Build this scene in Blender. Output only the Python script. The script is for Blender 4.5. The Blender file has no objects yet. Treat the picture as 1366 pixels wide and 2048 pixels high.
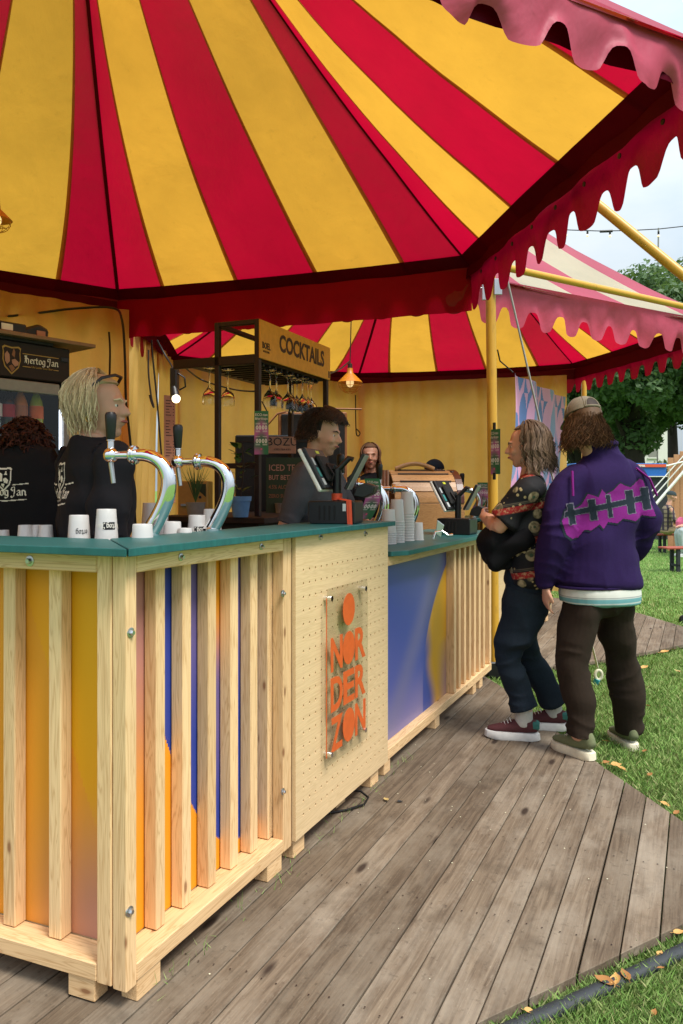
import bpy, bmesh, math, random
import numpy as np
from mathutils import Vector, Matrix, noise
from mathutils.bvhtree import BVHTree

random.seed(7); np.random.seed(7)
scene = bpy.context.scene
col = scene.collection
R = math.radians
F, HC, HX, HY = 1560.0, 1.36, 683.0, 980.0

# ------------------------------------------------------------------ camera, world, sun, exposure
cam_d = bpy.data.cameras.new('camera'); cam = bpy.data.objects.new('camera', cam_d); col.objects.link(cam)
cam.location = (0, 0, HC); cam.rotation_euler = (R(90), 0, 0)
cam_d.sensor_fit = 'VERTICAL'; cam_d.sensor_height = 36; cam_d.sensor_width = 24
cam_d.lens = 36 * F / 2048
cam_d.shift_y = -(1024 - HY) / 2048
cam_d.clip_start = 0.05; cam_d.clip_end = 2000
scene.camera = cam
scene.view_settings.view_transform = 'Standard'; scene.view_settings.look = 'None'
scene.view_settings.exposure = 0.82; scene.view_settings.gamma = 1
scene.view_settings.use_curve_mapping = False
SUN_EL, SUN_AZ = R(58), R(135)          # azimuth from +Y clockwise: behind the camera, to the right
world = bpy.data.worlds.new('World'); scene.world = world; world.use_nodes = True
wn, wl = world.node_tree.nodes, world.node_tree.links
wn.clear()
sky = wn.new('ShaderNodeTexSky'); sky.sky_type = 'NISHITA'; sky.sun_disc = False
sky.sun_elevation = SUN_EL; sky.sun_rotation = SUN_AZ; sky.air_density = 1.2; sky.dust_density = 2.0
tc = wn.new('ShaderNodeTexCoord'); mp = wn.new('ShaderNodeMapping'); mp.inputs['Scale'].default_value = (1, 1, 2.6)
nz = wn.new('ShaderNodeTexNoise'); nz.inputs['Scale'].default_value = 2.3; nz.inputs['Detail'].default_value = 6; nz.inputs['Roughness'].default_value = .55
rp = wn.new('ShaderNodeValToRGB')
rp.color_ramp.elements[0].position = .36; rp.color_ramp.elements[0].color = (5.9, 7.4, 8.7, 1)
rp.color_ramp.elements[1].position = .66; rp.color_ramp.elements[1].color = (8.7, 9.3, 9.6, 1)
mx = wn.new('ShaderNodeMix'); mx.data_type = 'RGBA'; mx.inputs[0].default_value = .86
bg = wn.new('ShaderNodeBackground'); bg.inputs['Strength'].default_value = .057
wo = wn.new('ShaderNodeOutputWorld')
wl.new(tc.outputs['Generated'], mp.inputs['Vector']); wl.new(mp.outputs[0], nz.inputs['Vector']); wl.new(nz.outputs['Fac'], rp.inputs[0])
wl.new(sky.outputs[0], mx.inputs[6]); wl.new(rp.outputs[0], mx.inputs[7]); sx = wn.new('ShaderNodeSeparateXYZ'); wl.new(tc.outputs['Generated'], sx.inputs[0])
mr = wn.new('ShaderNodeMapRange'); mr.inputs[1].default_value = 0; mr.inputs[2].default_value = 1; mr.inputs[3].default_value = .72; mr.inputs[4].default_value = 2.3; wl.new(sx.outputs[2], mr.inputs[0])
vs_ = wn.new('ShaderNodeVectorMath'); vs_.operation = 'SCALE'; wl.new(mx.outputs[2], vs_.inputs[0]); wl.new(mr.outputs[0], vs_.inputs['Scale'])   # an overcast sky is brightest overhead
wl.new(vs_.outputs[0], bg.inputs['Color']); wl.new(bg.outputs[0], wo.inputs[0])
sun_d = bpy.data.lights.new('sun', 'SUN'); sun = bpy.data.objects.new('sun', sun_d); col.objects.link(sun)
sun_d.energy = 2.3; sun_d.angle = R(18); sun_d.color = (1, .95, .86)
_sd = Vector((math.sin(SUN_AZ) * math.cos(SUN_EL), math.cos(SUN_AZ) * math.cos(SUN_EL), math.sin(SUN_EL)))
sun.rotation_euler = _sd.to_track_quat('Z', 'Y').to_euler(); sun.location = (4, -4, 9)
cy = scene.cycles
cy.max_bounces = 8; cy.diffuse_bounces = 4; cy.glossy_bounces = 4; cy.transmission_bounces = 6; cy.transparent_max_bounces = 16
try: cy.use_denoising = True
except Exception: pass

# ------------------------------------------------------------------ helpers
def at(px, py, Y): return Vector(((px - HX) / F * Y, Y, HC - (py - HY) / F * Y))
def onground(px, py, z=0.0):
    Y = F * (HC - z) / (py - HY); return Vector(((px - HX) / F * Y, Y, z))
def lin(c):
    return tuple((x / 12.92 if x <= .04045 else ((x + .055) / 1.055) ** 2.4) for x in c)
def hexc(h):
    return lin(tuple(int(h[i:i + 2], 16) / 255 for i in (0, 2, 4)))
def tag(o, label=None, cat=None, group=None, kind=None):
    if label: o['label'] = label
    if cat: o['category'] = cat
    if group: o['group'] = group
    if kind: o['kind'] = kind
    return o
def empty(name, loc=(0, 0, 0), rz=0, label=None, cat=None, group=None):
    o = bpy.data.objects.new(name, None); col.objects.link(o); o.location = loc; o.rotation_euler = (0, 0, rz)
    o.empty_display_size = .1
    return tag(o, label, cat, group)
def link(name, me, parent=None, mtx=None):
    o = bpy.data.objects.new(name, me); col.objects.link(o)
    if parent is not None: o.parent = parent
    if mtx is not None: o.matrix_local = mtx
    return o
def copy_tree(o, parent=None):
    c = o.copy(); col.objects.link(c); c.parent = parent
    for ch in list(o.children): copy_tree(ch, c)
    return c
def frame(origin, xd, zd=None, yd=None):
    x = Vector(xd).normalized()
    if zd is not None:
        z = Vector(zd); z = (z - x * z.dot(x)).normalized(); y = z.cross(x)
    else:
        y = Vector(yd); y = (y - x * y.dot(x)).normalized(); z = x.cross(y)
    m = Matrix((x, y, z)).transposed().to_4x4(); m.translation = Vector(origin); return m
def smooth(me, ang=40):
    me.polygons.foreach_set('use_smooth', [True] * len(me.polygons))
    try: me.set_sharp_from_angle(angle=R(ang))
    except Exception: pass
def np_mesh(name, V, Q, mat=None, sm=False):
    V = np.asarray(V, dtype=np.float32); Q = np.asarray(Q, dtype=np.int32)
    me = bpy.data.meshes.new(name); k = Q.shape[1]
    me.vertices.add(len(V)); me.vertices.foreach_set('co', V.ravel())
    me.loops.add(Q.size); me.loops.foreach_set('vertex_index', Q.ravel())
    me.polygons.add(len(Q)); me.polygons.foreach_set('loop_start', np.arange(len(Q), dtype=np.int32) * k)
    try: me.polygons.foreach_set('loop_total', np.full(len(Q), k, dtype=np.int32))
    except Exception: pass
    me.update(calc_edges=True); me.validate()
    if sm: me.polygons.foreach_set('use_smooth', [True] * len(me.polygons))
    if mat: me.materials.append(mat)
    return me
class MB:
    def __init__(s): s.v = []; s.f = []; s.m = []; s.mi = 0
    def add(s, vs, fs, mi=None):
        n = len(s.v); s.v += [tuple(q) for q in vs]; s.f += [tuple(i + n for i in q) for q in fs]; s.m += [s.mi if mi is None else mi] * len(fs)
        return s
    def box(s, lo, hi, mtx=None, mi=None):
        x0, y0, z0 = lo; x1, y1, z1 = hi
        vs = [Vector(p) for p in ((x0,y0,z0),(x1,y0,z0),(x1,y1,z0),(x0,y1,z0),(x0,y0,z1),(x1,y0,z1),(x1,y1,z1),(x0,y1,z1))]
        if mtx is not None: vs = [mtx @ p for p in vs]
        return s.add(vs, [(0,3,2,1),(4,5,6,7),(0,1,5,4),(1,2,6,5),(2,3,7,6),(3,0,4,7)], mi)
    def rings(s, rs, closed=False, cap=True, mi=None):
        n = len(rs[0]); vs = [p for r in rs for p in r]; fs = []
        m = len(rs)
        for i in range(m if closed else m - 1):
            a, b = i * n, ((i + 1) % m) * n
            for j in range(n):
                k = (j + 1) % n; fs.append((a + j, a + k, b + k, b + j))
        if cap and not closed:
            fs.append(tuple(range(n))[::-1]); fs.append(tuple((m - 1) * n + j for j in range(n)))
        return s.add(vs, fs, mi)
    def tube(s, pts, r, n=8, closed=False, cap=True, mi=None, flat=1.0, ref=None):
        pts = [Vector(p) for p in pts]; m = len(pts)
        rr = r if isinstance(r, (list, tuple)) else [r] * m
        rs = []; up = None
        for i, p in enumerate(pts):
            if closed: t = pts[(i + 1) % m] - pts[i - 1]
            else: t = pts[min(i + 1, m - 1)] - pts[max(i - 1, 0)]
            if t.length < 1e-9: t = Vector((0, 0, 1))
            t.normalize()
            if up is None:
                up = Vector(ref) if ref else (Vector((0, 0, 1)) if abs(t.z) < .9 else Vector((1, 0, 0)))
            up = up - t * up.dot(t)
            if up.length < 1e-6: up = t.orthogonal()
            up.normalize(); sd = t.cross(up)
            rs.append([p + sd * (math.cos(2 * math.pi * j / n) * rr[i]) + up * (math.sin(2 * math.pi * j / n) * rr[i] * flat) for j in range(n)])
        return s.rings(rs, closed, cap, mi)
    def lathe(s, prof, n=16, mtx=None, mi=None, cap=True):
        rs = []
        for r, z in prof:
            ring = [Vector((r * math.cos(2 * math.pi * j / n), r * math.sin(2 * math.pi * j / n), z)) for j in range(n)]
            rs.append([mtx @ q for q in ring] if mtx is not None else ring)
        return s.rings(rs, cap=cap, mi=mi)
    def ball(s, c, r, n=12, m=8, mi=None, mtx=None):
        r = Vector(r) if isinstance(r, (tuple, list, Vector)) else Vector((r, r, r)); c = Vector(c); rs = []
        for i in range(1, m):
            th = math.pi * i / m; z = -math.cos(th); q = math.sin(th)
            ring = [Vector((q * math.cos(2 * math.pi * j / n) * r.x, q * math.sin(2 * math.pi * j / n) * r.y, z * r.z)) for j in range(n)]
            if mtx is not None: ring = [mtx @ p for p in ring]
            rs.append([c + p for p in ring])
        k = len(s.v); s.rings(rs, cap=False, mi=mi)
        b = Vector((0, 0, -r.z)); t = Vector((0, 0, r.z))
        if mtx is not None: b, t = mtx @ b, mtx @ t
        s.add([c + b, c + t], [], mi); nb = len(s.v) - 2
        for j in range(n):
            s.f.append((nb, k + (j + 1) % n, k + j)); s.f.append((nb + 1, k + (m - 2) * n + j, k + (m - 2) * n + (j + 1) % n)); s.m += [s.mi if mi is None else mi] * 2
        return s
    def prism(s, outline, z0, z1, mtx=None, mi=None):
        n = len(outline); vs = [Vector((x, y, z0)) for x, y in outline] + [Vector((x, y, z1)) for x, y in outline]
        if mtx is not None: vs = [mtx @ p for p in vs]
        fs = [tuple(range(n))[::-1], tuple(range(n, 2 * n))] + [(i, (i + 1) % n, n + (i + 1) % n, n + i) for i in range(n)]
        return s.add(vs, fs, mi)
    def mesh(s, name, mats, sm=None, bevel=0):
        me = bpy.data.meshes.new(name); me.from_pydata(s.v, [], s.f)
        for m in (mats if isinstance(mats, (list, tuple)) else [mats]): me.materials.append(m)
        me.polygons.foreach_set('material_index', s.m)
        bm = bmesh.new(); bm.from_mesh(me); bmesh.ops.recalc_face_normals(bm, faces=bm.faces)
        if bevel: bmesh.ops.bevel(bm, geom=list(bm.edges), offset=bevel, segments=1, affect='EDGES', clamp_overlap=True)
        bm.to_mesh(me); bm.free(); me.update()
        if sm: smooth(me, sm)
        return me
    def build(s, name, mats, parent=None, sm=None, bevel=0, mtx=None):
        return link(name, s.mesh(name, mats, sm, bevel), parent, mtx)
_bc = {}
def beam(name, mat, size, mtx, parent=None, bevel=.003, **kw):
    """a board or batten centred on mtx, its length along local x"""
    key = (tuple(round(x, 4) for x in size), mat.name, bevel)
    if key not in _bc:
        a, b, c = (x / 2 for x in size); _bc[key] = MB().box((-a, -b, -c), (a, b, c)).mesh(name, mat, bevel=bevel)
    return link(name, _bc[key], parent, mtx)
def grid_panel(name, w, h, cell, fn, mat, parent=None, mtx=None, pos=None):
    """a print: a fine sheet (x across, y up) with its printed colours stored per face corner"""
    nx, ny = max(2, int(w / cell)), max(2, int(h / cell))
    xs, ys = np.linspace(0, w, nx + 1), np.linspace(0, h, ny + 1)
    X, Yg = np.meshgrid(xs, ys); V = np.stack([X.ravel(), Yg.ravel(), np.zeros(X.size)], 1)
    if pos is not None: V = pos(V)
    i, j = np.meshgrid(np.arange(nx), np.arange(ny)); a = (j * (nx + 1) + i).ravel()
    Q = np.stack([a, a + 1, a + nx + 2, a + nx + 1], 1)
    me = np_mesh(name, V, Q, mat, sm=True)
    cx = (xs[:-1] + xs[1:]) / 2; cyy = (ys[:-1] + ys[1:]) / 2; CX, CY = np.meshgrid(cx, cyy)
    C = fn(CX.ravel() / w, CY.ravel() / h); C = np.concatenate([np.clip(C, 0, 1), np.ones((len(C), 1))], 1)
    at_ = me.color_attributes.new('print', 'FLOAT_COLOR', 'CORNER'); at_.data.foreach_set('color', np.repeat(C, 4, axis=0).astype(np.float32).ravel())
    return link(name, me, parent, mtx)
def mixc(a, b, t):
    a = np.asarray(a); b = np.asarray(b); t = np.clip(np.asarray(t), 0, 1)[:, None]; return a * (1 - t) + b * t
def sstep(e0, e1, x): t = np.clip((x - e0) / (e1 - e0), 0, 1); return t * t * (3 - 2 * t)
_tc = {}
def text_mesh(s, size, mat, ext=.001, bold=0.0, align='LEFT', sx=1.0, res=2):
    cu = bpy.data.curves.new('txt', 'FONT'); cu.body = s; cu.size = size; cu.extrude = ext; cu.offset = bold; cu.align_x = align; cu.resolution_u = res
    o = bpy.data.objects.new('txt', cu); col.objects.link(o)
    dg = bpy.context.evaluated_depsgraph_get(); dg.update(); me = bpy.data.meshes.new_from_object(o.evaluated_get(dg))
    bpy.data.objects.remove(o); bpy.data.curves.remove(cu)
    if sx != 1: me.transform(Matrix.Diagonal((sx, 1, 1, 1)))
    me.materials.clear(); me.materials.append(mat); return me
def text(name, s, size, mat, parent, mtx, **k): return link(name, text_mesh(s, size, mat, **k), parent, mtx)
# gothic lettering, drawn with a broad nib
GOTH = {
 'H': ([[(0,1),(.12,.9),(.12,.2),(0,.05)],[(.0,.62),(.35,.72),(.6,.55),(.6,.1),(.5,-.15)],[(.28,1),(.28,0)],[(0,1),(.35,1.02)]], .78),
 'e': ([[(.3,.62),(.1,.5),(.1,.12),(.25,0),(.42,.12)],[(.3,.62),(.42,.45),(.12,.28)]], .5),
 'r': ([[(.1,.62),(.1,0),(.2,.06)],[(.1,.5),(.28,.64),(.4,.55)]], .42),
 't': ([[(.12,.85),(.12,.1),(.25,0),(.36,.1)],[(0,.6),(.34,.6)]], .42),
 'o': ([[(.25,.64),(.08,.5),(.08,.12),(.25,0),(.42,.12),(.42,.5),(.25,.64)]], .54),
 'g': ([[(.25,.64),(.08,.5),(.08,.12),(.25,0),(.42,.1)],[(.25,.64),(.42,.55),(.42,-.15),(.22,-.3),(.05,-.2)]], .6),
 'J': ([[(.1,.95),(.45,1.0),(.4,.3),(.3,-.1),(.05,-.25),(0,-.05)],[(.12,.95),(.05,.7),(.2,.55)]], .62),
 'a': ([[(.08,.5),(.25,.64),(.4,.5),(.4,.1),(.5,0)],[(.4,.36),(.12,.28),(.08,.1),(.2,0),(.4,.12)]], .56),
 'n': ([[(.1,.64),(.1,0),(.18,.05)],[(.1,.5),(.3,.64),(.44,.5),(.44,.08),(.54,0)]], .6), ' ': ([], .2),
}
def gothic(s, size):
    out = []; x = 0; nib = Vector((.062, .05)) * size
    for ch in s:
        st, w = GOTH[ch]
        for pl in st:
            for a, b in zip(pl, pl[1:]):
                p, q = Vector((x + a[0], a[1])) * size, Vector((x + b[0], b[1])) * size
                d = q - p; n2 = nib
                if abs(d.x * nib.y - d.y * nib.x) < .25 * d.length * nib.length: n2 = Vector((-nib.y, nib.x)) * .5
                out.append([p - n2, p + n2, q + n2, q - n2])
        x += w
    return out, x * size
def gothic_obj(name, s, size, mat, parent, mtx, t=.0012):
    ps, w = gothic(s, size); mb = MB()
    for k, q in enumerate(ps):
        zz = t + k * 2e-5; mb.add([(a.x - w / 2, a.y, zz) for a in q], [(0, 1, 2, 3)])
    return mb.build(name, mat, parent, mtx=mtx)

# ------------------------------------------------------------------ materials
M = {}
class NT:
    def __init__(s, name, rough=.6, spec=.5, metal=0.0):
        s.m = bpy.data.materials.new(name); s.m.use_nodes = True; s.n = s.m.node_tree.nodes; s.l = s.m.node_tree.links
        s.b = s.n['Principled BSDF']; s.b.inputs['Roughness'].default_value = rough; s.b.inputs['Metallic'].default_value = metal
        s.b.inputs['Specular IOR Level'].default_value = spec; s.out = s.n['Material Output']
    def new(s, t, **k):
        q = s.n.new(t)
        for a, v in k.items():
            if a in q.inputs.keys(): q.inputs[a].default_value = v
            else: setattr(q, a, v)
        return q
    def coord(s, kind='Object', scale=(1, 1, 1), rand=False):
        t = s.new('ShaderNodeTexCoord'); m = s.new('ShaderNodeMapping'); m.inputs['Scale'].default_value = scale
        s.l.new(t.outputs[kind], m.inputs['Vector'])
        if rand:
            oi = s.new('ShaderNodeObjectInfo'); vm = s.new('ShaderNodeVectorMath', operation='SCALE'); vm.inputs['Scale'].default_value = 37.0
            cb = s.new('ShaderNodeCombineXYZ'); s.l.new(oi.outputs['Random'], cb.inputs[0]); s.l.new(oi.outputs['Random'], cb.inputs[1]); s.l.new(oi.outputs['Random'], cb.inputs[2])
            s.l.new(cb.outputs[0], vm.inputs[0]); s.l.new(vm.outputs[0], m.inputs['Location'])
        return m.outputs[0]
    def noise(s, vec, scale, detail=4, rough=.5, dist=0):
        q = s.new('ShaderNodeTexNoise'); q.inputs['Scale'].default_value = scale; q.inputs['Detail'].default_value = detail; q.inputs['Roughness'].default_value = rough; q.inputs['Distortion'].default_value = dist
        s.l.new(vec, q.inputs['Vector']); return q.outputs['Fac']
    def ramp(s, fac, stops):
        q = s.new('ShaderNodeValToRGB'); e = q.color_ramp.elements
        while len(e) < len(stops): e.new(.5)
        for el, (p, c) in zip(e, stops): el.position = p; el.color = (*c[:3], 1)
        s.l.new(fac, q.inputs[0]); return q.outputs[0]
    def mix(s, a, b, fac, mode='MIX'):
        q = s.new('ShaderNodeMix', data_type='RGBA', blend_type=mode)
        for i, v in ((6, a), (7, b), (0, fac)):
            if isinstance(v, bpy.types.NodeSocket): s.l.new(v, q.inputs[i])
            else: q.inputs[i].default_value = (*v, 1) if isinstance(v, tuple) else v
        return q.outputs[2]
    def bump(s, fac, strength=.3, dist=.01):
        q = s.new('ShaderNodeBump'); q.inputs['Strength'].default_value = strength; q.inputs['Distance'].default_value = dist
        s.l.new(fac, q.inputs['Height']); s.l.new(q.outputs[0], s.b.inputs['Normal']); return q.outputs[0]
    def base(s, v):
        if isinstance(v, bpy.types.NodeSocket): s.l.new(v, s.b.inputs['Base Color'])
        else: s.b.inputs['Base Color'].default_value = (*v, 1)
        return s
def flat(name, c, rough=.6, spec=.5, metal=0., var=.08, scale=30, bump=0.):
    q = NT(name, rough, spec, metal); c = hexc(c) if isinstance(c, str) else c
    v = q.coord(); f = q.noise(v, scale, 4)
    q.base(q.ramp(f, [(.3, tuple(x * (1 - var) for x in c)), (.7, tuple(min(1, x * (1 + var)) for x in c))]))
    if bump: q.bump(f, bump, .004)
    M[name] = q.m; return q.m
def pine(name, light, dark, rough=.55, weather=None, knots=True):
    q = NT(name, rough, .35); v = q.coord('Object', (1, 1, 1), True)
    m1 = q.new('ShaderNodeMapping'); m1.inputs['Scale'].default_value = (.9, 16, 16); q.l.new(v, m1.inputs[0])
    g = q.noise(m1.outputs[0], 2.4, 3, .45, .8)
    m2 = q.new('ShaderNodeMapping'); m2.inputs['Scale'].default_value = (3, 60, 60); q.l.new(v, m2.inputs[0]); g2 = q.noise(m2.outputs[0], 3, 2, .6)
    wv = q.new('ShaderNodeMath', operation='MULTIPLY'); q.l.new(g, wv.inputs[0]); wv.inputs[1].default_value = 9
    fr = q.new('ShaderNodeMath', operation='PINGPONG'); q.l.new(wv.outputs[0], fr.inputs[0]); fr.inputs[1].default_value = .5
    c = q.ramp(fr.outputs[0], [(0, dark), (.22, light), (.5, tuple(min(1, x * 1.06) for x in light))])
    c = q.mix(c, tuple(x * .82 for x in light), q.ramp(g2, [(.5, (0, 0, 0)), (.75, (.5, .5, .5))]))
    # knots
    m3 = q.new('ShaderNodeMapping'); m3.inputs['Scale'].default_value = (5.5, 15, 15); q.l.new(v, m3.inputs[0])
    vo = q.new('ShaderNodeTexVoronoi'); vo.inputs['Scale'].default_value = 1.0; q.l.new(m3.outputs[0], vo.inputs['Vector'])
    kn = q.ramp(vo.outputs['Distance'], [(.07, (1, 1, 1)), (.10, (.55, .55, .55)), (.13, (.2, .2, .2)), (.17, (0, 0, 0))]); rr = q.ramp(vo.outputs['Color'], [(.42, (0, 0, 0)), (.47, (1, 1, 1))])
    if knots: c = q.mix(c, (dark[0] * .52, dark[1] * .42, dark[2] * .40), q.mix((0., 0., 0.), kn, rr))
    if weather:
        w = q.noise(q.coord('Object', (1.3, 4, 4), True), 3, 5, .65)
        c = q.mix(c, weather, q.ramp(w, [(.38, (0, 0, 0)), (.66, (.85, .85, .85))]))
    oi = q.new('ShaderNodeObjectInfo'); tone = q.ramp(oi.outputs['Random'], [(0, (.86, .84, .82)), (1, (1.06, 1.06, 1.06))])
    q.base(q.mix(c, tone, 1.0, 'MULTIPLY')); q.bump(g2, .12, .002); M[name] = q.m; return q.m
pine('pine', (.80, .54, .29), (.63, .38, .18))
pine('plywood', (.70, .51, .29), (.64, .455, .245), knots=False)
def deck_mat(name):
    q = NT(name, .78, .25); v = q.coord('Object', (1, 1, 1), True)
    m1 = q.new('ShaderNodeMapping'); m1.inputs['Scale'].default_value = (.8, 15, 15); q.l.new(v, m1.inputs[0]); g = q.noise(m1.outputs[0], 3, 6, .6, 1.4)
    m2 = q.new('ShaderNodeMapping'); m2.inputs['Scale'].default_value = (2, 55, 55); q.l.new(v, m2.inputs[0]); g2 = q.noise(m2.outputs[0], 2.5, 3, .7)
    c = q.ramp(g, [(.3, (.105, .077, .054)), (.5, (.185, .143, .103)), (.7, (.255, .205, .150))])
    c = q.mix(c, (.10, .074, .052), q.ramp(g2, [(.52, (0, 0, 0)), (.72, (.55, .55, .55))]))
    w = q.noise(q.coord('Object', (.9, 1.8, 1), True), 2.6, 6, .66)
    c = q.mix(c, (.32, .28, .225), q.ramp(w, [(.45, (0, 0, 0)), (.68, (.75, .75, .75))]))
    d = q.noise(q.coord('Object', (1, 1, 1), True), 5.5, 5, .6)
    c = q.mix(c, (.09, .068, .048), q.ramp(d, [(.56, (0, 0, 0)), (.72, (.6, .6, .6))]))
    sc = q.noise(q.coord('Object', (9, 42, 9), True), 5, 3, .6); c = q.mix(c, (.40, .34, .26), q.ramp(sc, [(.62, (0, 0, 0)), (.74, (.45, .45, .45))]))
    sk = q.noise(q.coord('Object', (1, 1, 1), True), 38, 3, .7); c = q.mix(c, (.06, .045, .034), q.ramp(sk, [(.60, (0, 0, 0)), (.74, (.55, .55, .55))]))
    m3 = q.new('ShaderNodeMapping'); m3.inputs['Scale'].default_value = (2.2, 7, 7); q.l.new(v, m3.inputs[0])
    vo = q.new('ShaderNodeTexVoronoi'); vo.inputs['Scale'].default_value = 1; q.l.new(m3.outputs[0], vo.inputs['Vector'])
    c = q.mix(c, (.045, .03, .022), q.ramp(vo.outputs['Distance'], [(.06, (1, 1, 1)), (.13, (0, 0, 0))]))
    oi = q.new('ShaderNodeObjectInfo'); tone = q.ramp(oi.outputs['Random'], [(0, (.68, .64, .60)), (1, (1.04, 1.01, .98))])
    q.base(q.mix(c, tone, 1.0, 'MULTIPLY')); q.bump(g2, .25, .003); M[name] = q.m
deck_mat('deck_wood')
def cloth(name, trans, outside=None, tf=.5, rough=.5, gloss=.06, wr=.5, dirt=True):
    """coated tent canvas: one colour looked at from below and through, another on its weather side"""
    q = NT(name); n, l = q.n, q.l; n.remove(q.b)
    v = q.coord('Object'); f = q.noise(v, 1.6, 6, .6); sp = q.noise(v, 14, 6, .7)
    def tone(c):
        a = q.mix(tuple(x * .87 for x in c), tuple(min(1, x * 1.05) for x in c), q.ramp(f, [(.32, (0, 0, 0)), (.68, (1, 1, 1))]))
        return q.mix(a, tuple(x * .62 for x in c), q.ramp(sp, [(.60, (0, 0, 0)), (.78, (.42, .42, .42))])) if dirt else a
    ci = tone(trans); co = tone(outside) if outside else ci
    geo = q.new('ShaderNodeNewGeometry')
    cd = q.mix(ci, co, geo.outputs['Backfacing'])   # sheets are wound so that their back face is the weather side
    df = q.new('ShaderNodeBsdfDiffuse'); l.new(cd, df.inputs['Color'])
    tr = q.new('ShaderNodeBsdfTranslucent'); l.new(ci, tr.inputs['Color'])
    wn2 = q.noise(q.coord('Object', (1, 1, .7)), 2.6, 5, .5, .25); bp = q.new('ShaderNodeBump'); bp.inputs['Strength'].default_value = wr; bp.inputs['Distance'].default_value = .045; l.new(wn2, bp.inputs['Height'])
    l.new(bp.outputs[0], df.inputs['Normal']); l.new(bp.outputs[0], tr.inputs['Normal'])
    m1 = q.new('ShaderNodeMixShader'); m1.inputs[0].default_value = tf; l.new(df.outputs[0], m1.inputs[1]); l.new(tr.outputs[0], m1.inputs[2])
    gl = q.new('ShaderNodeBsdfGlossy'); gl.inputs['Roughness'].default_value = rough; l.new(bp.outputs[0], gl.inputs['Normal'])
    m2 = q.new('ShaderNodeMixShader'); m2.inputs[0].default_value = gloss; l.new(m1.outputs[0], m2.inputs[1]); l.new(gl.outputs[0], m2.inputs[2])
    l.new(m2.outputs[0], q.out.inputs[0]); M[name] = q.m; return q.m
cloth('canvas_yellow', (.72, .37, .040), (.78, .76, .58), .62)
cloth('canvas_red', (.45, .0015, .025), (.74, .13, .22), .62)
cloth('canvas_seam', (.42, .17, .05), (.62, .50, .36), .5, dirt=False)
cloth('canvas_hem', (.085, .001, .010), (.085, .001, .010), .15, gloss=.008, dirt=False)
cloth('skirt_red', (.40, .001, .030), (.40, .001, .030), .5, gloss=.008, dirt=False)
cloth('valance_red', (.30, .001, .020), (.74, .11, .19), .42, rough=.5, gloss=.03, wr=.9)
cloth('wall_canvas', (.86, .42, .09), (.70, .48, .16), .58, wr=1.0)
def pr(name, rough=.5, spec=.4):
    q = NT(name, rough, spec); a = q.new('ShaderNodeVertexColor', layer_name='print'); q.base(a.outputs['Color']); M[name] = q.m
pr('printed', .45)
q = NT('teal_paint', .42, .5); v = q.coord('Object', (1, 14, 1)); g = q.noise(v, 4, 5); q.base(q.ramp(g, [(.3, (.008, .085, .088)), (.7, (.014, .125, .125))])); q.bump(g, .25, .002); M['teal_paint'] = q.m
q = NT('chrome', .06, .5, 1.0); q.base((.82, .82, .83)); M['chrome'] = q.m
q = NT('steel', .3, .5, 1.0); q.base((.55, .55, .56)); M['steel'] = q.m
q = NT('cup_plastic', .35, .5); q.base((.74, .73, .71)); q.b.inputs['Transmission Weight'].default_value = .3; q.b.inputs['Subsurface Weight'].default_value = 0
M['cup_plastic'] = q.m
q = NT('glass', .02, .5); q.base((.95, .97, .97)); q.b.inputs['Transmission Weight'].default_value = 1.0; q.b.inputs['IOR'].default_value = 1.3; M['glass'] = q.m
def clearm(name, tint=(.95, .97, .97), gl=.08, op=0.):
    q = NT(name); q.n.remove(q.b); t = q.new('ShaderNodeBsdfTransparent'); t.inputs[0].default_value = (*tint, 1)
    g = q.new('ShaderNodeBsdfGlossy'); g.inputs['Roughness'].default_value = .08
    m = q.new('ShaderNodeMixShader'); m.inputs[0].default_value = gl; q.l.new(t.outputs[0], m.inputs[1]); q.l.new(g.outputs[0], m.inputs[2]); q.l.new(m.outputs[0], q.out.inputs[0]); M[name] = q.m
clearm('acrylic', (.95, .96, .95), .10); clearm('door_glass', (.85, .87, .88), .04); clearm('bottle_clear', (.82, .84, .84), .16)
def emit(name, c, s, b=(.8, .8, .8)):
    q = NT(name); q.base(b); q.b.inputs['Emission Color'].default_value = (*c, 1); q.b.inputs['Emission Strength'].default_value = s; M[name] = q.m
emit('spot_glow', (1, .86, .5), 2.2); emit('fridge_light', (.75, .85, 1), 2.2); emit('bulb_glow', (1, .7, .3), .5)
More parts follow.
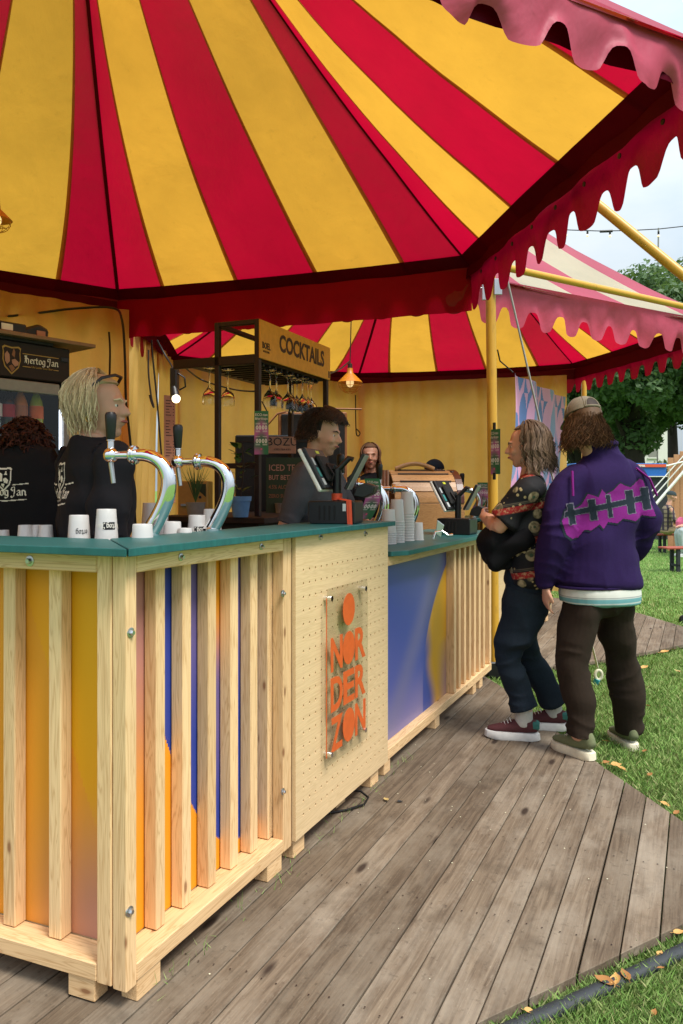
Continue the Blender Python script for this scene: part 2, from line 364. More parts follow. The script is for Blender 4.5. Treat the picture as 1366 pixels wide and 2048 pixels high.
for nm, c, r_ in (('black_plastic', '161618', .42), ('black_rubber', '101010', .8), ('dark_steel', '2a1a17', .55), ('dark_brown', '241612', .7), ('grey_plastic', '8f8c86', .5), ('white_paint', 'e4e2da', .5),
                  ('white_print', 'e8e4d8', .5), ('cream', 'd8d2b4', .6), ('orange_print', 'cc5a22', .5), ('sign_yellow', 'd99a35', .55), ('sign_brown', '3a2012', .6), ('gold_line', 'b08a3c', .5),
                  ('orange_strap', 'd8502c', .6), ('cable_black', '0c0a0c', .5), ('pipe_grey', '2c3034', .55), ('terracotta', '9a4a2a', .7), ('pot_blue', '5f8fc4', .5), ('yellow_paint', 'd9a01e', .4),
                  ('bozu_board', 'b0806a', .6), ('bozu_ink', '20181c', .6), ('green_board', '24381a', .6), ('brown_wood', '8a5a34', .5), ('barrel_wood', '9a6534', .4), ('barrel_band', '4a1c12', .35),
                  ('shelf_wood', '8c6a50', .6), ('blue_paint', '1d5fae', .5), ('sign_red', 'd4552f', .5), ('black_wall', '23262a', .7), ('bark', '2e2620', .9), ('strap_white', 'c9c4a8', .7), ('strap_teal', '1d9aa8', .6),
                  ('table_wood', 'b0805a', .6), ('bench_red', '9c4636', .6), ('dry_leaf', 'c79a5a', .8), ('brown_leaf', '9a6a38', .8), ('straw', 'b49a62', .8), ('sticker_white', 'c8cccc', .5), ('sticker_teal', '3f8f8c', .5), ('sticker_yellow', 'c8cc30', .5)):
    flat(nm, c, r_)
q = NT('pole_paint', .38, .5); g = q.noise(q.coord('Object', (2, 2, .6)), 12, 6, .7); q.base(q.mix((.62, .33, .035), (.33, .17, .03), q.ramp(g, [(.55, (0, 0, 0)), (.75, (.8, .8, .8))]))); M['pole_paint'] = q.m
# ------------------------------------------------------------------ ground, decks
GZ = -0.045
q = NT('grass_ground', .95, .1); v = q.coord('Object'); f = q.noise(v, 2.2, 6, .7); f2 = q.noise(v, 45, 4, .7)
c = q.mix(q.ramp(f, [(.3, (.10, .19, .045)), (.55, (.155, .28, .065)), (.75, (.22, .35, .10))]), (.03, .055, .015), q.ramp(f2, [(.45, (0, 0, 0)), (.7, (.6, .6, .6))]))
q.base(c); q.bump(f2, .6, .02); M['grass_ground'] = q.m
q = NT('grass_blade', .7, .25); oi = q.coord('Object', (1, 1, 1)); f = q.noise(oi, 3.2, 5, .7); f3 = q.new('ShaderNodeNewGeometry').outputs['Random Per Island']
c = q.mix(q.ramp(f, [(.3, (.13, .25, .05)), (.6, (.21, .36, .085)), (.8, (.29, .43, .13))]), (.44, .42, .20), q.ramp(f3, [(.3, (0, 0, 0)), (.9, (.5, .5, .5)), (1, (.95, .95, .95))])); q.base(c); M['grass_blade'] = q.m
mb = MB(); ng = 12
mb.add([(-500, -60, GZ), (500, -60, GZ), (500, 900, GZ), (-500, 900, GZ)], [(0, 1, 2, 3)])
tag(mb.build('ground', M['grass_ground']), kind='structure')

d1 = Vector((.4147, .9099, 0)).normalized(); n1 = Vector((d1.y, -d1.x, 0)); d0 = Vector((-.925, .38, 0)).normalized()
O = Vector((-.558, 2.02, 0))
def clip_line(poly, s):
    ts = []
    for a, b in zip(poly, poly[1:] + poly[:1]):
        sa, sb = a[0] * n1.x + a[1] * n1.y - s, b[0] * n1.x + b[1] * n1.y - s
        if (sa < 0) != (sb < 0):
            k = sa / (sa - sb); p = Vector((a[0] + (b[0] - a[0]) * k, a[1] + (b[1] - a[1]) * k, 0)); ts.append(p.dot(d1))
    return (min(ts), max(ts)) if len(ts) >= 2 else None
def poly_in(P, x, y):
    c = np.zeros(len(x), bool)
    for (x1, y1), (x2, y2) in zip(P, P[1:] + P[:1]):
        t = ((y1 > y) != (y2 > y)); 
        with np.errstate(divide='ignore', invalid='ignore'): xx = (x2 - x1) * (y - y1) / (y2 - y1) + x1
        c ^= t & (x < xx)
    return c
rnd = random.Random(3)
def make_deck(name, poly, s_ref, s_min, s_max, w=.1025, wide=None):
    root = empty(name); tag(root, kind='structure')
    k = math.ceil((s_min - s_ref) / w)
    while s_ref + k * w < s_max:
        s0, s1 = s_ref + k * w + .0022, s_ref + (k + 1) * w - .0022
        if wide is not None and k == wide: s0 += .0025
        a, b = clip_line(poly, s0), clip_line(poly, s1); k += 1
        if not a and not b: continue
        if not a or not b:
            e = a or b; a = a or (sum(e) / 2 - .01, sum(e) / 2 + .01); b = b or (sum(e) / 2 - .01, sum(e) / 2 + .01)
        tm, sm = (a[0] + a[1]) / 2, (s0 + s1) / 2
        dz = rnd.uniform(-.002, .002) + (.004 if wide is not None and k > wide else 0)
        o = MB().prism([(a[0] - tm, sm - s0), (a[1] - tm, sm - s0), (b[1] - tm, sm - s1), (b[0] - tm, sm - s1)][::-1], -.03, 0).mesh('plank', M['deck_wood'], bevel=.0022)
        m = frame(d1 * tm + n1 * sm + Vector((0, 0, dz)), d1, (0, 0, 1))
        link('plank', o, root, m)
    return root
DP1 = [(-.93, 1.19), (.341, 1.985), (1.48, 2.70), (1.40, 3.195), (1.32, 3.64), (1.265, 3.94), (1.18, 4.7), (1.10, 5.47), (1.04, 5.72), (-1.92, 6.70), (-3.6, 5.2), (-3.6, 2.2)]
make_deck('deck', DP1, -.308, -4.2, .3, wide=0)
DP2 = [(1.12, 5.78), (1.95, 6.17), (2.41, 6.45), (3.006, 6.866), (3.47, 7.20), (3.385, 7.916), (3.30, 8.52), (3.1, 9.6), (.3, 11.3), (-2.0, 9.7), (-1.85, 6.80), (1.06, 5.80)]
make_deck('path', DP2, -.60, -6.5, 1.2)

mb = MB(); rr0 = random.Random(8)
for P_, sref in ((DP1, -.308), (DP2, -.60)):
    for k in range(-34, 14):
        for t in np.arange(1.3, 10.6, .58):
            for ds in (.028, .076):
                p = d1 * (t + rr0.uniform(-.012, .012)) + n1 * (sref + k * .1025 + ds)
                if poly_in(P_, np.array([p.x]), np.array([p.y]))[0]: mb.add([p + Vector((.003 * math.cos(a), .003 * math.sin(a), .0048)) for a in (0, 1.05, 2.1, 3.14, 4.19, 5.24)], [(0, 1, 2, 3, 4, 5)])
tag(mb.build('screw_heads', M['dark_steel']), 'rows of small dark screw heads in the deck planks', 'screws', kind='stuff')
# grey drain pipe / cable duct lying along the deck's edge
pts = [onground(px, py, GZ) for px, py in ((860, 2130), (985, 2062), (1110, 2008), (1250, 1945), (1366, 1890), (1480, 1850))]
pts = [p + Vector((.022, -.036, .020)) for p in pts]
tag(MB().tube(pts, .024, 12, flat=.8).build('cable_duct', M['pipe_grey'], sm=60), 'dark grey plastic cable duct lying in the grass along the deck edge', 'duct')

# grass: blades as one mass
rg = np.random.default_rng(5)
def blades(n, ylo, yhi, xw, hmin, hmax, wd):
    y = ylo + (yhi - ylo) * rg.random(n) ** 1.25; x = rg.uniform(-.05, 1, n) * xw * y / yhi + (.1 if ylo < 3 else 0)
    cl = rg.normal(0, .02, (n, 2)); x += cl[:, 0]; y += cl[:, 1]
    k = (~poly_in([(a * 1.0, b) for a, b in DP1], x, y)) & (~poly_in(DP2, x, y)); x, y = x[k], y[k]
    n = len(x); a = rg.uniform(0, 6.283, n); h = rg.uniform(hmin, hmax, n) * (.55 + .9 * rg.random(n) ** 2); w = wd * (.6 + .8 * rg.random(n)); ln = rg.uniform(.2, 1.0, n) * h; b = rg.uniform(0, 6.283, n)
    z = np.full(n, GZ); dx, dy = np.cos(a) * w, np.sin(a) * w
    V = np.stack([np.stack([x - dx, y - dy, z], 1), np.stack([x + dx, y + dy, z], 1), np.stack([x + dx * .6 + np.cos(b) * ln * .45, y + dy * .6 + np.sin(b) * ln * .45, z + h * .62], 1), np.stack([x + np.cos(b) * ln, y + np.sin(b) * ln, z + h], 1)], 1)
    return V.reshape(-1, 3)
V = np.concatenate([blades(120000, 1.9, 3.6, 1.9, .02, .04, .0013), blades(150000, 3.3, 8.0, 4.2, .022, .04, .0022), blades(110000, 7.5, 22, 11, .025, .04, .005)])
Q = np.arange(len(V)).reshape(-1, 4)
tag(link('grass', np_mesh('grass', V, Q, M['grass_blade'])), 'short green lawn grass around the decking', 'grass', kind='stuff')

# ------------------------------------------------------------------ tents
AP1 = Vector((-1.46, 4.0, 5.55)); AP2 = Vector((.85, 8.6, 5.15))
C0, C1, C2 = Vector((1.45, 2.93, 3.0)), Vector((.985, 5.80, 3.0)), Vector((-1.92, 6.73, 2.98))
C3, C4, C5 = Vector((-4.6, 4.45, 3.0)), Vector((-3.6, 2.0, 3.0)), Vector((-1.19, 1.40, 3.0))
D1, D2, D3, D4 = Vector((3.6, 7.3, 2.92)), Vector((3.2, 10.57, 3.0)), Vector((.235, 11.47, 3.0)), Vector((-2.2, 9.9, 3.0))
def roof_point(A, B, ap, u, s):
    e = A.lerp(B, u); bow = math.sin(math.pi * u)
    e = e + (Vector((ap.x, ap.y, e.z)) - e).normalized() * .05 * bow
    p = e.lerp(ap, s); p.z -= (.24 * math.sin(math.pi * s) * (.55 + .45 * bow) + .02 * bow * (1 - s) - .012 * noise.noise(p * 2.3) * min(1, s * 8))
    return p
def hfrac(s): return max(.008, .155 * (1 - .86 * s))
def bounds(s): h = hfrac(s); w = (1 - 2 * h) / 3; return [0, h, h + w, h + 2 * w, 1 - h, 1]
def sheet(name, fn, nu, nv, mat, parent, sm=True):
    V = [fn(i / nu, j / nv) for j in range(nv + 1) for i in range(nu + 1)]
    Q = [(j * (nu + 1) + i, j * (nu + 1) + i + 1, (j + 1) * (nu + 1) + i + 1, (j + 1) * (nu + 1) + i) for j in range(nv) for i in range(nu)]
    return link(name, np_mesh(name, [tuple(v) for v in V], Q, mat, sm), parent)
def flute(t, L, per, amp, ph=0): return amp * (math.sin(2 * math.pi * t * L / per + ph) + .5 * math.sin(2 * math.pi * t * L / (per * .61) + 2.1 * ph))
def valance(A, B, root, tilt=0.0, wav=.012, drop=.23, sc=.11, seed=0, mat='valance_red'):
    L = (B - A).length; out = Vector(((B - A).y, -(B - A).x, 0)).normalized(); per = L / max(1, round(L / .29)); nu, nv = int(L / .014), 10
    V = []
    for j in range(nv + 1):
        for i in range(nu + 1):
            t = i / nu; e = A.lerp(B, t); k = j / nv
            ph = 2 * math.pi * t * L / per; sh = .5 - .5 * math.cos(ph); q0 = min(1, max(0, (sh - .04) / .66)); sh = .72 * q0 * q0 * (3 - 2 * q0) + .28 * sh
            H = drop + sc * sh
            w = noise.noise(Vector((t * L * 3.1, seed, k))) * wav * 3 * k + noise.noise(Vector((t * L * 9, seed + 5, k * 2))) * wav * k
            V.append(e + Vector((0, 0, -H * k * math.cos(tilt) + .008)) + out * (.035 + H * k * math.sin(tilt) + max(w, -.03)))
    Q = [(j * (nu + 1) + i, (j + 1) * (nu + 1) + i, (j + 1) * (nu + 1) + i + 1, j * (nu + 1) + i + 1) for j in range(nv) for i in range(nu)]
    return link('valance', np_mesh('valance', [tuple(v) for v in V], Q, M[mat], True), root)
def facet(A, B, ap, root, tilt=0., wav=.012, seed=0, val=True, skirt=.13, short=False):
    for k in range(5):
        mat = M['canvas_yellow'] if k in (1, 3) else M['canvas_red']
        def fn(a, s, k=k):
            b = bounds(s); return roof_point(A, B, ap, b[k] + (b[k + 1] - b[k]) * a, s * .985)
        sheet('roof_panel', fn, 4, 22, mat, root)
    for k in (1, 2, 3, 4):
        def fn(a, s, k=k):
            b = bounds(s)[k]; u = b + (a - .5) * .013 * (1 - .45 * s); p = roof_point(A, B, ap, u, s * .985); return p - Vector((0, 0, .005))
        sheet('seam', fn, 1, 22, M['canvas_seam'], root)
    def fr(a, s): p = roof_point(A, B, ap, .0, s * .985); return p + (B - A).normalized() * (a - .5) * .035 - Vector((0, 0, .012))
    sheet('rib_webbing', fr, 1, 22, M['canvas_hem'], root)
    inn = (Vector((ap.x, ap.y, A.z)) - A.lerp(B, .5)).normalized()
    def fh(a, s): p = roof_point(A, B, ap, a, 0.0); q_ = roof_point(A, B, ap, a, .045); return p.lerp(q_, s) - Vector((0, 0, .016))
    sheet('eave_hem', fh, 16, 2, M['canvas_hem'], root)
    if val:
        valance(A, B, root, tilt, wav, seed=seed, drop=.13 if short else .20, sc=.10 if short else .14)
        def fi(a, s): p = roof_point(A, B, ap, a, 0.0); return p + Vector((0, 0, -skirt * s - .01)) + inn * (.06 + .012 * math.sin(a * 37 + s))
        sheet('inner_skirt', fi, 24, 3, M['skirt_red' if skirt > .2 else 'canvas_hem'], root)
        n = 9
        for i in range(1, n):
            p = roof_point(A, B, ap, i / n, 0.) + inn * .045 + Vector((0, 0, -.10))
            MB().lathe([(.004, -.003), (.013, -.003), (.013, .003), (.004, .003)], 8, frame(p, (B - A), yd=(0, 0, 1))).build('eyelet', M['dark_steel'], root)
def tent(name, cs, ap, label, tilts, skip=()):
    root = empty(name, (0, 0, 0), 0, label, 'tent', 'striped circus tents')
    n = len(cs)
    for i in range(n):
        if i in skip: continue
        A, B = cs[i], cs[(i + 1) % n]; facet(A, B, ap, root, tilts.get(i, .04), .022 if i in tilts else .012, seed=i * 7 + (0 if name == 'tent' else 50), val=True, short=(i == 1 and cs[0] is C1), skirt=.31 if (i == 5 and cs[0] is C1) else (.07 if i == 0 and cs[0] is C1 else .13))
    return root
# corner order runs clockwise seen from above, so that sheets face outward
T1c = [C1, C0, C5, C4, C3, C2]
tent1 = tent('tent', T1c, AP1, 'near red and yellow striped tent over the front bar', {1: .06})
T2c = [D4, D3, D2, D1, C1 + Vector((.05, .06, -.03)), C2 + Vector((.02, .05, -.02))]
tent2 = tent('tent', T2c[::-1] if False else T2c, AP2, 'far red and yellow striped tent behind the cocktail stand', {3: .12}, skip=(4,))
for root, cs in ((tent1, T1c), (tent2, T2c[:4])):
    for c in cs:
        MB().lathe([(.012, -.06), (.016, -.06), (.016, -.02), (.010, -.02), (.010, .05)], 10, Matrix.Translation(c + Vector((0, 0, .0)))).build('corner_pin', M['steel'], root, sm=40)
def wall(A, B, root, zt=-.10, zb=0.0, t0=0., t1=1., amp=.03, inset=.17, sag=0., seed=0, ap=None, tpull=0.):
    amp *= 1.7
    L = (B - A).length * (t1 - t0); inn = Vector(((B - A).y, -(B - A).x, 0)).normalized(); ce = ap - A; 
    if inn.dot(Vector((ce.x, ce.y, 0))) < 0: inn = -inn
    def fn(a, s):
        t = t0 + (t1 - t0) * a; p = A.lerp(B, t); top = A.z + zt - sag * (1 - math.cos(2 * math.pi * a)) * .5; z = top + (zb - top) * s
        k = .35 + .65 * s
        w = flute(a, L, .62, amp * k * (.6 + .6 * noise.noise(Vector((a * L * .7, seed, 3)))), seed) + .03 * noise.noise(Vector((a * L * 2, s * 2.4, seed))) + amp * .25 * math.sin(a * L * 31 + seed)
        return Vector((p.x, p.y, z)) + inn * (inset + w) - (B - A).normalized() * tpull * s
    nn = int(L / .035) + 2
    o = sheet('side_wall', fn, nn, 26, M['wall_canvas'], root)
    return o
wall(C2, C3, tent1, t0=.0, t1=1, zb=.0, seed=1.1, ap=AP1)
wall(C3, C4, tent1, seed=2.2, ap=AP1)
wall(C2, D4, tent2, t0=.50, t1=.97, seed=4.2, ap=AP2, inset=.12, zt=-.08)
wall(C2, D4, tent2, t0=-.02, t1=.53, seed=2.9, ap=AP2, inset=.06, zt=-.08, amp=.05, tpull=.5)
wall(D4, D3, tent2, seed=5.1, ap=AP2); wall(D3, D2, tent2, t0=.0, t1=.955, seed=6.7, ap=AP2, amp=.02)
def pole(name, a, b, r, label, group='yellow tent poles'):
    mb = MB().tube([a, a.lerp(b, .5), b], r, 14); o = mb.build(name, M['pole_paint'], sm=60); tag(o, label, 'pole', group); return o
e = empty('tent_pole', (1.135, 5.80, 0), 0, 'upright yellow tent pole at the end of the lower bar', 'pole', 'yellow tent poles')
MB().tube([(0, 0, .05), (-.01, 0, 1.5), (-.028, 0, 2.98)], .038, 16).build('tube', M['pole_paint'], e, sm=60)
MB().box((-.06, -.05, -.03), (.06, .05, .09)).build('base_shoe', M['black_plastic'], e, bevel=.01)
mb = MB().box((-.10, -.052, 2.76), (-.07, -.035, 2.98)).box((-.01, -.05, 2.80), (.05, -.040, 2.92)); mb.build('bracket', M['steel'], e, bevel=.004)
for zz, xx in ((2.88, -.10), (2.90, .06)):
    mb = MB().tube([Vector((xx + math.cos(a) * .03, -.045, zz + math.sin(a) * .03)) for a in np.linspace(0, 2 * math.pi, 15)[:-1]], .006, 6, closed=True); mb.build('ring', M['steel'], e, sm=60)
p = at(1168, 780, 10.6); pole('tent_pole', Vector((p.x, p.y, GZ)), p + Vector((0, 0, .2)), .035, 'far yellow tent pole behind the khaki cap')
pole('tent_pole', C1 + Vector((.12, .03, .05)), D1 + Vector((-.05, .0, .08)), .028, 'level yellow pole running along the far tent eave')
pole('tent_pole', at(1140, 364, 4.35), at(1480, 644, 4.0) , .027, 'sloping yellow strut against the sky at upper right')
# guy rope with ratchet strap
e = empty('guy_rope', onground(1185, 1395, GZ), 0, 'slack grey guy rope from the tent corner down to a ratchet strap', 'rope')
inv = Matrix.Translation(-e.location)
pa, pb = at(1012, 548, 5.7), onground(1200, 1352, GZ) + Vector((0, 0, .03)); g0 = onground(1185, 1395, GZ)
pb = at(1195, 1335, 5.62)
MB().tube([inv @ pa, inv @ pa.lerp(pb, .5) + Vector((0, 0, -.02)), inv @ at(1171, 1232, 5.63)], .008, 6).build('rope', M['grey_plastic'], e, sm=60)
MB().tube([inv @ at(1170, 1228, 5.63), inv @ at(1180, 1275, 5.62), inv @ pb], [.008, .018, .02], 6, flat=.3).build('strap', M['strap_white'], e)
mb = MB(); c = inv @ at(1197, 1350, 5.6); mb.tube([c + Vector((math.cos(a) * .024, math.sin(a) * .0, math.sin(a) * .034)) for a in np.linspace(0, 2 * math.pi, 15)[:-1]], .012, 8, closed=True); mb.build('strap_coil', M['strap_white'], e, sm=60)
MB().tube([c + Vector((-.01, 0, -.03)), c + Vector((-.03, 0, -.10))], [.045, .035], 8, flat=.4).build('strap_loop', M['strap_teal'], e, sm=40)
MB().tube([c + Vector((-.03, 0, -.09)), c + Vector((-.08, 0, -.19)), Vector((-.03, 0, -.1))], [.022, .02, .012], 8).build('ground_stake', M['dark_steel'], e, sm=40)
MB().lathe([(.0, 0), (.02, .0), (.022, .03), (.01, .05)], 10, Matrix.Translation(inv @ pa)).build('rope_cap', M['strap_teal'], e)

# ------------------------------------------------------------------ the bar
FRm = frame(O, d1, (0, 0, 1)); FLm = frame(O, -d0, (0, 0, 1))
def u_of(px, y=0.0):
    b = FRm @ Vector((0, y, 0)); k = (px - HX) / F; return (k * b.y - b.x) / (d1.x - k * d1.y)
def v_of(px, y=0.0):
    b = FLm @ Vector((0, y, 0)); k = (px - HX) / F; dd = -d0; return (k * b.y - b.x) / (dd.x - k * dd.y)
def vbeam(fr, x0, x1, y0, y1, z0, z1, parent, name='slat', mat='pine'):
    m = fr @ Matrix.Translation(((x0 + x1) / 2, (y0 + y1) / 2, (z0 + z1) / 2)) @ frame((0, 0, 0), (0, 0, 1), yd=(1, 0, 0))
    return beam(name, M[mat], (z1 - z0, x1 - x0, y1 - y0), m, parent)
def hbeam(fr, x0, x1, y0, y1, z0, z1, parent, name='rail', mat='pine'):
    m = fr @ Matrix.Translation(((x0 + x1) / 2, (y0 + y1) / 2, (z0 + z1) / 2)); return beam(name, M[mat], (x1 - x0, y1 - y0, z1 - z0), m, parent)
def bolt(fr, x, y, z, parent, r=.011):
    m = fr @ frame((x, y, z), (1, 0, 0), yd=(0, 0, 1))  # local z points outward
    key = 'bolt%.3f' % r
    if key not in _bc:
        mb = MB().lathe([(r * 1.25, -.002), (r * 1.25, .002), (r * .8, .003)], 14).lathe([(r * .72, .0025), (r * .72, .008), (r * .55, .011)], 6); _bc[key] = mb.mesh('bolt', M['steel'], sm=30)
    return link('bolt', _bc[key], parent, m)
def foot(fr, xc, y0, parent, w=.09, d=.055): return hbeam(fr, xc - w / 2, xc + w / 2, y0, y0 + d, .002, .063, parent, 'foot_block')
G = 'sections of the festival bar'
# left section, facing the camera
bl = empty('bar_section', O + d0 * .5, 0, 'left bar section with widely spaced slats over yellow panels', 'bar counter', G); iv = Matrix.Translation(-bl.location) @ FLm
e1 = [(v_of(a), v_of(b)) for a, b in ((193, 221.5),)][0]
vbeam(iv, e1[0], -.0475, 0, .045, .06, 1.19, bl, 'post')
for a, b in ((96, 121), (5, 29)): vbeam(iv, v_of(a, .045), v_of(b, .045), .046, .09, .112, 1.148, bl)
sp = v_of(96, .045) - v_of(5, .045); x_ = v_of(5, .045)
for k in (1, 2, 3): vbeam(iv, x_ - sp * k, x_ - sp * k + .04, .046, .09, .112, 1.148, bl)
hbeam(iv, -1.02, e1[0] - .001, 0, .09, .062, .110, bl, 'bottom_rail'); hbeam(iv, -1.02, e1[0] - .001, 0, .045, 1.142, 1.19, bl, 'top_rail')
def leftprint(u, v):
    or_ = np.array(hexc('e89a1c')); ye = np.array(hexc('e2a312')); pk = np.array(hexc('bd8470'))
    c = np.tile(or_, (len(u), 1)); c = mixc(c, ye, .75 * sstep(.25, .0, np.abs(u - .84 - (v - .6) * .25)))
    edge = sstep(.004, -.004, (v - (.47 - (u - .84) * 2.2))) ; c = mixc(c, np.array(hexc('e5962a')), edge * .9)
    c = mixc(c, pk, sstep(.42, .02, v) * sstep(.55, .92, u)); c = mixc(c, or_ * .93, sstep(.5, .1, v) * .4 * (1 - sstep(.55, .92, u)))
    return c
grid_panel('printed_panel', .92, 1.06, .008, leftprint, M['printed'], bl, iv @ frame((-1.02, .093, .11), (1, 0, 0), yd=(0, 0, 1)))
hbeam(iv, -1.02, -.10, .095, .11, .09, 1.16, bl, 'back_board', 'plywood')
foot(iv, -.15, .005, bl); foot(iv, -.8, .005, bl)
bolt(iv, v_of(60), 0, 1.165, bl, .012)
for zz in (.95, .32):
    mb = MB().tube([(e1[0] - .012, .02, zz), (e1[0] + .004, .02, zz)], .003, 6); mb.build('screw', M['steel'], bl, mtx=iv)
# right section with close slats
br = empty('bar_section', O + d1 * .45, 0, 'front corner bar section with close pine slats over blue and orange panels', 'bar counter', G); ir = Matrix.Translation(-br.location) @ FRm
vbeam(ir, .0, .042, -.001, .044, .055, 1.19, br, 'post')
vbeam(iv @ Matrix.Translation(bl.location - br.location) if False else Matrix.Translation(-br.location) @ FLm, -.0455, -.0015, .002, .044, .057, 1.189, br, 'post')
uend = u_of(583)
vbeam(ir, u_of(567), uend, 0, .045, .062, 1.19, br, 'post'); 
hbeam(ir, .043, u_of(567) - .001, 0, .09, .062, .110, br, 'bottom_rail'); hbeam(ir, .043, u_of(567) - .001, 0, .045, 1.142, 1.19, br, 'top_rail')
for a, b in ((313, 331), (366, 383), (417, 433), (462, 477), (502, 516), (538, 551)): vbeam(ir, u_of(a, .046), u_of(b, .046), .046, .09, .112, 1.148, br)
vbeam(ir, u_of(567) - .03, u_of(583) - .005, .046, .09, .112, 1.148, br, 'slat')
def rightprint(u, v):
    bl_ = np.array(hexc('33439a')); or_ = np.array(hexc('eb9a24')); pk = np.array(hexc('b98078')); pu = np.array(hexc('6f5f95'))
    top = mixc(np.tile(pk, (len(u), 1)), bl_, sstep(.20, .23, u)); g = sstep(.37, .40, u) * sstep(.40, .85, v); top = mixc(top, pu, g)
    g2 = sstep(.51, .53, u) * sstep(.67, .65, u); top = mixc(top, mixc(np.tile(pu, (len(u), 1)), or_, sstep(.55, .85, v)), g2 * sstep(.15, .5, v))
    e = .45 - 1.75 * (u - .31) + 1.9 * (u - .31) ** 2
    c = mixc(top, or_, sstep(.003, -.003, v - e) * sstep(.2, .22, u)); c = mixc(c, mixc(np.tile(or_, (len(u), 1)), pk, sstep(.2, .8, v)), sstep(.22, .20, u)); return c
grid_panel('printed_panel', .81, 1.06, .006, lambda u, v: rightprint((u * .81 + .07) / .88, v), M['printed'], br, ir @ frame((.10, .093, .11), (1, 0, 0), yd=(0, 0, 1)))
hbeam(ir, .11, .9, .095, .11, .09, 1.16, br, 'back_board', 'plywood')
foot(ir, .10, .004, br, .1); foot(ir, u_of(552), .004, br, .1)
for px, zz in ((361, 1.168), (522, 1.168)): bolt(ir, u_of(px), -.001, zz, br, .009)
def zat(px, py, y=0.0): p = FRm @ Vector((u_of(px, y), y, 0)); return HC - (py - HY) / F * p.y
for px, py in ((261, 1265), (259, 1822)): bolt(ir, u_of(px, -.001) , -.001, zat(px, py), br, .011)
for py in (1187, 1583): bolt(ir, u_of(565), -.001, zat(565, py), br, .010)
# perforated section with acrylic sign
bp_ = empty('bar_section', O + d1 * 1.4, 0, 'perforated plywood bar section carrying the orange NORDERZON sign', 'bar counter', G); ip = Matrix.Translation(-bp_.location) @ FRm
x0, x1, z0, z1, pitch, rh = uend + .006, u_of(775, -.012), .078, 1.188, .0505, .0058
mb = MB(); nc, nr = int((x1 - x0 - .05) / pitch), int((z1 - z0 - .10) / pitch); ox = x0 + (x1 - x0 - nc * pitch) / 2; oz = z0 + .05
yf, yb = -.014, 0.002
for i in range(nc):
    for j in range(nr):
        cx_, cz_ = ox + (i + .5) * pitch, oz + (j + .5) * pitch; h = pitch / 2
        sq = [(h, 0), (h, h), (0, h), (-h, h), (-h, 0), (-h, -h), (0, -h), (h, -h)]
        vs = [(cx_ + a, yf, cz_ + b) for a, b in sq] + [(cx_ + rh * math.cos(k * math.pi / 4), yf, cz_ + rh * math.sin(k * math.pi / 4)) for k in range(8)] + [(cx_ + rh * math.cos(k * math.pi / 4), yf + .012, cz_ + rh * math.sin(k * math.pi / 4)) for k in range(8)]
        fs = [(k, (k + 1) % 8, 8 + (k + 1) % 8, 8 + k) for k in range(8)] + [(8 + k, 8 + (k + 1) % 8, 16 + (k + 1) % 8, 16 + k) for k in range(8)]
        n_ = len(mb.v); mb.v += vs; mb.f += [tuple(n_ + t for t in f_) for f_ in fs]; mb.m += [0] * 16
        mb.add([(cx_ + rh * math.cos(k * math.pi / 4), yf + .012, cz_ + rh * math.sin(k * math.pi / 4)) for k in range(8)], [tuple(range(8))], 1)
gx1, gz1 = ox + nc * pitch, oz + nr * pitch
for a, b, c_, d_ in ((x0, z0, ox, z1), (gx1, z0, x1, z1), (ox, z0, gx1, oz), (ox, gz1, gx1, z1)): mb.add([(a, yf, b), (c_, yf, b), (c_, yf, d_), (a, yf, d_)], [(0, 1, 2, 3)])
mb.add([(x0, yf, z0), (x0, yb, z0), (x0, yb, z1), (x0, yf, z1), (x1, yf, z0), (x1, yb, z0), (x1, yb, z1), (x1, yf, z1)], [(0, 1, 2, 3), (4, 7, 6, 5), (0, 4, 5, 1), (3, 2, 6, 7), (1, 5, 6, 2)])
mb.build('perforated_panel', [M['plywood'], M['dark_brown']], bp_, mtx=ip)
for a in (x0 + .004, x1 - .05): vbeam(ip, a, a + .045, .004, .05, .062, 1.187, bp_, 'post')
hbeam(ip, x0 + .05, x1 - .051, .004, .05, .064, .11, bp_, 'bottom_rail')
for px in (601, 752): foot(ip, u_of(px), .006, bp_, .09)
foot(ip, 1.45, .05, bp_, .09)
for px, py in ((640, 1074), (730, 1067)): bolt(ip, u_of(px, yf), yf, zat(px, py, yf), bp_, .010)
sx0, sx1, sz0, sz1 = u_of(654, -.042), u_of(736, -.042), .285, .975
ys = -.040
cut = .035; outl = [(sx0 + cut * .4, sz0), (sx1 - .012, sz0), (sx1, sz0 + .012), (sx1, sz1 - cut), (sx1 - cut * .4, sz1), (sx0 + cut * .4, sz1), (sx0, sz1 - cut), (sx0, sz0 + cut)]
sg = MB().prism([(a, b) for a, b in outl], -.002, .002).build('acrylic_plate', M['acrylic'], bp_, mtx=ip @ frame((0, ys, 0), (1, 0, 0), yd=(0, 0, 1)))
MB().tube([(sx0, ys, sz0 + cut), (sx0, ys, sz1 - cut)], .0022, 4).build('plate_edge', M['orange_print'], bp_, mtx=ip)
for a in (sx0 + .035, sx1 - .035):
    for b in (sz0 + .04, sz1 - .04): MB().tube([(a, ys - .008, b), (a, yf, b)], .011, 12).build('standoff', M['chrome'], bp_, mtx=ip, sm=60)
cw = (sx1 - sx0 - .05) / 3; lz = lambda k: sz1 - .105 - k * .158
def disc(x, z, rx, rz): 
    return MB().prism([(x + rx * math.cos(a), z + rz * math.sin(a)) for a in np.linspace(0, 2 * math.pi, 41)[:-1]], .0025, .0035).build('disc', M['orange_print'], bp_, mtx=ip @ frame((0, ys, 0), (1, 0, 0), yd=(0, 0, 1)))
xm = (sx0 + sx1) / 2
disc(xm, lz(0), .060, .066); disc(xm, lz(1), .060, .068); disc(xm, lz(3), .060, .068)
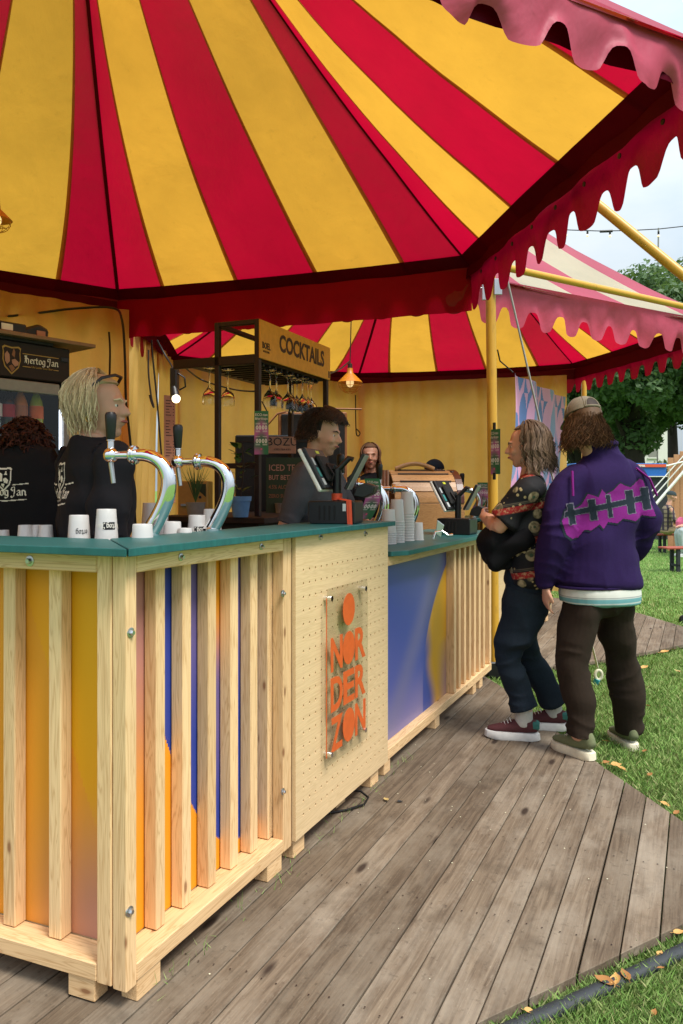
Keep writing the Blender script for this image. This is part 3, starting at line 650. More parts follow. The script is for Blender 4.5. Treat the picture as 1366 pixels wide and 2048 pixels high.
rows = [(1, 'N', 0), (1, 'R', 2), (2, 'D', 0), (2, 'E', 1), (2, 'R', 2), (3, 'Z', 0), (3, 'N', 2)]
for k, ch, cc in rows:
    me = text_mesh(ch, .185, M['orange_print'], ext=.0006, bold=.0052, align='CENTER', res=4)
    xs = [v_.co.x for v_ in me.vertices]; ys_ = [v_.co.y for v_ in me.vertices]; sc_ = (.112 / (max(xs) - min(xs)), .135 / (max(ys_) - min(ys_)))
    me.transform(Matrix.Translation((-(max(xs) + min(xs)) / 2, -(max(ys_) + min(ys_)) / 2, 0))); me.transform(Matrix.Diagonal((sc_[0], sc_[1], 1, 1)))
    link('letter', me, bp_, ip @ frame((xm + (cc - 1) * (cw - .002), ys - .0032, lz(k)), (1, 0, 0), yd=(0, 0, 1)))
# lower section
bw = empty('bar_section', O + d1 * 2.9, 0, 'lower bar section with blue and yellow print and slatted far end', 'bar counter', G); iw = Matrix.Translation(-bw.location) @ FRm
xb, xe = u_of(909), 3.95
hbeam(iw, 1.885, xe, 0, .09, .066, .115, bw, 'bottom_rail'); hbeam(iw, 1.885, xe, 0, .045, .995, 1.04, bw, 'top_rail')
vbeam(iw, xb + .004, xb + .05, .003, .09, .117, .993, bw, 'post'); vbeam(iw, xe - .046, xe, .002, .045, .117, .994, bw, 'post')
k = 0; x_ = xb + .135
while x_ < xe - .09: vbeam(iw, x_, x_ + .043, .010, .055, .117, .993, bw); x_ += .124
def blueprint(u, v):
    b1 = np.array(hexc('3d4f9e')); b2 = np.array(hexc('5c5fa0')); ye = np.array(hexc('e0a428')); pk = np.array(hexc('8b7fa6'))
    c = np.tile(b1, (len(u), 1)); st = np.sin((v * 1.5 + u * .9 - .3) * 5.0); c = mixc(c, b2, .35 + .25 * st)
    c = mixc(c, pk, sstep(.35, 0, v) * .7); c = mixc(c, np.array(hexc('7f7a90')), .4 * sstep(.25, 0, np.abs((v - .55) - (u - .55) * 1.2)))
    ue = .60 + .40 * np.clip((v - .15) / .75, 0, 1.4) ** 2.2
    e = sstep(-.004, .004, u - ue); fade = sstep(.02, .33, v); right = 1 - .55 * sstep(.80, 1.0, u) * sstep(.55, .1, v)
    c2 = mixc(np.tile(b1, (len(u), 1)), ye, sstep(.0, .16, u - ue - .10 * (1 - fade)) * right + .9 * sstep(.35, .6, v))
    return mixc(c, c2, e)
grid_panel('printed_panel', xb - 1.89, .88, .006, blueprint, M['printed'], bw, iw @ frame((1.89, .052, .115), (1, 0, 0), yd=(0, 0, 1)))
hbeam(iw, xb + .05, xe - .05, .092, .10, .115, .99, bw, 'back_board', 'shelf_wood')
for px in (777, 877, 951, 964): foot(iw, u_of(px), .006, bw, .08)
def top_board(poly, zl, zh, parent, name='countertop'):
    mb = MB(); lo = [Vector((p.x, p.y, zl)) for p in poly]; hi = [Vector((p.x, p.y, zh)) for p in poly]; n = len(poly)
    mb.add(lo + hi, [tuple(range(n))[::-1], tuple(range(n, 2 * n))] + [(i, (i + 1) % n, n + (i + 1) % n, n + i) for i in range(n)])
    m = mb.mesh(name, M['teal_paint'], bevel=.002); m.transform(Matrix.Translation(-parent.location)); return link(name, m, parent)
OV = .045; OC = O - FRm.to_3x3() @ Vector((OV, OV, 0)); IC = FRm @ Vector((.25, .27, 0))
top_board([OC + d1 * .001, FRm @ Vector((x1 + .0, -OV, 0)) + d1 * .02, FRm @ Vector((x1 + .02, .27, 0)), IC], 1.191, 1.213, br)
L_ = lambda x, y: FLm @ Vector((x, y, 0))
top_board([OC - d1 * .003 + d0 * .003, IC - d1 * .003 + d0 * .003, L_(-1.05, .27), L_(-1.05, -.05)], 1.191, 1.212, bl)
top_board([FRm @ Vector(p) for p in ((1.885, -.014, 0), (1.98, -.07, 0), (4.0, -.07, 0), (4.0, .5, 0), (1.885, .5, 0))], 1.042, 1.066, bw)
MB().tube([FRm @ Vector(p) for p in ((1.30, .09, .010), (1.40, .0, .009), (1.48, -.045, .010), (1.54, -.04, .018), (1.55, .0, .035), (1.50, .06, .05), (1.45, .12, .06))], .005, 6).build('cable', M['cable_black'], bp_, sm=60, mtx=Matrix.Translation(-bp_.location))
SHZ = 1.14   # working shelf behind the raised counter
sp1 = [FRm @ Vector((.26, .285, 0)), FRm @ Vector((1.86, .285, 0)), FRm @ Vector((1.86, .80, 0)), FRm @ Vector((.75, .80, 0))]
def shelf_board(poly, parent):
    mb = MB(); n = len(poly); mb.add([Vector((p.x, p.y, SHZ - .02)) for p in poly] + [Vector((p.x, p.y, SHZ)) for p in poly], [tuple(range(n))[::-1], tuple(range(n, 2 * n))] + [(i, (i + 1) % n, n + (i + 1) % n, n + i) for i in range(n)])
    m = mb.mesh('drip_shelf', M['steel']); m.transform(Matrix.Translation(-parent.location)); link('drip_shelf', m, parent)
shelf_board(sp1, br); shelf_board([FRm @ Vector((.255, .29, 0)), FRm @ Vector((.745, .81, 0)), L_(-1.05, .80), L_(-1.05, .285)], bl)
# second bar behind
pa, pb = onground(1062, 1264), onground(1103, 1240)
sb = empty('bar_section', pa, 0, 'pale plywood end of another bar seen between the two customers', 'bar counter', G); f2 = Matrix.Translation(-pa) @ frame(pa, pb - pa, (0, 0, 1)); Lb = (pb - pa).length
hbeam(f2, -1.2, Lb, 0, .02, .08, 1.10, sb, 'panel', 'plywood'); hbeam(f2, -1.2, Lb + .03, -.05, .45, 1.102, 1.125, sb, 'countertop', 'teal_paint'); foot(f2, Lb - .1, .02, sb)
hbeam(f2, Lb - .02, Lb, .021, .42, .08, 1.10, sb, 'end_panel', 'plywood')
# ------------------------------------------------------------------ things on and behind the bar
CT = 1.213   # upper counter top
def cup_mesh():
    mb = MB(); H = .115
    prof = [(.0, H - .004), (.027, H - .004), (.0275, H - .009), (.029, H), (.0305, H - .002), (.0315, H - .028), (.0322, H - .030), (.0375, .006), (.0395, .004), (.0395, 0), (.0375, 0), (.0365, .004), (.030, H - .012), (0, H - .012)]
    mb.lathe(prof, 22, cap=False)
    for k in range(22):
        a = 2 * math.pi * k / 22; c_, s_ = math.cos(a), math.sin(a)
        mb.tube([(c_ * .0298, s_ * .0298, H - .006), (c_ * .0312, s_ * .0312, H - .027)], .0006, 3)
    return mb.mesh('cup', M['cup_plastic'], sm=35)
CUP = cup_mesh()
def cup_obj(p, label, group='upturned white plastic cups on the bar', sc=1.0, tint=None):
    o = link('plastic_cup', CUP); o.location = p; o.scale = (sc, sc, sc); o.rotation_euler = (0, 0, rnd.uniform(0, 6)); tag(o, label, 'cup', group); return o
def cup_print(o, s, sc=1.0, band=True, face=None):
    """the maker's name printed round the cup, upside down like the cup"""
    me_ps, w = gothic(s, .017); V = []; Fs = []
    z0 = .062
    def onc(x, y, r0=.0006): r = .0375 - (y) * .062 + r0 ; a = x / .036; return (r * math.sin(a), -r * math.cos(a), y)
    mb = MB()
    if band:
        for i in range(8):
            a, b = -.021 + .042 * i / 8, -.021 + .042 * (i + 1) / 8; mb.add([onc(a, z0 - .012), onc(b, z0 - .012), onc(b, z0 + .012), onc(a, z0 + .012)], [(0, 1, 2, 3)], 0)
    for q in me_ps:
        mb.add([onc(-(a.x - w / 2), z0 - (a.y - .006), .0012) for a in q], [(0, 1, 2, 3)], 1 if band else 0)
    b = mb.mesh('cup_print', [M['black_plastic'], M['white_print']])
    c = link('cup_print', b, o); 
    d = Vector((-o.location.x, -o.location.y)); c.rotation_euler = (0, 0, math.atan2(d.y, d.x) + math.pi / 2 - o.rotation_euler.z + (face or 0))
specs = [(8, 1060, 2.95, 'low cup at the far left edge of the bar', 0, 1), (50, 1050, 2.9, 'left cup of the short row at the far left', 0, 1), (71, 1050, 2.93, 'middle cup of the short row at the far left', 0, 1), (92, 1050, 2.9, 'right cup of the short row at the far left', 0, 1),
         (158, 1030, 2.52, 'cup with round black print in front of the blonde woman', 2, 2), (213, 1018, 2.5, 'tallest cup left of the bar corner with grey name print', 1, 3), (285, 1048, 2.42, 'plain low cup at the foot of the left beer tap', 0, 1),
         (345, 1043, 2.72, 'plain cup between the two front beer taps', 0, 1), (370, 1056, 2.70, 'lowest plain cup between the two front beer taps', 0, 1), (394, 1030, 2.86, 'cup with black name band left of the right beer tap', 1, 2), (424, 1018, 2.9, 'tall cup touching the right beer tap', 1, 3)]
for i, (px, pt, Y, lb, pr_, n) in enumerate(specs):
    p = at(px, 1000, Y); zt = HC - (pt - HY) / F * Y; sc = 1.0 if n > 1 else min(1.0, (zt - SHZ) / .115); p.z = SHZ
    hs_ = (zt - SHZ - .115 * sc) / max(1, n - 1) if n > 1 else 0
    for k in range(n):
        o = cup_obj(p + Vector((0, 0, hs_ * k)), lb if k == n - 1 else ('lowest cup under the ' if k == 0 else 'second cup under the ') + lb.replace('cup ', 'one ', 1)[:60], sc=sc)
    if pr_: cup_print(o, 'Hertog Jan' if pr_ == 1 else 'ertog', band=(pr_ == 1), face=.25)
for i, (px, Y, n) in enumerate(((300, 3.35, 4), (282, 3.3, 1), (322, 3.4, 2))):
    for k in range(n): cup_obj(at(px, 1000, Y).xy.to_3d() + Vector((0, 0, 1.10 + k * .03)), ['clear cup number %s in the dim stack behind the left tap' % ('one two three four'.split()[k]), 'single dim cup left of the stack behind the left tap', 'dim cup %s right of the stack behind the left tap' % ('low', 'high')[k % 2]][i], 'cups on the back shelf')
# tall stacks on the lower counter
LT = 1.067
ords = 'bottom second third fourth fifth sixth seventh eighth ninth tenth eleventh'.split()
for nm, px, py, n, pit in (('left', 786, 1084, 6, .012), ('middle', 803, 1078, 9, .014), ('right', 823, 1072, 11, .0155)):
    Y = {'left': 3.84, 'middle': 4.0, 'right': 4.16}[nm]
    p = FRm @ Vector((u_of(px - 9, .18), .18, 0)); p.z = LT
    for k in range(n): cup_obj(p + Vector((0, 0, k * pit)), '%s cup of the %s tall stack on the lower counter' % (ords[k], nm), 'cups stacked on the lower counter', 1.12)
cup_obj(FRm @ Vector((u_of(836, .14), .14, 0)) + Vector((0, 0, LT)), 'single small cup beside the right tall stack', 'cups stacked on the lower counter', .9)

# beer taps
def tap(base, dirv, sc, label, handle=True, spout=True, sign=None):
    """swan neck column: rises from the counter, swells outward and comes back to a tap head; dirv = where the head points"""
    root = empty('beer_tap', base, 0, label, 'beer tap', 'chrome swan neck beer taps'); x = Vector(dirv).normalized()
    P = lambda a, z: x * (-a) * sc + Vector((0, 0, z * sc))
    pts = [P(0, 0), P(.03, .05), P(.055, .10), P(.068, .145), P(.068, .185), P(.052, .22), P(.024, .244), P(-.010, .255), P(-.04, .256)]
    fine = []
    for i in range(len(pts) - 1):
        p0, p1, p2, p3 = pts[max(i - 1, 0)], pts[i], pts[i + 1], pts[min(i + 2, len(pts) - 1)]
        for t in (0, .25, .5, .75):
            fine.append(.5 * ((2 * p1) + (p2 - p0) * t + (2 * p0 - 5 * p1 + 4 * p2 - p3) * t * t + (3 * p1 - p0 - 3 * p2 + p3) * t ** 3))
    fine.append(pts[-1]); n = len(fine)
    rr = [sc * (.0275 - .0085 * (i / (n - 1)) ** 1.2) for i in range(n)]
    MB().tube(fine, rr, 20).build('swan_neck', M['chrome'], root, sm=60)
    MB().lathe([(.030 * sc, -.073), (.030 * sc, -.002)], 20).build('pedestal', M['chrome'], root, sm=40)
    MB().lathe([(.034 * sc, 0), (.034 * sc, .008 * sc), (.028 * sc, .012 * sc)], 20).build('base_flange', M['chrome'], root, sm=40)
    hx = frame(P(-.04, .256), x, yd=(0, 0, 1)); rot = hx @ Matrix.Rotation(R(90), 4, 'Y')
    MB().lathe([(.02 * sc, 0), (.030 * sc, .002 * sc), (.030 * sc, .007 * sc), (.022 * sc, .010 * sc), (.031 * sc, .013 * sc), (.031 * sc, .018 * sc), (.024 * sc, .024 * sc), (.014 * sc, .030 * sc), (.013 * sc, .078 * sc)], 20, rot).build('collar', M['chrome'], root, sm=50)
    if handle:
        c = P(-.132, .256); MB().ball(c, .025 * sc, 16, 12).build('tap_head', M['chrome'], root, sm=80)
        MB().lathe([(.011 * sc, .018 * sc), (.011 * sc, .045 * sc), (.014 * sc, .047 * sc), (.014 * sc, .05 * sc)], 14, Matrix.Translation(c)).build('handle_stem', M['chrome'], root, sm=40)
        MB().lathe([(.011 * sc, .05 * sc), (.014 * sc, .056 * sc), (.0185 * sc, .115 * sc), (.019 * sc, .13 * sc), (.014 * sc, .139 * sc), (.0, .141 * sc)], 16, Matrix.Translation(c)).build('handle', M['black_plastic'], root, sm=40)
        MB().tube([c + Vector((0, 0, -.02)) * sc, c + x * .0 - x * .010 * sc + Vector((0, 0, -.09)) * sc], [.0085 * sc, .0075 * sc], 12).build('spout', M['steel'], root, sm=50)
    return root
rdir = (-1, .22, 0)
b1 = at(297, 1078, 2.54); b1.z = CT; tap(b1, rdir, 1.02, 'left front swan neck beer tap with black handle')
b2 = at(422, 1068, 2.84); b2.z = CT; tap(b2, rdir, .98, 'right front swan neck beer tap with black handle')
def eco(u, v):
    c = mixc(np.tile(np.array(hexc('2f7a4c')), (len(u), 1)), np.array(hexc('c06aa8')), np.clip(np.exp(-((v - .42 - .2 * np.sin(u * 3)) / .16) ** 2) + sstep(.25, 0, v) * sstep(.8, .2, u), 0, 1)); w = np.array(hexc('e8efe6'))
    for cyy in (.62, .31):
        for cxx in (.2, .40, .62, .82): c = mixc(c, w, (((u - cxx) / .085) ** 2 + ((v - cyy) / .05) ** 2 < 1) & ~((np.abs(u - cxx) < .022) & (np.abs(v - cyy) < .025)))
    for cyy in (.72, .70, .54, .52, .41, .24, .22): c = mixc(c, w, (np.abs(v - cyy) < .004) & (np.abs(((u * 2) % 1) - .5) < .33))
    c = mixc(c, np.array(hexc('e0508c')), ((np.abs(u - .5) < .06) & (np.abs(v - .12) < .02))); return c
def eco_sign(root, w, h, mtx, pos=None, flatboard=True):
    if flatboard: MB().box((0, 0, -.004), (w, h, -.0006)).build('board', M['black_plastic'], root, mtx=mtx)
    grid_panel('board_print', w, h, w / 90, eco, M['printed'], root, mtx, pos)
    for k, tx in enumerate(('ECO-tax', '&hardcups')):
        me = text_mesh(tx, h * .085, M['white_print'], ext=0, bold=h * .0012, align='CENTER', sx=.95 if k == 0 else .8)
        me.transform(Matrix.Translation((w * .5, h * (.885 - .085 * k), .0015)))
        if pos is not None:
            V = np.array([v_.co[:] for v_ in me.vertices]); V = pos(V); me.vertices.foreach_set('co', V.astype(np.float32).ravel())
        link('lettering', me, root, mtx)
# taps standing behind the lower counter
b3 = at(706, 1062, 4.05); b3.z = 1.10
def column_with_sign(px, Y, label, sc, lab2, dx=-.05, bs=.9):
    b = FRm @ Vector((u_of(px, .42), .42, 0)); b.z = LT
    t = tap(b, (-1, .15, 0), sc, label, handle=True)
    sg = empty('price_board', b, 0, lab2, 'sign', 'small green and pink cup tax boards')
    W, H = .10 * bs, .26 * bs
    def pos(V):
        V = V.copy(); s = V[:, 1] / H; V2 = V.copy(); V2[:, 2] = V[:, 2] + .010 + .0 * s; off = (-.055 + .135 * np.sin(np.pi * np.clip(s * .62 + .06, 0, 1))) * bs * .6
        V2[:, 0] = V[:, 0] + off - .01; return V2
    m = frame((dx, -.07, .125), (1, -.25, 0), yd=(0, 0, 1)); eco_sign(sg, W, H, m, pos, False)
    return t
column_with_sign(738, 3.95, 'chrome beer tap behind the large till, its neck wearing a printed board', 1.28, 'curved green and pink cup board on the tap beside the large till')
b = FRm @ Vector((u_of(806, .42), .42, 0)); b.z = LT; tap(b, (-1, .1, 0), 1.18, 'bare chrome tap rising behind the tall cup stacks')
b = FRm @ Vector((u_of(940, .42), .42, 0)); b.z = LT; tap(b, (-1, .1, 0), 1.15, 'chrome tap directly behind the small till')
column_with_sign(958, 5.25, 'chrome tap nearest the yellow pole, wearing a printed board', 1.12, 'green and pink cup board on the tap nearest the yellow pole')

# tills
def till(loc, rz, sc, label, strap, stick):
    r = empty('till', loc, rz, label, 'till', 'point of sale tills'); S = lambda *a: tuple(x * sc for x in a)
    prof = [(-.135, .012), (-.12, 0), (.12, 0), (.125, .01), (.125, .118), (.118, .124), (-.13, .124), (-.137, .118)]
    m = frame((0, 0, 0), (1, 0, 0), yd=(0, 0, 1))
    MB().prism([(a * sc, b * sc) for a, b in prof], -.10 * sc, .10 * sc, m).build('printer_box', M['black_plastic'], r, bevel=.004)
    for k in range(4): MB().box(S(-.075 + k * .028, -.104, .02), S(-.066 + k * .028, -.099, .10)).build('rib', M['black_rubber'], r)
    MB().tube([S(0, 0, .12), S(0, 0, .30)], .024 * sc, 14).build('stand', M['black_plastic'], r, sm=60)
    # two screens back to back, the nearer one tipped; seen from the side
    md = Matrix.Translation(Vector(S(-.085, 0, .30))) @ Matrix.Rotation(R(-28), 4, 'Y') @ Matrix.Rotation(R(90), 4, 'Y')
    a = MB().box(S(-.125, -.17, -.012), S(.125, .17, .010), md).build('screen', M['black_plastic'], r, bevel=.004)
    MB().box(S(-.130, -.175, -.034), S(.128, .173, -.0125), md).build('screen_frame', M['white_paint'], r, bevel=.005)
    MB().box(S(-.07, -.09, .011), S(.09, .09, .035), md).build('screen_back', M['black_rubber'], r, bevel=.008)
    for k, (mm, a0, b0, w_, h_) in enumerate((('sticker_white', -.06, -.15, .045, .03), ('sticker_teal', .0, -.15, .055, .04), ('sticker_white', .065, -.15, .04, .045), ('sticker_yellow', -.11, .0, .018, .06))):
        MB().box(S(a0, b0, .0105), S(a0 + w_, b0 + h_, .0118), md).build('sticker', M[mm], r)
    md2 = Matrix.Translation(Vector(S(.11, 0, .285))) @ Matrix.Rotation(R(28), 4, 'Y') @ Matrix.Rotation(R(90), 4, 'Y')
    MB().box(S(-.11, -.05, -.009), S(.11, .05, .009), md2).build('customer_screen', M['black_plastic'], r, bevel=.004)
    MB().box(S(-.105, -.045, .0095), S(.105, .045, .0135), md2).build('customer_screen_face', M['grey_plastic'], r)
    MB().prism([(a * sc, b * sc) for a, b in ((.10, .15), (.16, .14), (.215, .165), (.225, .205), (.17, .225), (.12, .20))], -.045 * sc, .045 * sc, m).build('card_reader', M['black_plastic'], r, bevel=.005)
    MB().tube([S(-.02, 0, .29), S(-.06, 0, .30)], .035 * sc, 12).build('hinge', M['black_rubber'], r, sm=50)
    MB().tube([S(.0, 0, .29), S(.07, 0, .36), S(.09, 0, .35)], .016 * sc, 8).build('arm', M['black_plastic'], r, sm=50)
    MB().tube([S(-.05, -.03, .33), S(.0, -.06, .27), S(-.02, -.05, .21), S(-.08, -.04, .20), S(-.09, -.03, .27)], .004 * sc, 6).build('lead', M['cable_black'], r, sm=60)
    if strap:
        MB().tube([S(0, 0, .128), S(0, 0, .165)], .030 * sc, 14).build('strap_ring', M['orange_strap'], r, sm=50)
        for yy, dx in ((-.106, 0), (-.109, .012)):
            MB().add([S(.08 + dx, yy, .13), S(.098 + dx, yy, .13), S(.108 + dx, yy - .01, -.045), S(.092 + dx, yy - .01, -.045)], [(0, 1, 2, 3)]).add([S(.0, -.02, .135), S(.02, -.02, .14), S(.098 + dx, yy, .13), S(.08 + dx, yy, .126)], [(0, 1, 2, 3)]).build('strap', M['orange_strap'], r)
        MB().box(S(.06, -.106, .07), S(.078, -.1012, .11)).build('sticker', M['sticker_white'], r)
    return r
p = FRm @ Vector((u_of(674, .10), .10, 0)); till(Vector((p.x, p.y, CT)), R(-15), .80, 'large black till on the upper counter tied with an orange strap', True, True)
p = FRm @ Vector((u_of(916, .10), .10, 0)); till(Vector((p.x, p.y, LT)), R(-26), .86, 'smaller black till on the lower teal counter', False, True)
e = empty('hand_tap', at(878, 1072, 4.5).xy.to_3d() + Vector((0, 0, LT)), 0, 'small chrome hose fitting left of the small till', 'fitting')
MB().tube([(-.03, 0, .01), (-.02, 0, .05), (.02, 0, .055), (.05, 0, .03), (.08, 0, .035)], .009, 8).build('hose', M['chrome'], e, sm=60)
MB().prism([(0, .02), (.03, .0), (.05, .07), (.01, .10)], -.006, .006, frame((-.02, 0, .02), (1, 0, 0), yd=(0, 0, 1))).build('lever', M['steel'], e, bevel=.002)

# fridge with glass door, lit inside
fx = Vector((.636, .771, 0)).normalized(); FRC = Vector((-1.497, 4.30, 0)); fl = FRC - fx * .68
fr_ = empty('drinks_fridge', FRC - fx * .34, 0, 'tall dark drinks fridge with glass door and gold crest', 'fridge'); fm = Matrix.Translation(-fr_.location) @ frame(fl, fx, (0, 0, 1))  # x right, y into the fridge, z up
W = .68
def fbox(lo, hi, name, mat, bev=.004, par=None): return MB().box(lo, hi, fm).build(name, M[mat], par or fr_, bevel=bev)
fbox((0, .04, .12), (.03, .60, 2.1), 'side_panel', 'black_plastic'); fbox((W - .03, .04, .12), (W, .60, 2.1), 'side_panel', 'black_plastic'); fbox((.03, .57, .12), (W - .03, .60, 2.1), 'back_panel', 'black_plastic'); fbox((.03, .04, .12), (W - .03, .57, .2), 'floor_panel', 'grey_plastic')
hd = fbox((0, 0, 1.945), (W, .60, 2.135), 'header', 'dark_brown', .006)
for a, b, c_, d_ in ((.0, .045, .14, 1.935), (W - .034, W - .0, .14, 1.935)): fbox((a, 0, c_), (b, .035, d_), 'door_frame', 'grey_plastic', .004)
fbox((.046, 0, 1.875), (W - .061, .035, 1.935), 'door_frame', 'grey_plastic'); fbox((.046, 0, .14), (W - .061, .035, .22), 'door_frame', 'grey_plastic')
MB().add([fm @ Vector(p) for p in ((.045, .016, .22), (W - .06, .016, .22), (W - .06, .016, 1.875), (.045, .016, 1.875))], [(0, 1, 2, 3)]).build('door_glass', M['door_glass'], fr_)
MB().box((W - .048, .02, .95), (W - .039, .03, 1.80), fm).build('light_strip', M['fridge_light'], fr_)
for zz in (.6, 1.15, 1.655):
    mb = MB()
    for k in range(9): mb.tube([(.04, .08 + k * .055, zz), (W - .04, .08 + k * .055, zz)], .003, 4)
    mb.build('wire_shelf', M['steel'], fr_, mtx=fm)
mb = MB()
for a, b, zz in ((.405, .61, 2.075), (.405, .45, 2.008), (.58, .61, 2.008)): mb.box((a, -.0035, zz - .002), (b, -.001, zz + .002))
mb.build('gold_line', M['gold_line'], hd, mtx=fm)
gothic_obj('lettering', 'Hertog Jan', .037, M['white_print'], hd, fm @ frame((.512, -.002, 2.028), (1, 0, 0), yd=(0, 0, 1)))
text('lettering', 'Uit Liefde voor Bier', .015, M['gold_line'], hd, fm @ frame((.515, -.002, 2.005), (1, 0, 0), yd=(0, 0, 1)), align='CENTER')
shield = [(-.06, .075), (-.045, .085), (0, .078), (.045, .085), (.06, .075), (.055, .05), (.058, 0), (.045, -.045), (0, -.09), (-.045, -.045), (-.058, 0), (-.055, .05)]
sm_ = fm @ frame((.345, -.001, 2.035), (1, 0, 0), yd=(0, 0, 1))
def shield_obj(par, mtx, sc, mats, name='crest'):
    c = MB(); c.prism([(a * sc, b * sc) for a, b in shield], 0, .002, mi=0); c.prism([(a * sc * .88, b * sc * .88) for a, b in shield], .002, .003, mi=1)
    c.prism([(a * sc, b * sc) for a, b in ((-.045, .03), (-.03, .05), (-.015, .03), (-.012, -.01), (-.03, -.03), (-.042, -.01))], .003, .0038, mi=2)
    c.prism([(a * sc, b * sc) for a, b in ((.0, .0), (.02, .008), (.045, -.012), (.04, -.03), (.02, -.04), (.002, -.02))], .003, .0038, mi=2)
    c.prism([(a * sc, b * sc) for a, b in ((.0, .03), (.012, .075), (.022, .05), (.018, .015))], .003, .0036, mi=3)
    c.prism([(a * sc, b * sc) for a, b in ((-.02, -.04), (.0, -.03), (.02, -.05), (.0, -.075))], .003, .0036, mi=3)
    return c.build(name, [M[m] for m in mats], par, mtx=mtx)
shield_obj(hd, sm_, .85, ('gold_line', 'dark_brown', 'bozu_board', 'brown_wood'))
fbox((.625, -.006, 2.06), (.67, .0, 2.085), 'thermostat', 'black_plastic', .002)
flat('red_label', 'a81c2c'); flat('cola', '1a0c0a', .2); flat('orange_label', 'd8661c'); flat('lemon_drink', '9a9c14', .25); flat('orange_drink', 'c8702c', .3); flat('label_brown', 'a8643c', .5); flat('cap_blue', '24407c'); flat('cap_red', 'a0202c')
def bottle(x, y, z, h, r, liquid, label, cap, lb):
    o = empty('drink_bottle', fr_.location + fm @ Vector((x, y, z)), 0, lb, 'bottle', 'bottles on the fridge shelf')
    MB().lathe([(r * .9, 0), (r, .01), (r, h * .62), (r * .85, h * .72), (r * .35, h * .9), (r * .33, h * .96)], 14).build('bottle_body', M[liquid], o, sm=60)
    MB().lathe([(r * 1.02, h * .34), (r * 1.03, h * .35), (r * 1.03, h * .60), (r * 1.02, h * .61)], 14, cap=False).build('label_sleeve', M[label], o, sm=60)
    MB().lathe([(r * .38, h * .955), (r * .38, h)], 12).build('cap', M[cap], o, sm=40)
bottle(.305, .10, 1.66, .25, .037, 'bottle_clear', 'white_paint', 'cap_blue', 'clear water bottle leftmost on the fridge shelf')
bottle(.378, .10, 1.66, .25, .035, 'cola', 'red_label', 'cap_red', 'cola bottle with red label on the fridge shelf')
bottle(.4525, .11, 1.66, .25, .038, 'orange_drink', 'label_brown', 'cap_blue', 'cloudy amber bottle beside the cola on the fridge shelf')
bottle(.538, .10, 1.66, .255, .036, 'lemon_drink', 'orange_label', 'cap_blue', 'yellow green bottle with orange label in the fridge')
sh = empty('shelf', fr_.location, 0, 'wooden board shelf lying on top of the fridge', 'shelf'); MB().box((-.2, -.05, 2.155), (W + .13, .34, 2.175), fm).build('board', M['shelf_wood'], sh, bevel=.002); MB().box((-.1, .0, 2.138), (W - .1, .3, 2.154), fm).build('batten', M['dark_brown'], sh)
cr = empty('crate', fr_.location, 0, 'flat black slotted crate on the shelf above the fridge', 'crate')
MB().box((-.1, .02, 2.178), (.44, .28, 2.235), fm).build('tray', M['black_plastic'], cr, bevel=.006)
for k in range(7): MB().box((.06 + k * .03, .014, 2.192), (.08 + k * .03, .0195, 2.205), fm).build('slot', M['grey_plastic'], cr)
MB().box((.30, .013, 2.19), (.36, .0185, 2.222), fm).build('label_sticker', M['white_paint'], cr)
bx = empty('handheld_box', fr_.location, 0, 'dark rounded box with pale label at the shelf end above the fridge', 'box')
MB().prism([(.47, 2.178), (.62, 2.178), (.63, 2.25), (.57, 2.275), (.47, 2.235)], -.25, -.12, fm @ frame((0, 0, 0), (1, 0, 0), yd=(0, 0, 1))).build('case', M['black_plastic'], bx, bevel=.012)
MB().box((.55, .114, 2.185), (.60, .1195, 2.235), fm).build('label_sticker', M['bozu_board'], bx)

# cocktail stand
ST = Vector((-.529, 5.0, 0)); sd = Vector((.425, 1, 0)).normalized(); st = empty('cocktail_stand', ST, 0, 'dark steel cocktail stand with a yellow header sign', 'stand'); sf = frame((0, 0, 0), sd, (0, 0, 1))  # x along the front, y inward(left)
SL, SDp = 1.10, .46
def sbox(lo, hi, name, mat='dark_steel', par=None, bev=.003): return MB().box(lo, hi, sf).build(name, M[mat], par or st, bevel=bev)
for x_, y_ in ((0, 0), (SL - .035, 0), (0, .30), (SL - .035, .30)): sbox((x_, y_, 1.19), (x_ + .035, y_ + .035, 2.46), 'post')
for zz in (2.43, ): 
    for y_ in (0, .30): sbox((.036, y_ + .001, zz), (SL - .036, y_ + .034, zz + .03), 'rail')
    for x_ in (0, SL - .035): sbox((x_ + .001, .036, zz), (x_ + .034, .299, zz + .03), 'rail')
for x_ in (.0,): sbox((x_ + .001, .036, 1.50), (x_ + .034, .299, 1.535), 'rail')
sbox((.03, .04, 2.20), (SL, .62, 2.235), 'glass_rack'); sbox((.0, .036, 2.175), (.03, .66, 2.235), 'rack_edge')
for k in range(12): sbox((.06 + k * .085, .05, 2.18), (.085 + k * .085, .50, 2.198), 'rack_rail', bev=0)
sb_ = sbox((-.006, -.012, 2.205), (SL + .004, -.001, 2.455), 'header_board', 'sign_yellow')
text('lettering', 'COCKTAILS', .158, M['sign_brown'], sb_, sf @ frame((.62, -.0135, 2.295), (1, 0, 0), yd=(0, 0, 1)), bold=.0045, align='CENTER', sx=.86, res=3)
text('lettering', 'BOEL', .058, M['sign_brown'], sb_, sf @ frame((.075, -.0135, 2.275), (1, 0, 0), yd=(0, 0, 1)), bold=.0012, align='CENTER', sx=.8)
text('lettering', 'IN DE BAR', .018, M['sign_brown'], sb_, sf @ frame((.075, -.0135, 2.25), (1, 0, 0), yd=(0, 0, 1)), align='CENTER')
MB().box((1.065, -.0135, 2.22), (1.09, -.0122, 2.27), sf).build('mark', M['sign_brown'], sb_)
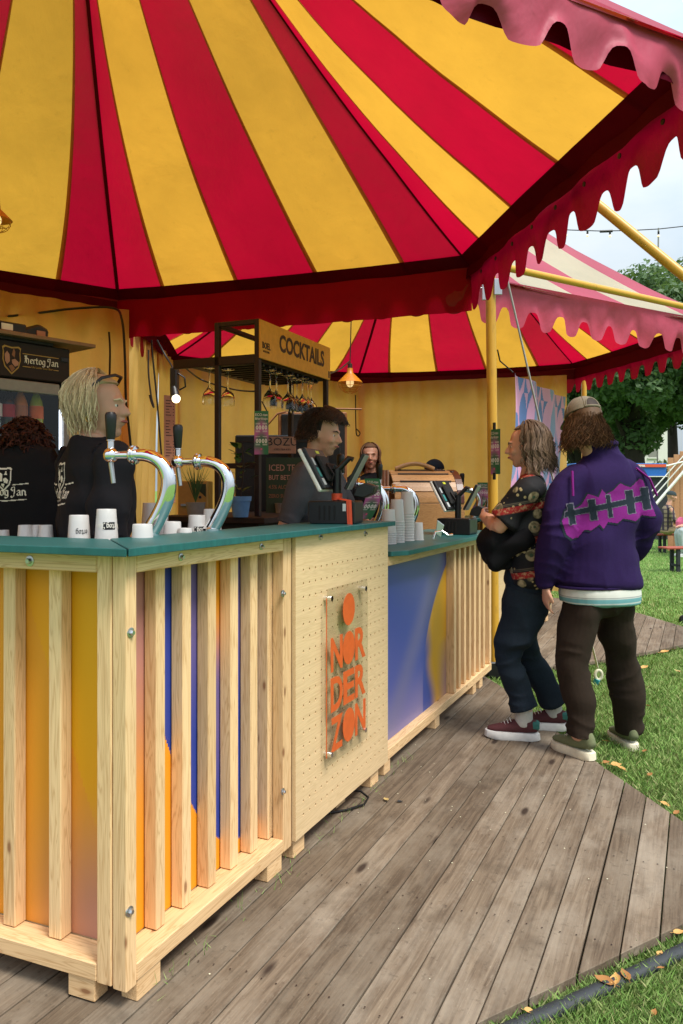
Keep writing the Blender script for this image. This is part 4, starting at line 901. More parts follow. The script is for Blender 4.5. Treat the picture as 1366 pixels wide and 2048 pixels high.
def glass_mesh():
    pr = [(.0, .0), (.034, .001), (.034, .003), (.006, .010), (.0035, .03), (.0035, .085), (.008, .098), (.028, .125), (.036, .150), (.033, .185), (.0315, .185), (.0345, .150), (.026, .127), (.0, .104)]
    return MB().lathe([(r, -z) for r, z in pr], 16, cap=False).mesh('glass', M['glass'], sm=60)
GL = glass_mesh(); words = 'first second third fourth fifth sixth seventh eighth ninth tenth'.split()
gl_pos = [(-.05 + .0, .40), (.16, .33), (.30, .08), (.43, .10), (.55, .07), (.67, .10), (.79, .12), (.90, .08), (1.0, .10), (.74, .05)]
for k, (a, b) in enumerate(gl_pos):
    o = link('cocktail_glass', GL); o.scale = (1.4, 1.4, 1.35); o.location = ST + sf @ Vector((max(a, .045), b, 2.178)); tag(o, 'stemmed glass hanging upside down, %s from the left in the rack' % words[k], 'glass', 'glasses hanging in the cocktail rack')
tb = empty('side_table', ST, 0, 'dark back table carrying the cocktail stand and plants', 'table')
MB().box((-.15, -.12, 1.15), (SL + .2, .75, 1.188), sf).build('table_top', M['dark_brown'], tb, bevel=.004); MB().box((-.10, -.05, .0), (SL + .1, .70, 1.148), sf).build('table_base', M['dark_brown'], tb)
sg = empty('price_board', ST, 0, 'green and pink cup board hanging on the cocktail stand post', 'sign', 'small green and pink cup tax boards')
eco_sign(sg, .09, .275, frame(sf @ Vector((-.045, -.055, 1.585)) + Vector((-.056, 0, 0)), (1, -.06, 0), yd=(0, 0, 1))); MB().tube([sf @ Vector((.02, -.05, 1.86)), sf @ Vector((.02, -.01, 1.93))], .004, 6).build('hook', M['cable_black'], sg)
# plants in pots
q = NT('leaf_green', .5, .4); f = q.noise(q.coord(), 9, 3); q.base(q.ramp(f, [(.3, (.03, .085, .02)), (.7, (.08, .17, .035))])); M['leaf_green'] = q.m
def leafy(root, n, zlo, zhi, spread, ll, seed, mat='leaf_green', hang=False):
    rr = random.Random(seed)
    for k in range(n):
        a = rr.uniform(0, 6.28); h = rr.uniform(zlo, zhi); r0 = rr.uniform(0, spread); p = Vector((math.cos(a) * r0, math.sin(a) * r0, h)); d = Vector((math.cos(a), math.sin(a), rr.uniform(-.9, .4) if hang else rr.uniform(0, 1.2))).normalized()
        s = d.cross(Vector((0, 0, 1))).normalized(); L = ll * rr.uniform(.7, 1.25); w = L * .2; dr = Vector((0, 0, -L * .35))
        vs = [p, p + d * L * .3 - s * w, p + d * L * .3 + s * w, p + d * L * .35 + Vector((0, 0, -.004)), p + d * L * .65 - s * w * .8 + dr * .4, p + d * L * .65 + s * w * .8 + dr * .4, p + d * L + dr]
        MB().add(vs, [(0, 1, 3), (0, 3, 2), (1, 4, 6, 3), (3, 6, 5, 2)]).build('leaf', M[mat], root, sm=60)
pt = empty('potted_plant', ST + sf @ Vector((-.13, .06, 1.19)), 0, 'leafy green plant in a light blue pot below the cup board', 'plant')
MB().lathe([(.048, 0), (.062, .10), (.068, .10), (.070, .13), (.062, .13), (.058, .115), (0, .115)], 20).build('pot', M['pot_blue'], pt, sm=30)
MB().tube([(0, 0, .11), (.02, 0, .30), (.01, .01, .46)], .005, 6).build('stem', M['bark'], pt); MB().box((-.075, -.06, .17), (-.035, -.055, .20)).build('tag', M['bozu_board'], pt)
leafy(pt, 26, .14, .46, .05, .10, 4)
gp = empty('potted_grass', ST + sf @ Vector((-.12, .40, 1.19)), 0, 'wispy grass plant left of the blue pot', 'plant'); mb = MB(); rr = random.Random(2)
MB().lathe([(.05, 0), (.065, .09), (0, .09)], 14).build('pot', M['grey_plastic'], gp, sm=30)
for k in range(60):
    a = rr.uniform(0, 6.28); d = Vector((math.cos(a), math.sin(a), 0)) * rr.uniform(.02, .10); mb.tube([(0, 0, .09), d * .5 + Vector((0, 0, .22)), d + Vector((0, 0, rr.uniform(.24, .34)))], [.002, .0016, .0005], 3)
mb.build('blades', M['leaf_green'], gp)
# boards and kit further back
def board(name, px, py, Y, w, h, rz, mat, label, cat='sign', t=.012):
    p = at(px, py, Y); r = empty(name, p, rz, label, cat); MB().box((0, 0, -h), (w, t, 0)).build('panel', M[mat], r, bevel=.002); return r
bz = board('name_board', 536, 873, 5.9, .212, .128, R(6), 'bozu_board', 'pinkish board lettered BOZU behind the barman')
text('lettering', 'BOZU', .088, M['bozu_ink'], bz.children[0], frame((.108, -.002, -.068), (1, 0, 0), yd=(0, 0, 1)), align='CENTER', sx=1.0)
text('lettering', 'ICED TEA 4.5%', .02, M['bozu_ink'], bz.children[0], frame((.108, -.002, -.104), (1, 0, 0), yd=(0, 0, 1)), align='CENTER')
ib = board('menu_board', 532, 915, 5.9, .36, .45, R(6), 'green_board', 'dark green iced tea board behind the barman')
for k, (t_, s_, m_) in enumerate((('ICED TEA', .068, 'bozu_board'), ('BUT BETTER', .050, 'bozu_board'), ('4.5% ALCOHOL', .040, 'brown_wood'), ('ZERO SUGAR', .038, 'brown_wood'))):
    text('lettering', t_, s_, M[m_], ib.children[0], frame((.02, -.002, -.10 - k * .068), (1, 0, 0), yd=(0, 0, 1)), bold=.0008, sx=.82)
MB().lathe([(.04, 0), (.055, .11), (.058, .115), (.05, .115), (0, .11)], 14, Matrix.Translation((.12, -.045, -.46))).build('printed_cup', M['grey_plastic'], ib, sm=30)
bb = empty('cooler_cabinet', at(470, 870, 6.3), 0, 'low black cabinet behind the cocktail stand', 'cabinet'); MB().box((-.0, 0, -1.8), (.85, .4, .0)).build('cabinet_body', M['black_plastic'], bb, bevel=.01); MB().box((.02, -.01, -.06), (.83, -.001, -.05)).build('door_gap', M['dark_steel'], bb)
dk = empty('cooler_cabinet', at(556, 824, 7.0), 0, 'tall dark framed cooler door behind the barman', 'cabinet'); MB().box((0, 0, -1.9), (.62, .4, 0)).build('cabinet_body', M['wall_tan'] if 'wall_tan' in M else M['brown_wood'], dk, bevel=.01); MB().box((.03, -.012, -.55), (.60, -.001, -.02)).build('cooler_door', M['black_plastic'], dk, bevel=.004)
MB().tube([(-.25, -.05, -.30), (.0, -.05, -.02), (.2, -.05, .03), (.75, -.05, .02)], .009, 6).build('cable_run', M['brown_wood'], dk, sm=60)
yb = empty('gas_heater', at(356, 962, 5.3), 0, 'small brass coloured metal case behind the right front tap', 'case'); MB().box((0, 0, -.26), (.20, .22, .0)).build('case_body', M['gold_line'], yb, bevel=.006); MB().prism([(.09, -.02), (.19, -.02), (.19, -.11)], 0.001, .003, frame((0, 0, 0), (1, 0, 0), yd=(0, 0, 1))).build('green_corner', M['green_board'], yb)
MB().box((.02, -.012, -.17), (.09, -.001, -.155)).build('latch', M['steel'], yb); MB().lathe([(.01, 0), (.01, .003)], 10, frame((.15, -.001, -.11), (1, 0, 0), yd=(0, 0, 1))).build('knob', M['black_plastic'], yb)
# menu strip on the canvas
mn = board('menu_strip', 328, 790, 8.3, .13, 1.15, R(35), 'bozu_board', 'long narrow paper menu pinned to the canvas wall', t=.004)
mb = MB()
for k in range(34):
    zz = -.06 - k * .031; w_ = rnd.uniform(.03, .075)
    if k % 7 != 6: mb.box((.02, -.0015, zz), (.02 + w_, -.0005, zz + .008)); mb.box((.10, -.0015, zz), (.112, -.0005, zz + .008))
mb.build('menu_lines', M['bozu_ink'], mn)

# barrel-shaped wooden drinks cabinet
bar = empty('barrel_cabinet', at(790, 950, 6.4).xy.to_3d(), 0, 'varnished wooden barrel top cabinet with slots and curved handle', 'cabinet'); bf = frame((0, 0, 0), (1, .18, 0), (0, 0, 1)); BL, BR, BZ = .60, .28, 1.25
pine('barrel_stave', (.44, .24, .10), (.33, .16, .06), .35, knots=False)
ns = 9
for k in range(ns):
    a0, a1 = R(180) * k / ns, R(180) * (k + 1) / ns; g = .012
    out = [(-BR * math.cos(a), BR * math.sin(a)) for a in (a0 + g, (a0 + a1) / 2, a1 - g)]; inn = [(-(BR - .022) * math.cos(a), (BR - .022) * math.sin(a)) for a in (a1 - g, (a0 + a1) / 2, a0 + g)]
    MB().prism([(x, z) for x, z in out + inn], 0, BL, bf @ frame((0, .0 + BR, BZ), (0, 1, 0), yd=(0, 0, 1))).build('stave', M['barrel_stave'], bar, bevel=.002)
    if k in (1, 2, 3): 
        a = (a1); p = Vector((0, BR - (BR + .002) * math.cos(a), BZ + (BR + .002) * math.sin(a))); MB().tube([bf @ (p + Vector((.06, 0, 0))), bf @ (p + Vector((BL - .10, 0, 0)))], .009, 6).build('slot', M['dark_brown'], bar)
for k, (x_, w_) in enumerate(((-.004, .02), (BL - .06, .055))):
    arc = [(-(BR + .006) * math.cos(a), (BR + .006) * math.sin(a)) for a in np.linspace(0, math.pi, 17)]; ar2 = [(-(BR - .0) * math.cos(a), (BR - .0) * math.sin(a)) for a in np.linspace(math.pi, 0, 17)]
    if k: MB().prism(arc + ar2, x_, x_ + w_, bf @ frame((0, BR, BZ), (0, 1, 0), yd=(0, 0, 1))).build('barrel_band', M['barrel_band'], bar)
MB().prism([(-(BR - .024) * math.cos(a), (BR - .024) * math.sin(a)) for a in np.linspace(0, math.pi, 21)] + [(BR - .03, -.3), (-(BR - .03), -.3)], BL - .012, BL - .004, bf @ frame((0, BR, BZ), (0, 1, 0), yd=(0, 0, 1))).build('end_board', M['barrel_wood'], bar)
MB().box((0, 0, 0), (BL, 2 * BR, BZ - .002), bf).build('cabinet_body', M['barrel_stave'], bar, bevel=.004)
hp = [bf @ Vector((.06 + .34 * t, BR - .06, BZ + BR + .01 + .045 * math.sin(math.pi * t))) for t in np.linspace(0, 1, 9)]
MB().tube(hp, .014, 8, flat=1.3).build('handle', M['barrel_stave'], bar, sm=60)
for k in range(3): 
    o = empty('paper_cup', at(762 + k * 6.5, 940, 5.6), 0, ['left', 'middle', 'right'][k] + ' of three slim paper cups beside the barrel cabinet', 'cup', 'slim paper cups'); MB().lathe([(.009, -.3), (.012, 0), (.0, 0)], 10).build('cup_body', M['bozu_board'], o, sm=40)

# cage lamps
def cage_lamp(p, r, label, top):
    e = empty('cage_lamp', p, 0, label, 'lamp', 'wire cage lamps hanging in the tents'); 
    MB().lathe([(r * .12, r * 1.15), (r * .2, r * 1.1), (r * .24, r * .75), (r * .45, r * .55), (r * .9, r * .1), (r, 0), (r * .97, 0), (r * .4, r * .5)], 24, cap=False).build('lamp_shade', M['lamp_amber'], e, sm=40)
    MB().lathe([(r * .10, r * 1.15), (r * .18, r * 1.1), (r * .18, r * 1.45), (r * .1, r * 1.5)], 12).build('lamp_cap', M['dark_steel'], e, sm=30)
    MB().ball((0, 0, -.0), (r * .3, r * .3, r * .38), 12, 8).build('bulb', M['bulb_glow'], e, sm=80)
    mb = MB()
    for k in range(8):
        a = k * math.pi / 4; mb.tube([(math.cos(a) * r * math.cos(t) * .93, math.sin(a) * r * math.cos(t) * .93, -r * .85 * math.sin(t)) for t in np.linspace(0, 1.45, 8)], r * .022, 4)
    for t in (.35, .8): mb.tube([(math.cos(a) * r * math.cos(t) * .93, math.sin(a) * r * math.cos(t) * .93, -r * .85 * math.sin(t)) for a in np.linspace(0, 2 * math.pi, 21)[:-1]], r * .022, 4, closed=True)
    mb.build('wire_cage', M['lamp_amber'], e)
    MB().tube([(0, 0, r * 1.45), Vector(top) - p], .006, 6).build('cord', M['cable_black'], e)
flat('lamp_amber', 'c07818', .35)
pl = at(700, 765, 7.6); cage_lamp(pl, .125, 'amber wire cage lamp hanging beside the cocktails sign', (pl.x + .03, pl.y, 3.75))
pl = at(-6, 440, 4.0); cage_lamp(pl, .075, 'amber wire cage lamp cut off by the left edge', (pl.x, pl.y, 5.0))
# spotlight clamped in the tent
e = empty('spotlight', at(352, 780, 7.0), 0, 'small black clamped spotlight shining on the canvas wall', 'lamp'); mf = frame((0, 0, 0), (1, -.3, 0), (0, 0, 1))
MB().box((-.05, -.03, .0), (.02, .03, .20), mf).build('clamp', M['black_plastic'], e, bevel=.01); MB().tube([(.02, 0, .15), (.08, -.01, .11), (.085, 0, .03), (.03, 0, .0)], .008, 6).build('lead', M['cable_black'], e, sm=60)
MB().tube([(-.02, 0, .02), (.0, -.03, -.07)], [.035, .045], 14).build('lamp_body', M['black_plastic'], e, sm=40); MB().ball((.012, -.052, -.085), .038, 14, 10).build('lens', M['spot_glow'], e, sm=80)
# cables along the canvas
def cable(name, pts, r, label, mat='cable_black'):
    P_ = [Vector(p) for p in pts]; f = []
    for i in range(len(P_) - 1):
        p0, p1, p2, p3 = P_[max(i - 1, 0)], P_[i], P_[i + 1], P_[min(i + 2, len(P_) - 1)]
        for t in (0, .2, .4, .6, .8): f.append(.5 * ((2 * p1) + (p2 - p0) * t + (2 * p0 - 5 * p1 + 4 * p2 - p3) * t * t + (3 * p1 - p0 - 3 * p2 + p3) * t ** 3))
    f.append(P_[-1]); return tag(MB().tube(f, r, 6).build(name, M[mat], sm=60), label, 'cable', 'cables in the tents')
cable('cable', [at(-20, 636, 5.9), at(60, 628, 6.1), at(150, 617, 6.2), at(225, 616, 6.2), at(244, 640, 6.0), at(250, 720, 6.0), at(252, 800, 6.0), at(262, 900, 6.0), at(272, 1070, 6.0), at(274, 1130, 6.0)], .010, 'black cable dropping down the canvas behind the blonde woman')
cable('cable', [at(303, 680, 7.4), at(306, 720, 7.4), at(314, 800, 7.4), at(322, 900, 7.4), at(330, 1000, 7.4)], .009, 'thin cable running straight down beside the paper menu')
cable('cable', [at(314, 680, 7.2), at(330, 710, 7.2), at(345, 735, 7.1), at(350, 760, 7.0)], .009, 'short slanting cable running to the spotlight')
cable('cable', [at(370, 735, 7.2), at(400, 758, 7.8), at(440, 772, 7.6), at(480, 781, 7.4), at(520, 783, 7.2)], .008, 'drooping cable between the spotlight and the cocktail stand')
cable('cable', [at(658, 748, 7.0), at(680, 738, 7.3), at(700, 722, 7.6)], .007, 'short cable from the cocktails sign to the cage lamp')
cable('strap', [at(218, 664, 6.1), at(220, 700, 6.1), at(219, 760, 6.1)], .008, 'dark tie cord hanging from the canvas corner', 'dark_brown')
cable('strap', [at(297, 700, 6.9), at(297, 745, 6.9), at(302, 790, 6.9), at(308, 815, 6.9), at(303, 805, 6.9), at(299, 790, 6.9)], .008, 'knotted tie cord hanging above the canvas gap', 'dark_brown')
cable('strap', [at(711, 790, 9.5), at(712, 860, 9.5), at(716, 872, 9.5), at(720, 866, 9.5), at(713, 858, 9.5)], .008, 'knotted tie cord on the far canvas wall', 'dark_brown')
# string lights against the sky
SLY = 42.0; e = empty('string_lights', at(1317, 460, SLY), 0, 'string of small warm bulbs on a thin pole against the sky', 'lights'); o0 = e.location
MB().tube([at(px, py, SLY) - o0 for px, py in ((1060, 455), (1100, 458), (1140, 460), (1200, 462), (1260, 461), (1317, 458), (1400, 449))], .026, 6).build('cord', M['cable_black'], e, sm=60)
MB().tube([at(1317, 456, SLY) - o0, at(1315, 620, SLY) - o0, Vector((at(1315, 600, SLY).x, SLY, GZ)) - o0], .040, 6).build('pole', M['grey_plastic'], e); MB().tube([at(1200, 463, SLY) - o0, at(1225, 462, SLY) - o0], .07, 6).build('cord_knot', M['cable_black'], e)
for px, py in ((1132, 461), (1175, 462), (1220, 463), (1268, 462), (1317, 463)):
    b_ = MB().tube([at(px, py, SLY) - o0, at(px, py + 6, SLY) - o0], .055, 8).build('socket', M['cable_black'], e); MB().ball(at(px, py + 9, SLY) - o0, .075, 8, 6).build('bulb', M['bulb_glow'], b_)
# blue and pink banner
def bannerfn(u, v):
    pk = np.array(hexc('cf94bd')); b_ = np.array(hexc('5a72ad')); gb = np.array(hexc('7f8db5')); y = v * 3.3; x = u * 12
    sh_ = np.floor(y) % 2; x = x + sh_ * .5; colu = np.floor(x).astype(int); fx_ = (x % 1) - .5; fy = y % 1; wdt = .47 * np.sin(np.pi * np.clip(fy, 0, 1)) ** .75
    odd = (colu % 2 == 0); out_ = np.where(odd[:, None], pk, b_); in_ = np.where(odd[:, None], np.where((colu % 4 == 0)[:, None], gb, b_), pk); c = mixc(out_, in_, sstep(.02, -.02, np.abs(fx_) - wdt)); c[(fx_ > 0) & (colu % 3 == 1)] = pk * .97
    c = mixc(c, b_, (u < .14) & (np.abs(v - .62) < .13)); c = mixc(c, pk, (u < .14) & (np.abs(v - .86) < .11)); return c
bd = Vector((.53, 1, 0)).normalized(); p = at(1026, 745, 6.35)
bn = empty('banner', Vector((p.x, p.y, p.z)), 0, 'blue and pink patterned cloth banner beside the yellow pole', 'banner')
def bpos(V):
    V = V.copy(); sag = .14 * np.sin(np.pi * np.clip(1 - V[:, 1] / 1.28, 0, 1)); V[:, 0] -= sag * .0 + .10 * (1 - V[:, 1] / 1.28); V[:, 2] = .03 * np.sin(V[:, 0] * 9 + V[:, 1] * 2); return V
pr('banner_cloth', .6); grid_panel('cloth', 1.9, 1.28, .012, bannerfn, M['banner_cloth'], bn, frame((0, 0, -1.28), bd, yd=(0, 0, 1)), bpos)
MB().tube([(0, 0, 0), (-.02, 0, .02), at(1000, 722, 6.3) - p, at(995, 700, 6.2) - p], .006, 6).build('tie_rope', M['cable_black'], bn)
# board taped to the pole
pb_ = empty('price_board', at(991, 905, 5.74), R(-62), 'narrow price board taped upright to the yellow pole', 'sign', 'small green and pink cup tax boards')
eco_sign(pb_, .13, .33, frame((-.065, -.012, -.16), (1, 0, 0), yd=(0, 0, 1)))
for z_ in (.17, -.20): MB().box((-.012, -.016, z_), (.012, -.006, z_ + .05)).build('tape', M['black_plastic'], pb_)
# ------------------------------------------------------------------ people
def ring(c, side, fwd, rx, ry, n=20, ex=1.0):
    out = []
    for j in range(n):
        a = 2 * math.pi * j / n; ca, sa = math.cos(a), math.sin(a)
        ca = math.copysign(abs(ca) ** ex, ca); sa = math.copysign(abs(sa) ** ex, sa); out.append(c + side * (rx * ca) + fwd * (ry * sa))
    return out
def loft(mb, st, side=(1, 0, 0), n=20, ex=1.0, cap=.5):
    """st: list of (centre, rx, ry); rounded ends"""
    C = [Vector(s[0]) for s in st]; rs = []; side = Vector(side)
    for i, (c, rx, ry) in enumerate(st):
        c = Vector(c); t = (C[min(i + 1, len(C) - 1)] - C[max(i - 1, 0)]).normalized(); s = (side - t * side.dot(t))
        s = s.normalized() if s.length > 1e-4 else t.orthogonal().normalized(); f = t.cross(s)
        if i == 0 and cap:
            for k in (.35, .75): rs.append(ring(c - t * min(rx, ry) * cap * math.sqrt(1 - k * k), s, f, rx * k, ry * k, n, ex))
        rs.append(ring(c, s, f, rx, ry, n, ex))
        if i == len(st) - 1 and cap:
            for k in (.75, .35): rs.append(ring(c + t * min(rx, ry) * cap * math.sqrt(1 - k * k), s, f, rx * k, ry * k, n, ex))
    mb.rings(rs); return mb
def spline(P, n=4):
    P = [tuple(p) for p in P]; A = np.array([list(p[0]) + [p[1], p[2]] for p in P], float); out = []
    for i in range(len(A) - 1):
        p0, p1, p2, p3 = A[max(i - 1, 0)], A[i], A[i + 1], A[min(i + 2, len(A) - 1)]
        for k in range(n):
            t = k / n; v = .5 * ((2 * p1) + (p2 - p0) * t + (2 * p0 - 5 * p1 + 4 * p2 - p3) * t * t + (3 * p1 - p0 - 3 * p2 + p3) * t ** 3); out.append((Vector(v[:3]), v[3], v[4]))
    out.append((Vector(A[-1][:3]), A[-1][3], A[-1][4])); return out
def fuse(mb, name, mat, parent, vox=.007, it=6, fold=0., fs=7., seed=0, cre=(), mtx=None):
    """join overlapping solids into one continuous skin"""
    me = mb.mesh(name + '_src', mat); o = bpy.data.objects.new('src', me); col.objects.link(o)
    md = o.modifiers.new('r', 'REMESH'); md.mode = 'VOXEL'; md.voxel_size = vox; md.use_smooth_shade = True
    sm = o.modifiers.new('s', 'SMOOTH'); sm.iterations = it; sm.factor = .5
    dg = bpy.context.evaluated_depsgraph_get(); dg.update(); r = bpy.data.meshes.new_from_object(o.evaluated_get(dg)); r.name = name
    bpy.data.objects.remove(o); bpy.data.meshes.remove(me)
    r.materials.clear(); r.materials.append(mat)
    if fold or cre:
        n = len(r.vertices); co = np.empty(n * 3, np.float32); r.vertices.foreach_get('co', co); co = co.reshape(-1, 3); no = np.empty(n * 3, np.float32); r.vertices.foreach_get('normal', no); no = no.reshape(-1, 3)
        x, y, z = co.T; d = np.zeros(n)
        w1 = noise_np(co * np.array([fs, fs, fs * .35]) + seed); w2 = noise_np(co * np.array([fs * .6, fs * .6, fs * 1.9]) + seed + 9.3)
        d = fold * (np.abs(w1) * -1.2 + .3) + fold * .8 * w2; 
        for (cx_, cy_, cz_, rad, amp, fq, dx_, dy_, dz_) in cre:      # creases gather where cloth bends
            e_ = np.exp(-((x - cx_) ** 2 + (y - cy_) ** 2 + (z - cz_) ** 2) / rad ** 2); ph = fq * .75 * (x * dx_ + y * dy_ + z * dz_) + 5.5 * noise_np(co * 7 + 3.3 + seed); d = d + amp * .62 * e_ * (1 - 2 * np.abs(np.sin(ph * .5)) ** .7) * np.clip(.45 + 1.5 * noise_np(co * 9 + seed + 5), 0, 1.3)
        co = co + no * d[:, None]; r.vertices.foreach_set('co', co.astype(np.float32).ravel())
    r.polygons.foreach_set('use_smooth', [True] * len(r.polygons)); r.update()
    return link(name, r, parent, mtx)
_lat = np.random.default_rng(11).uniform(-1, 1, (32, 32, 32))
def noise_np(p):
    i = np.floor(p).astype(int); f = p - i; f = f * f * (3 - 2 * f); i &= 31; j = (i + 1) & 31
    g = lambda a, b, c: _lat[a, b, c]
    x0 = g(i[:, 0], i[:, 1], i[:, 2]) * (1 - f[:, 0]) + g(j[:, 0], i[:, 1], i[:, 2]) * f[:, 0]; x1 = g(i[:, 0], j[:, 1], i[:, 2]) * (1 - f[:, 0]) + g(j[:, 0], j[:, 1], i[:, 2]) * f[:, 0]
    x2 = g(i[:, 0], i[:, 1], j[:, 2]) * (1 - f[:, 0]) + g(j[:, 0], i[:, 1], j[:, 2]) * f[:, 0]; x3 = g(i[:, 0], j[:, 1], j[:, 2]) * (1 - f[:, 0]) + g(j[:, 0], j[:, 1], j[:, 2]) * f[:, 0]
    y0 = x0 * (1 - f[:, 1]) + x1 * f[:, 1]; y1 = x2 * (1 - f[:, 1]) + x3 * f[:, 1]; return y0 * (1 - f[:, 2]) + y1 * f[:, 2]
def skin(name, c):
    q = NT(name, .5, .4); f = q.noise(q.coord(), 14, 4); q.base(q.ramp(f, [(.3, tuple(x * .9 for x in c)), (.7, c)])); q.b.inputs['Subsurface Weight'].default_value = .12; q.b.inputs['Subsurface Radius'].default_value = (.02, .008, .004); M[name] = q.m
skin('skin', (.66, .345, .235)); skin('skin_tan', (.56, .30, .20)); 
def hairm(name, a, b, rough=.6):
    q = NT(name, rough, .22); g_ = q.new('ShaderNodeNewGeometry'); f = q.noise(q.coord('Object', (1, 1, 1)), 18, 2)
    c = q.ramp(g_.outputs['Random Per Island'], [(0, a), (.75, b), (1, tuple(min(1, x * 1.35) for x in b))]); q.base(q.mix(c, a, q.ramp(f, [(.5, (0, 0, 0)), (.75, (.6, .6, .6))]))); M[name] = q.m
hairm('hair_brown', (.035, .018, .010), (.13, .072, .038)); hairm('hair_lightbrown', (.060, .036, .023), (.18, .115, .073)); hairm('hair_dark', (.02, .013, .010), (.05, .032, .024)); hairm('hair_blonde', (.40, .27, .15), (.80, .65, .44)); hairm('hair_auburn', (.025, .008, .006), (.07, .022, .014)); hairm('hair_tan', (.10, .05, .025), (.2, .11, .06))
def fabric(name, c, var=.12, scale=90, rough=.9, bump=.25):
    q = NT(name, rough, .2); c = hexc(c) if isinstance(c, str) else c; f = q.noise(q.coord(), scale, 3, .7); g = q.noise(q.coord(), 5, 4)
    q.base(q.mix(q.ramp(f, [(.3, tuple(x * (1 - var) for x in c)), (.7, tuple(x * (1 + var) for x in c))]), tuple(x * .8 for x in c), g)); q.bump(f, bump, .002)
    try: q.b.inputs['Sheen Weight'].default_value = 0
    except Exception: pass
    M[name] = q.m
fabric('fleece_purple', (.021, .008, .062), .2); fabric('fleece_magenta', (.20, .014, .19), .15); fabric('fleece_dark', (.014, .022, .034)); fabric('fleece_grey', (.16, .14, .20)); fabric('trouser_brown', (.028, .018, .012), .2, 60); fabric('jeans_navy', (.014, .022, .034), .25, 120)
fabric('tee_black', (.011, .011, .014)); fabric('tee_grey', (.085, .088, .098)); fabric('black_cloth', (.006, .006, .008)); fabric('cap_khaki', (.235, .20, .145), .15); fabric('shoe_green', (.17, .19, .10)); fabric('sock_white', (.55, .52, .46)); fabric('shorts_tan', (.42, .31, .18)); fabric('beanie', (.04, .055, .06)); fabric('trouser_pale', (.45, .50, .50)); fabric('pink_cloth', (.75, .16, .30)); fabric('shoe_maroon', (.105, .035, .038)); fabric('shoe_brown', (.15, .10, .09))
flat('sole_cream', 'd8d0b8', .7, var=.15, scale=18); flat('sole_white', 'dcdad6', .5); flat('iris', '3a3026', .3); flat('eye_white', 'd8d2ca', .25); flat('lip', '9a5048', .45); flat('teal_patch', '2d6a62', .7); flat('gold', 'c89a50', .3, metal=1.)
def head(mb, c, yaw, s=1.0, pitch=0., jaw=1.0, neck_to=None):
    m = Matrix.Translation(Vector(c)) @ Matrix.Rotation(yaw, 4, 'Z') @ Matrix.Rotation(pitch, 4, 'X') @ Matrix.Scale(s, 4); r3 = m.to_3x3()
    B = lambda p, r, t=None: mb.ball(m @ Vector(p), r, 20, 14, mtx=(r3 @ Matrix.Rotation(t[1], 3, t[0]) if t else r3))
    B((0, -.012, .035), (.076, .096, .088)); B((0, .022, .0), (.066, .070, .085)); B((0, .030, -.045), (.052, .058, .062)); B((0, .058, -.088), (.026, .026, .022)); B((0, .012, -.062), (.050 * jaw, .062, .040))
    B((0, .080, .030), (.046, .016, .012)); B((-.036, .066, -.022), (.022, .022, .020)); B((.036, .066, -.022), (.022, .022, .020))
    for z, y, rr in ((.018, .088, .0085), (.006, .096, .009), (-.006, .104, .0105), (-.018, .108, .0125)): B((0, y, z), (rr, rr * 1.1, rr))
    B((-.011, .096, -.023), (.009, .010, .007)); B((.011, .096, -.023), (.009, .010, .007))
    B((0, .089, -.046), (.021, .012, .0065)); B((0, .087, -.058), (.019, .012, .0070))
    for sx in (-1, 1): B((sx * .076, -.008, -.006), (.008, .020, .031)); B((sx * .080, -.014, .008), (.008, .016, .016))
    if neck_to is not None: loft(mb, [(m @ Vector((0, -.022, -.02)), .052 * s, .055 * s), (m @ Vector((0, -.022, -.10)), .050 * s, .052 * s), (Vector(neck_to), .062 * s, .058 * s)])
    return m
def face_bits(m, root, brow='hair_dark', lipc='lip'):
    for sx in (-1, 1):
        e = MB().ball((0, 0, 0), .0105, 14, 10); o = e.build('eye', M['eye_white'], root, sm=80, mtx=m @ Matrix.Translation((sx * .031, .0715, .008))); MB().ball((0, .0075, 0), (.0055, .005, .0055), 10, 8).build('iris', M['iris'], o, sm=80)
        MB().tube([(sx * .012, .094, .026), (sx * .032, .090, .033), (sx * .050, .074, .027)], [.003, .0042, .002], 6).build('eyebrow', M[brow], root, mtx=m)
    MB().tube([(-.022, .092, -.051), (-.008, .101, -.0485), (0, .1015, -.0505), (.008, .101, -.0485), (.022, .092, -.051)], [.002, .0055, .0055, .0055, .002], 8).build('lips', M[lipc], root, sm=60, mtx=m)
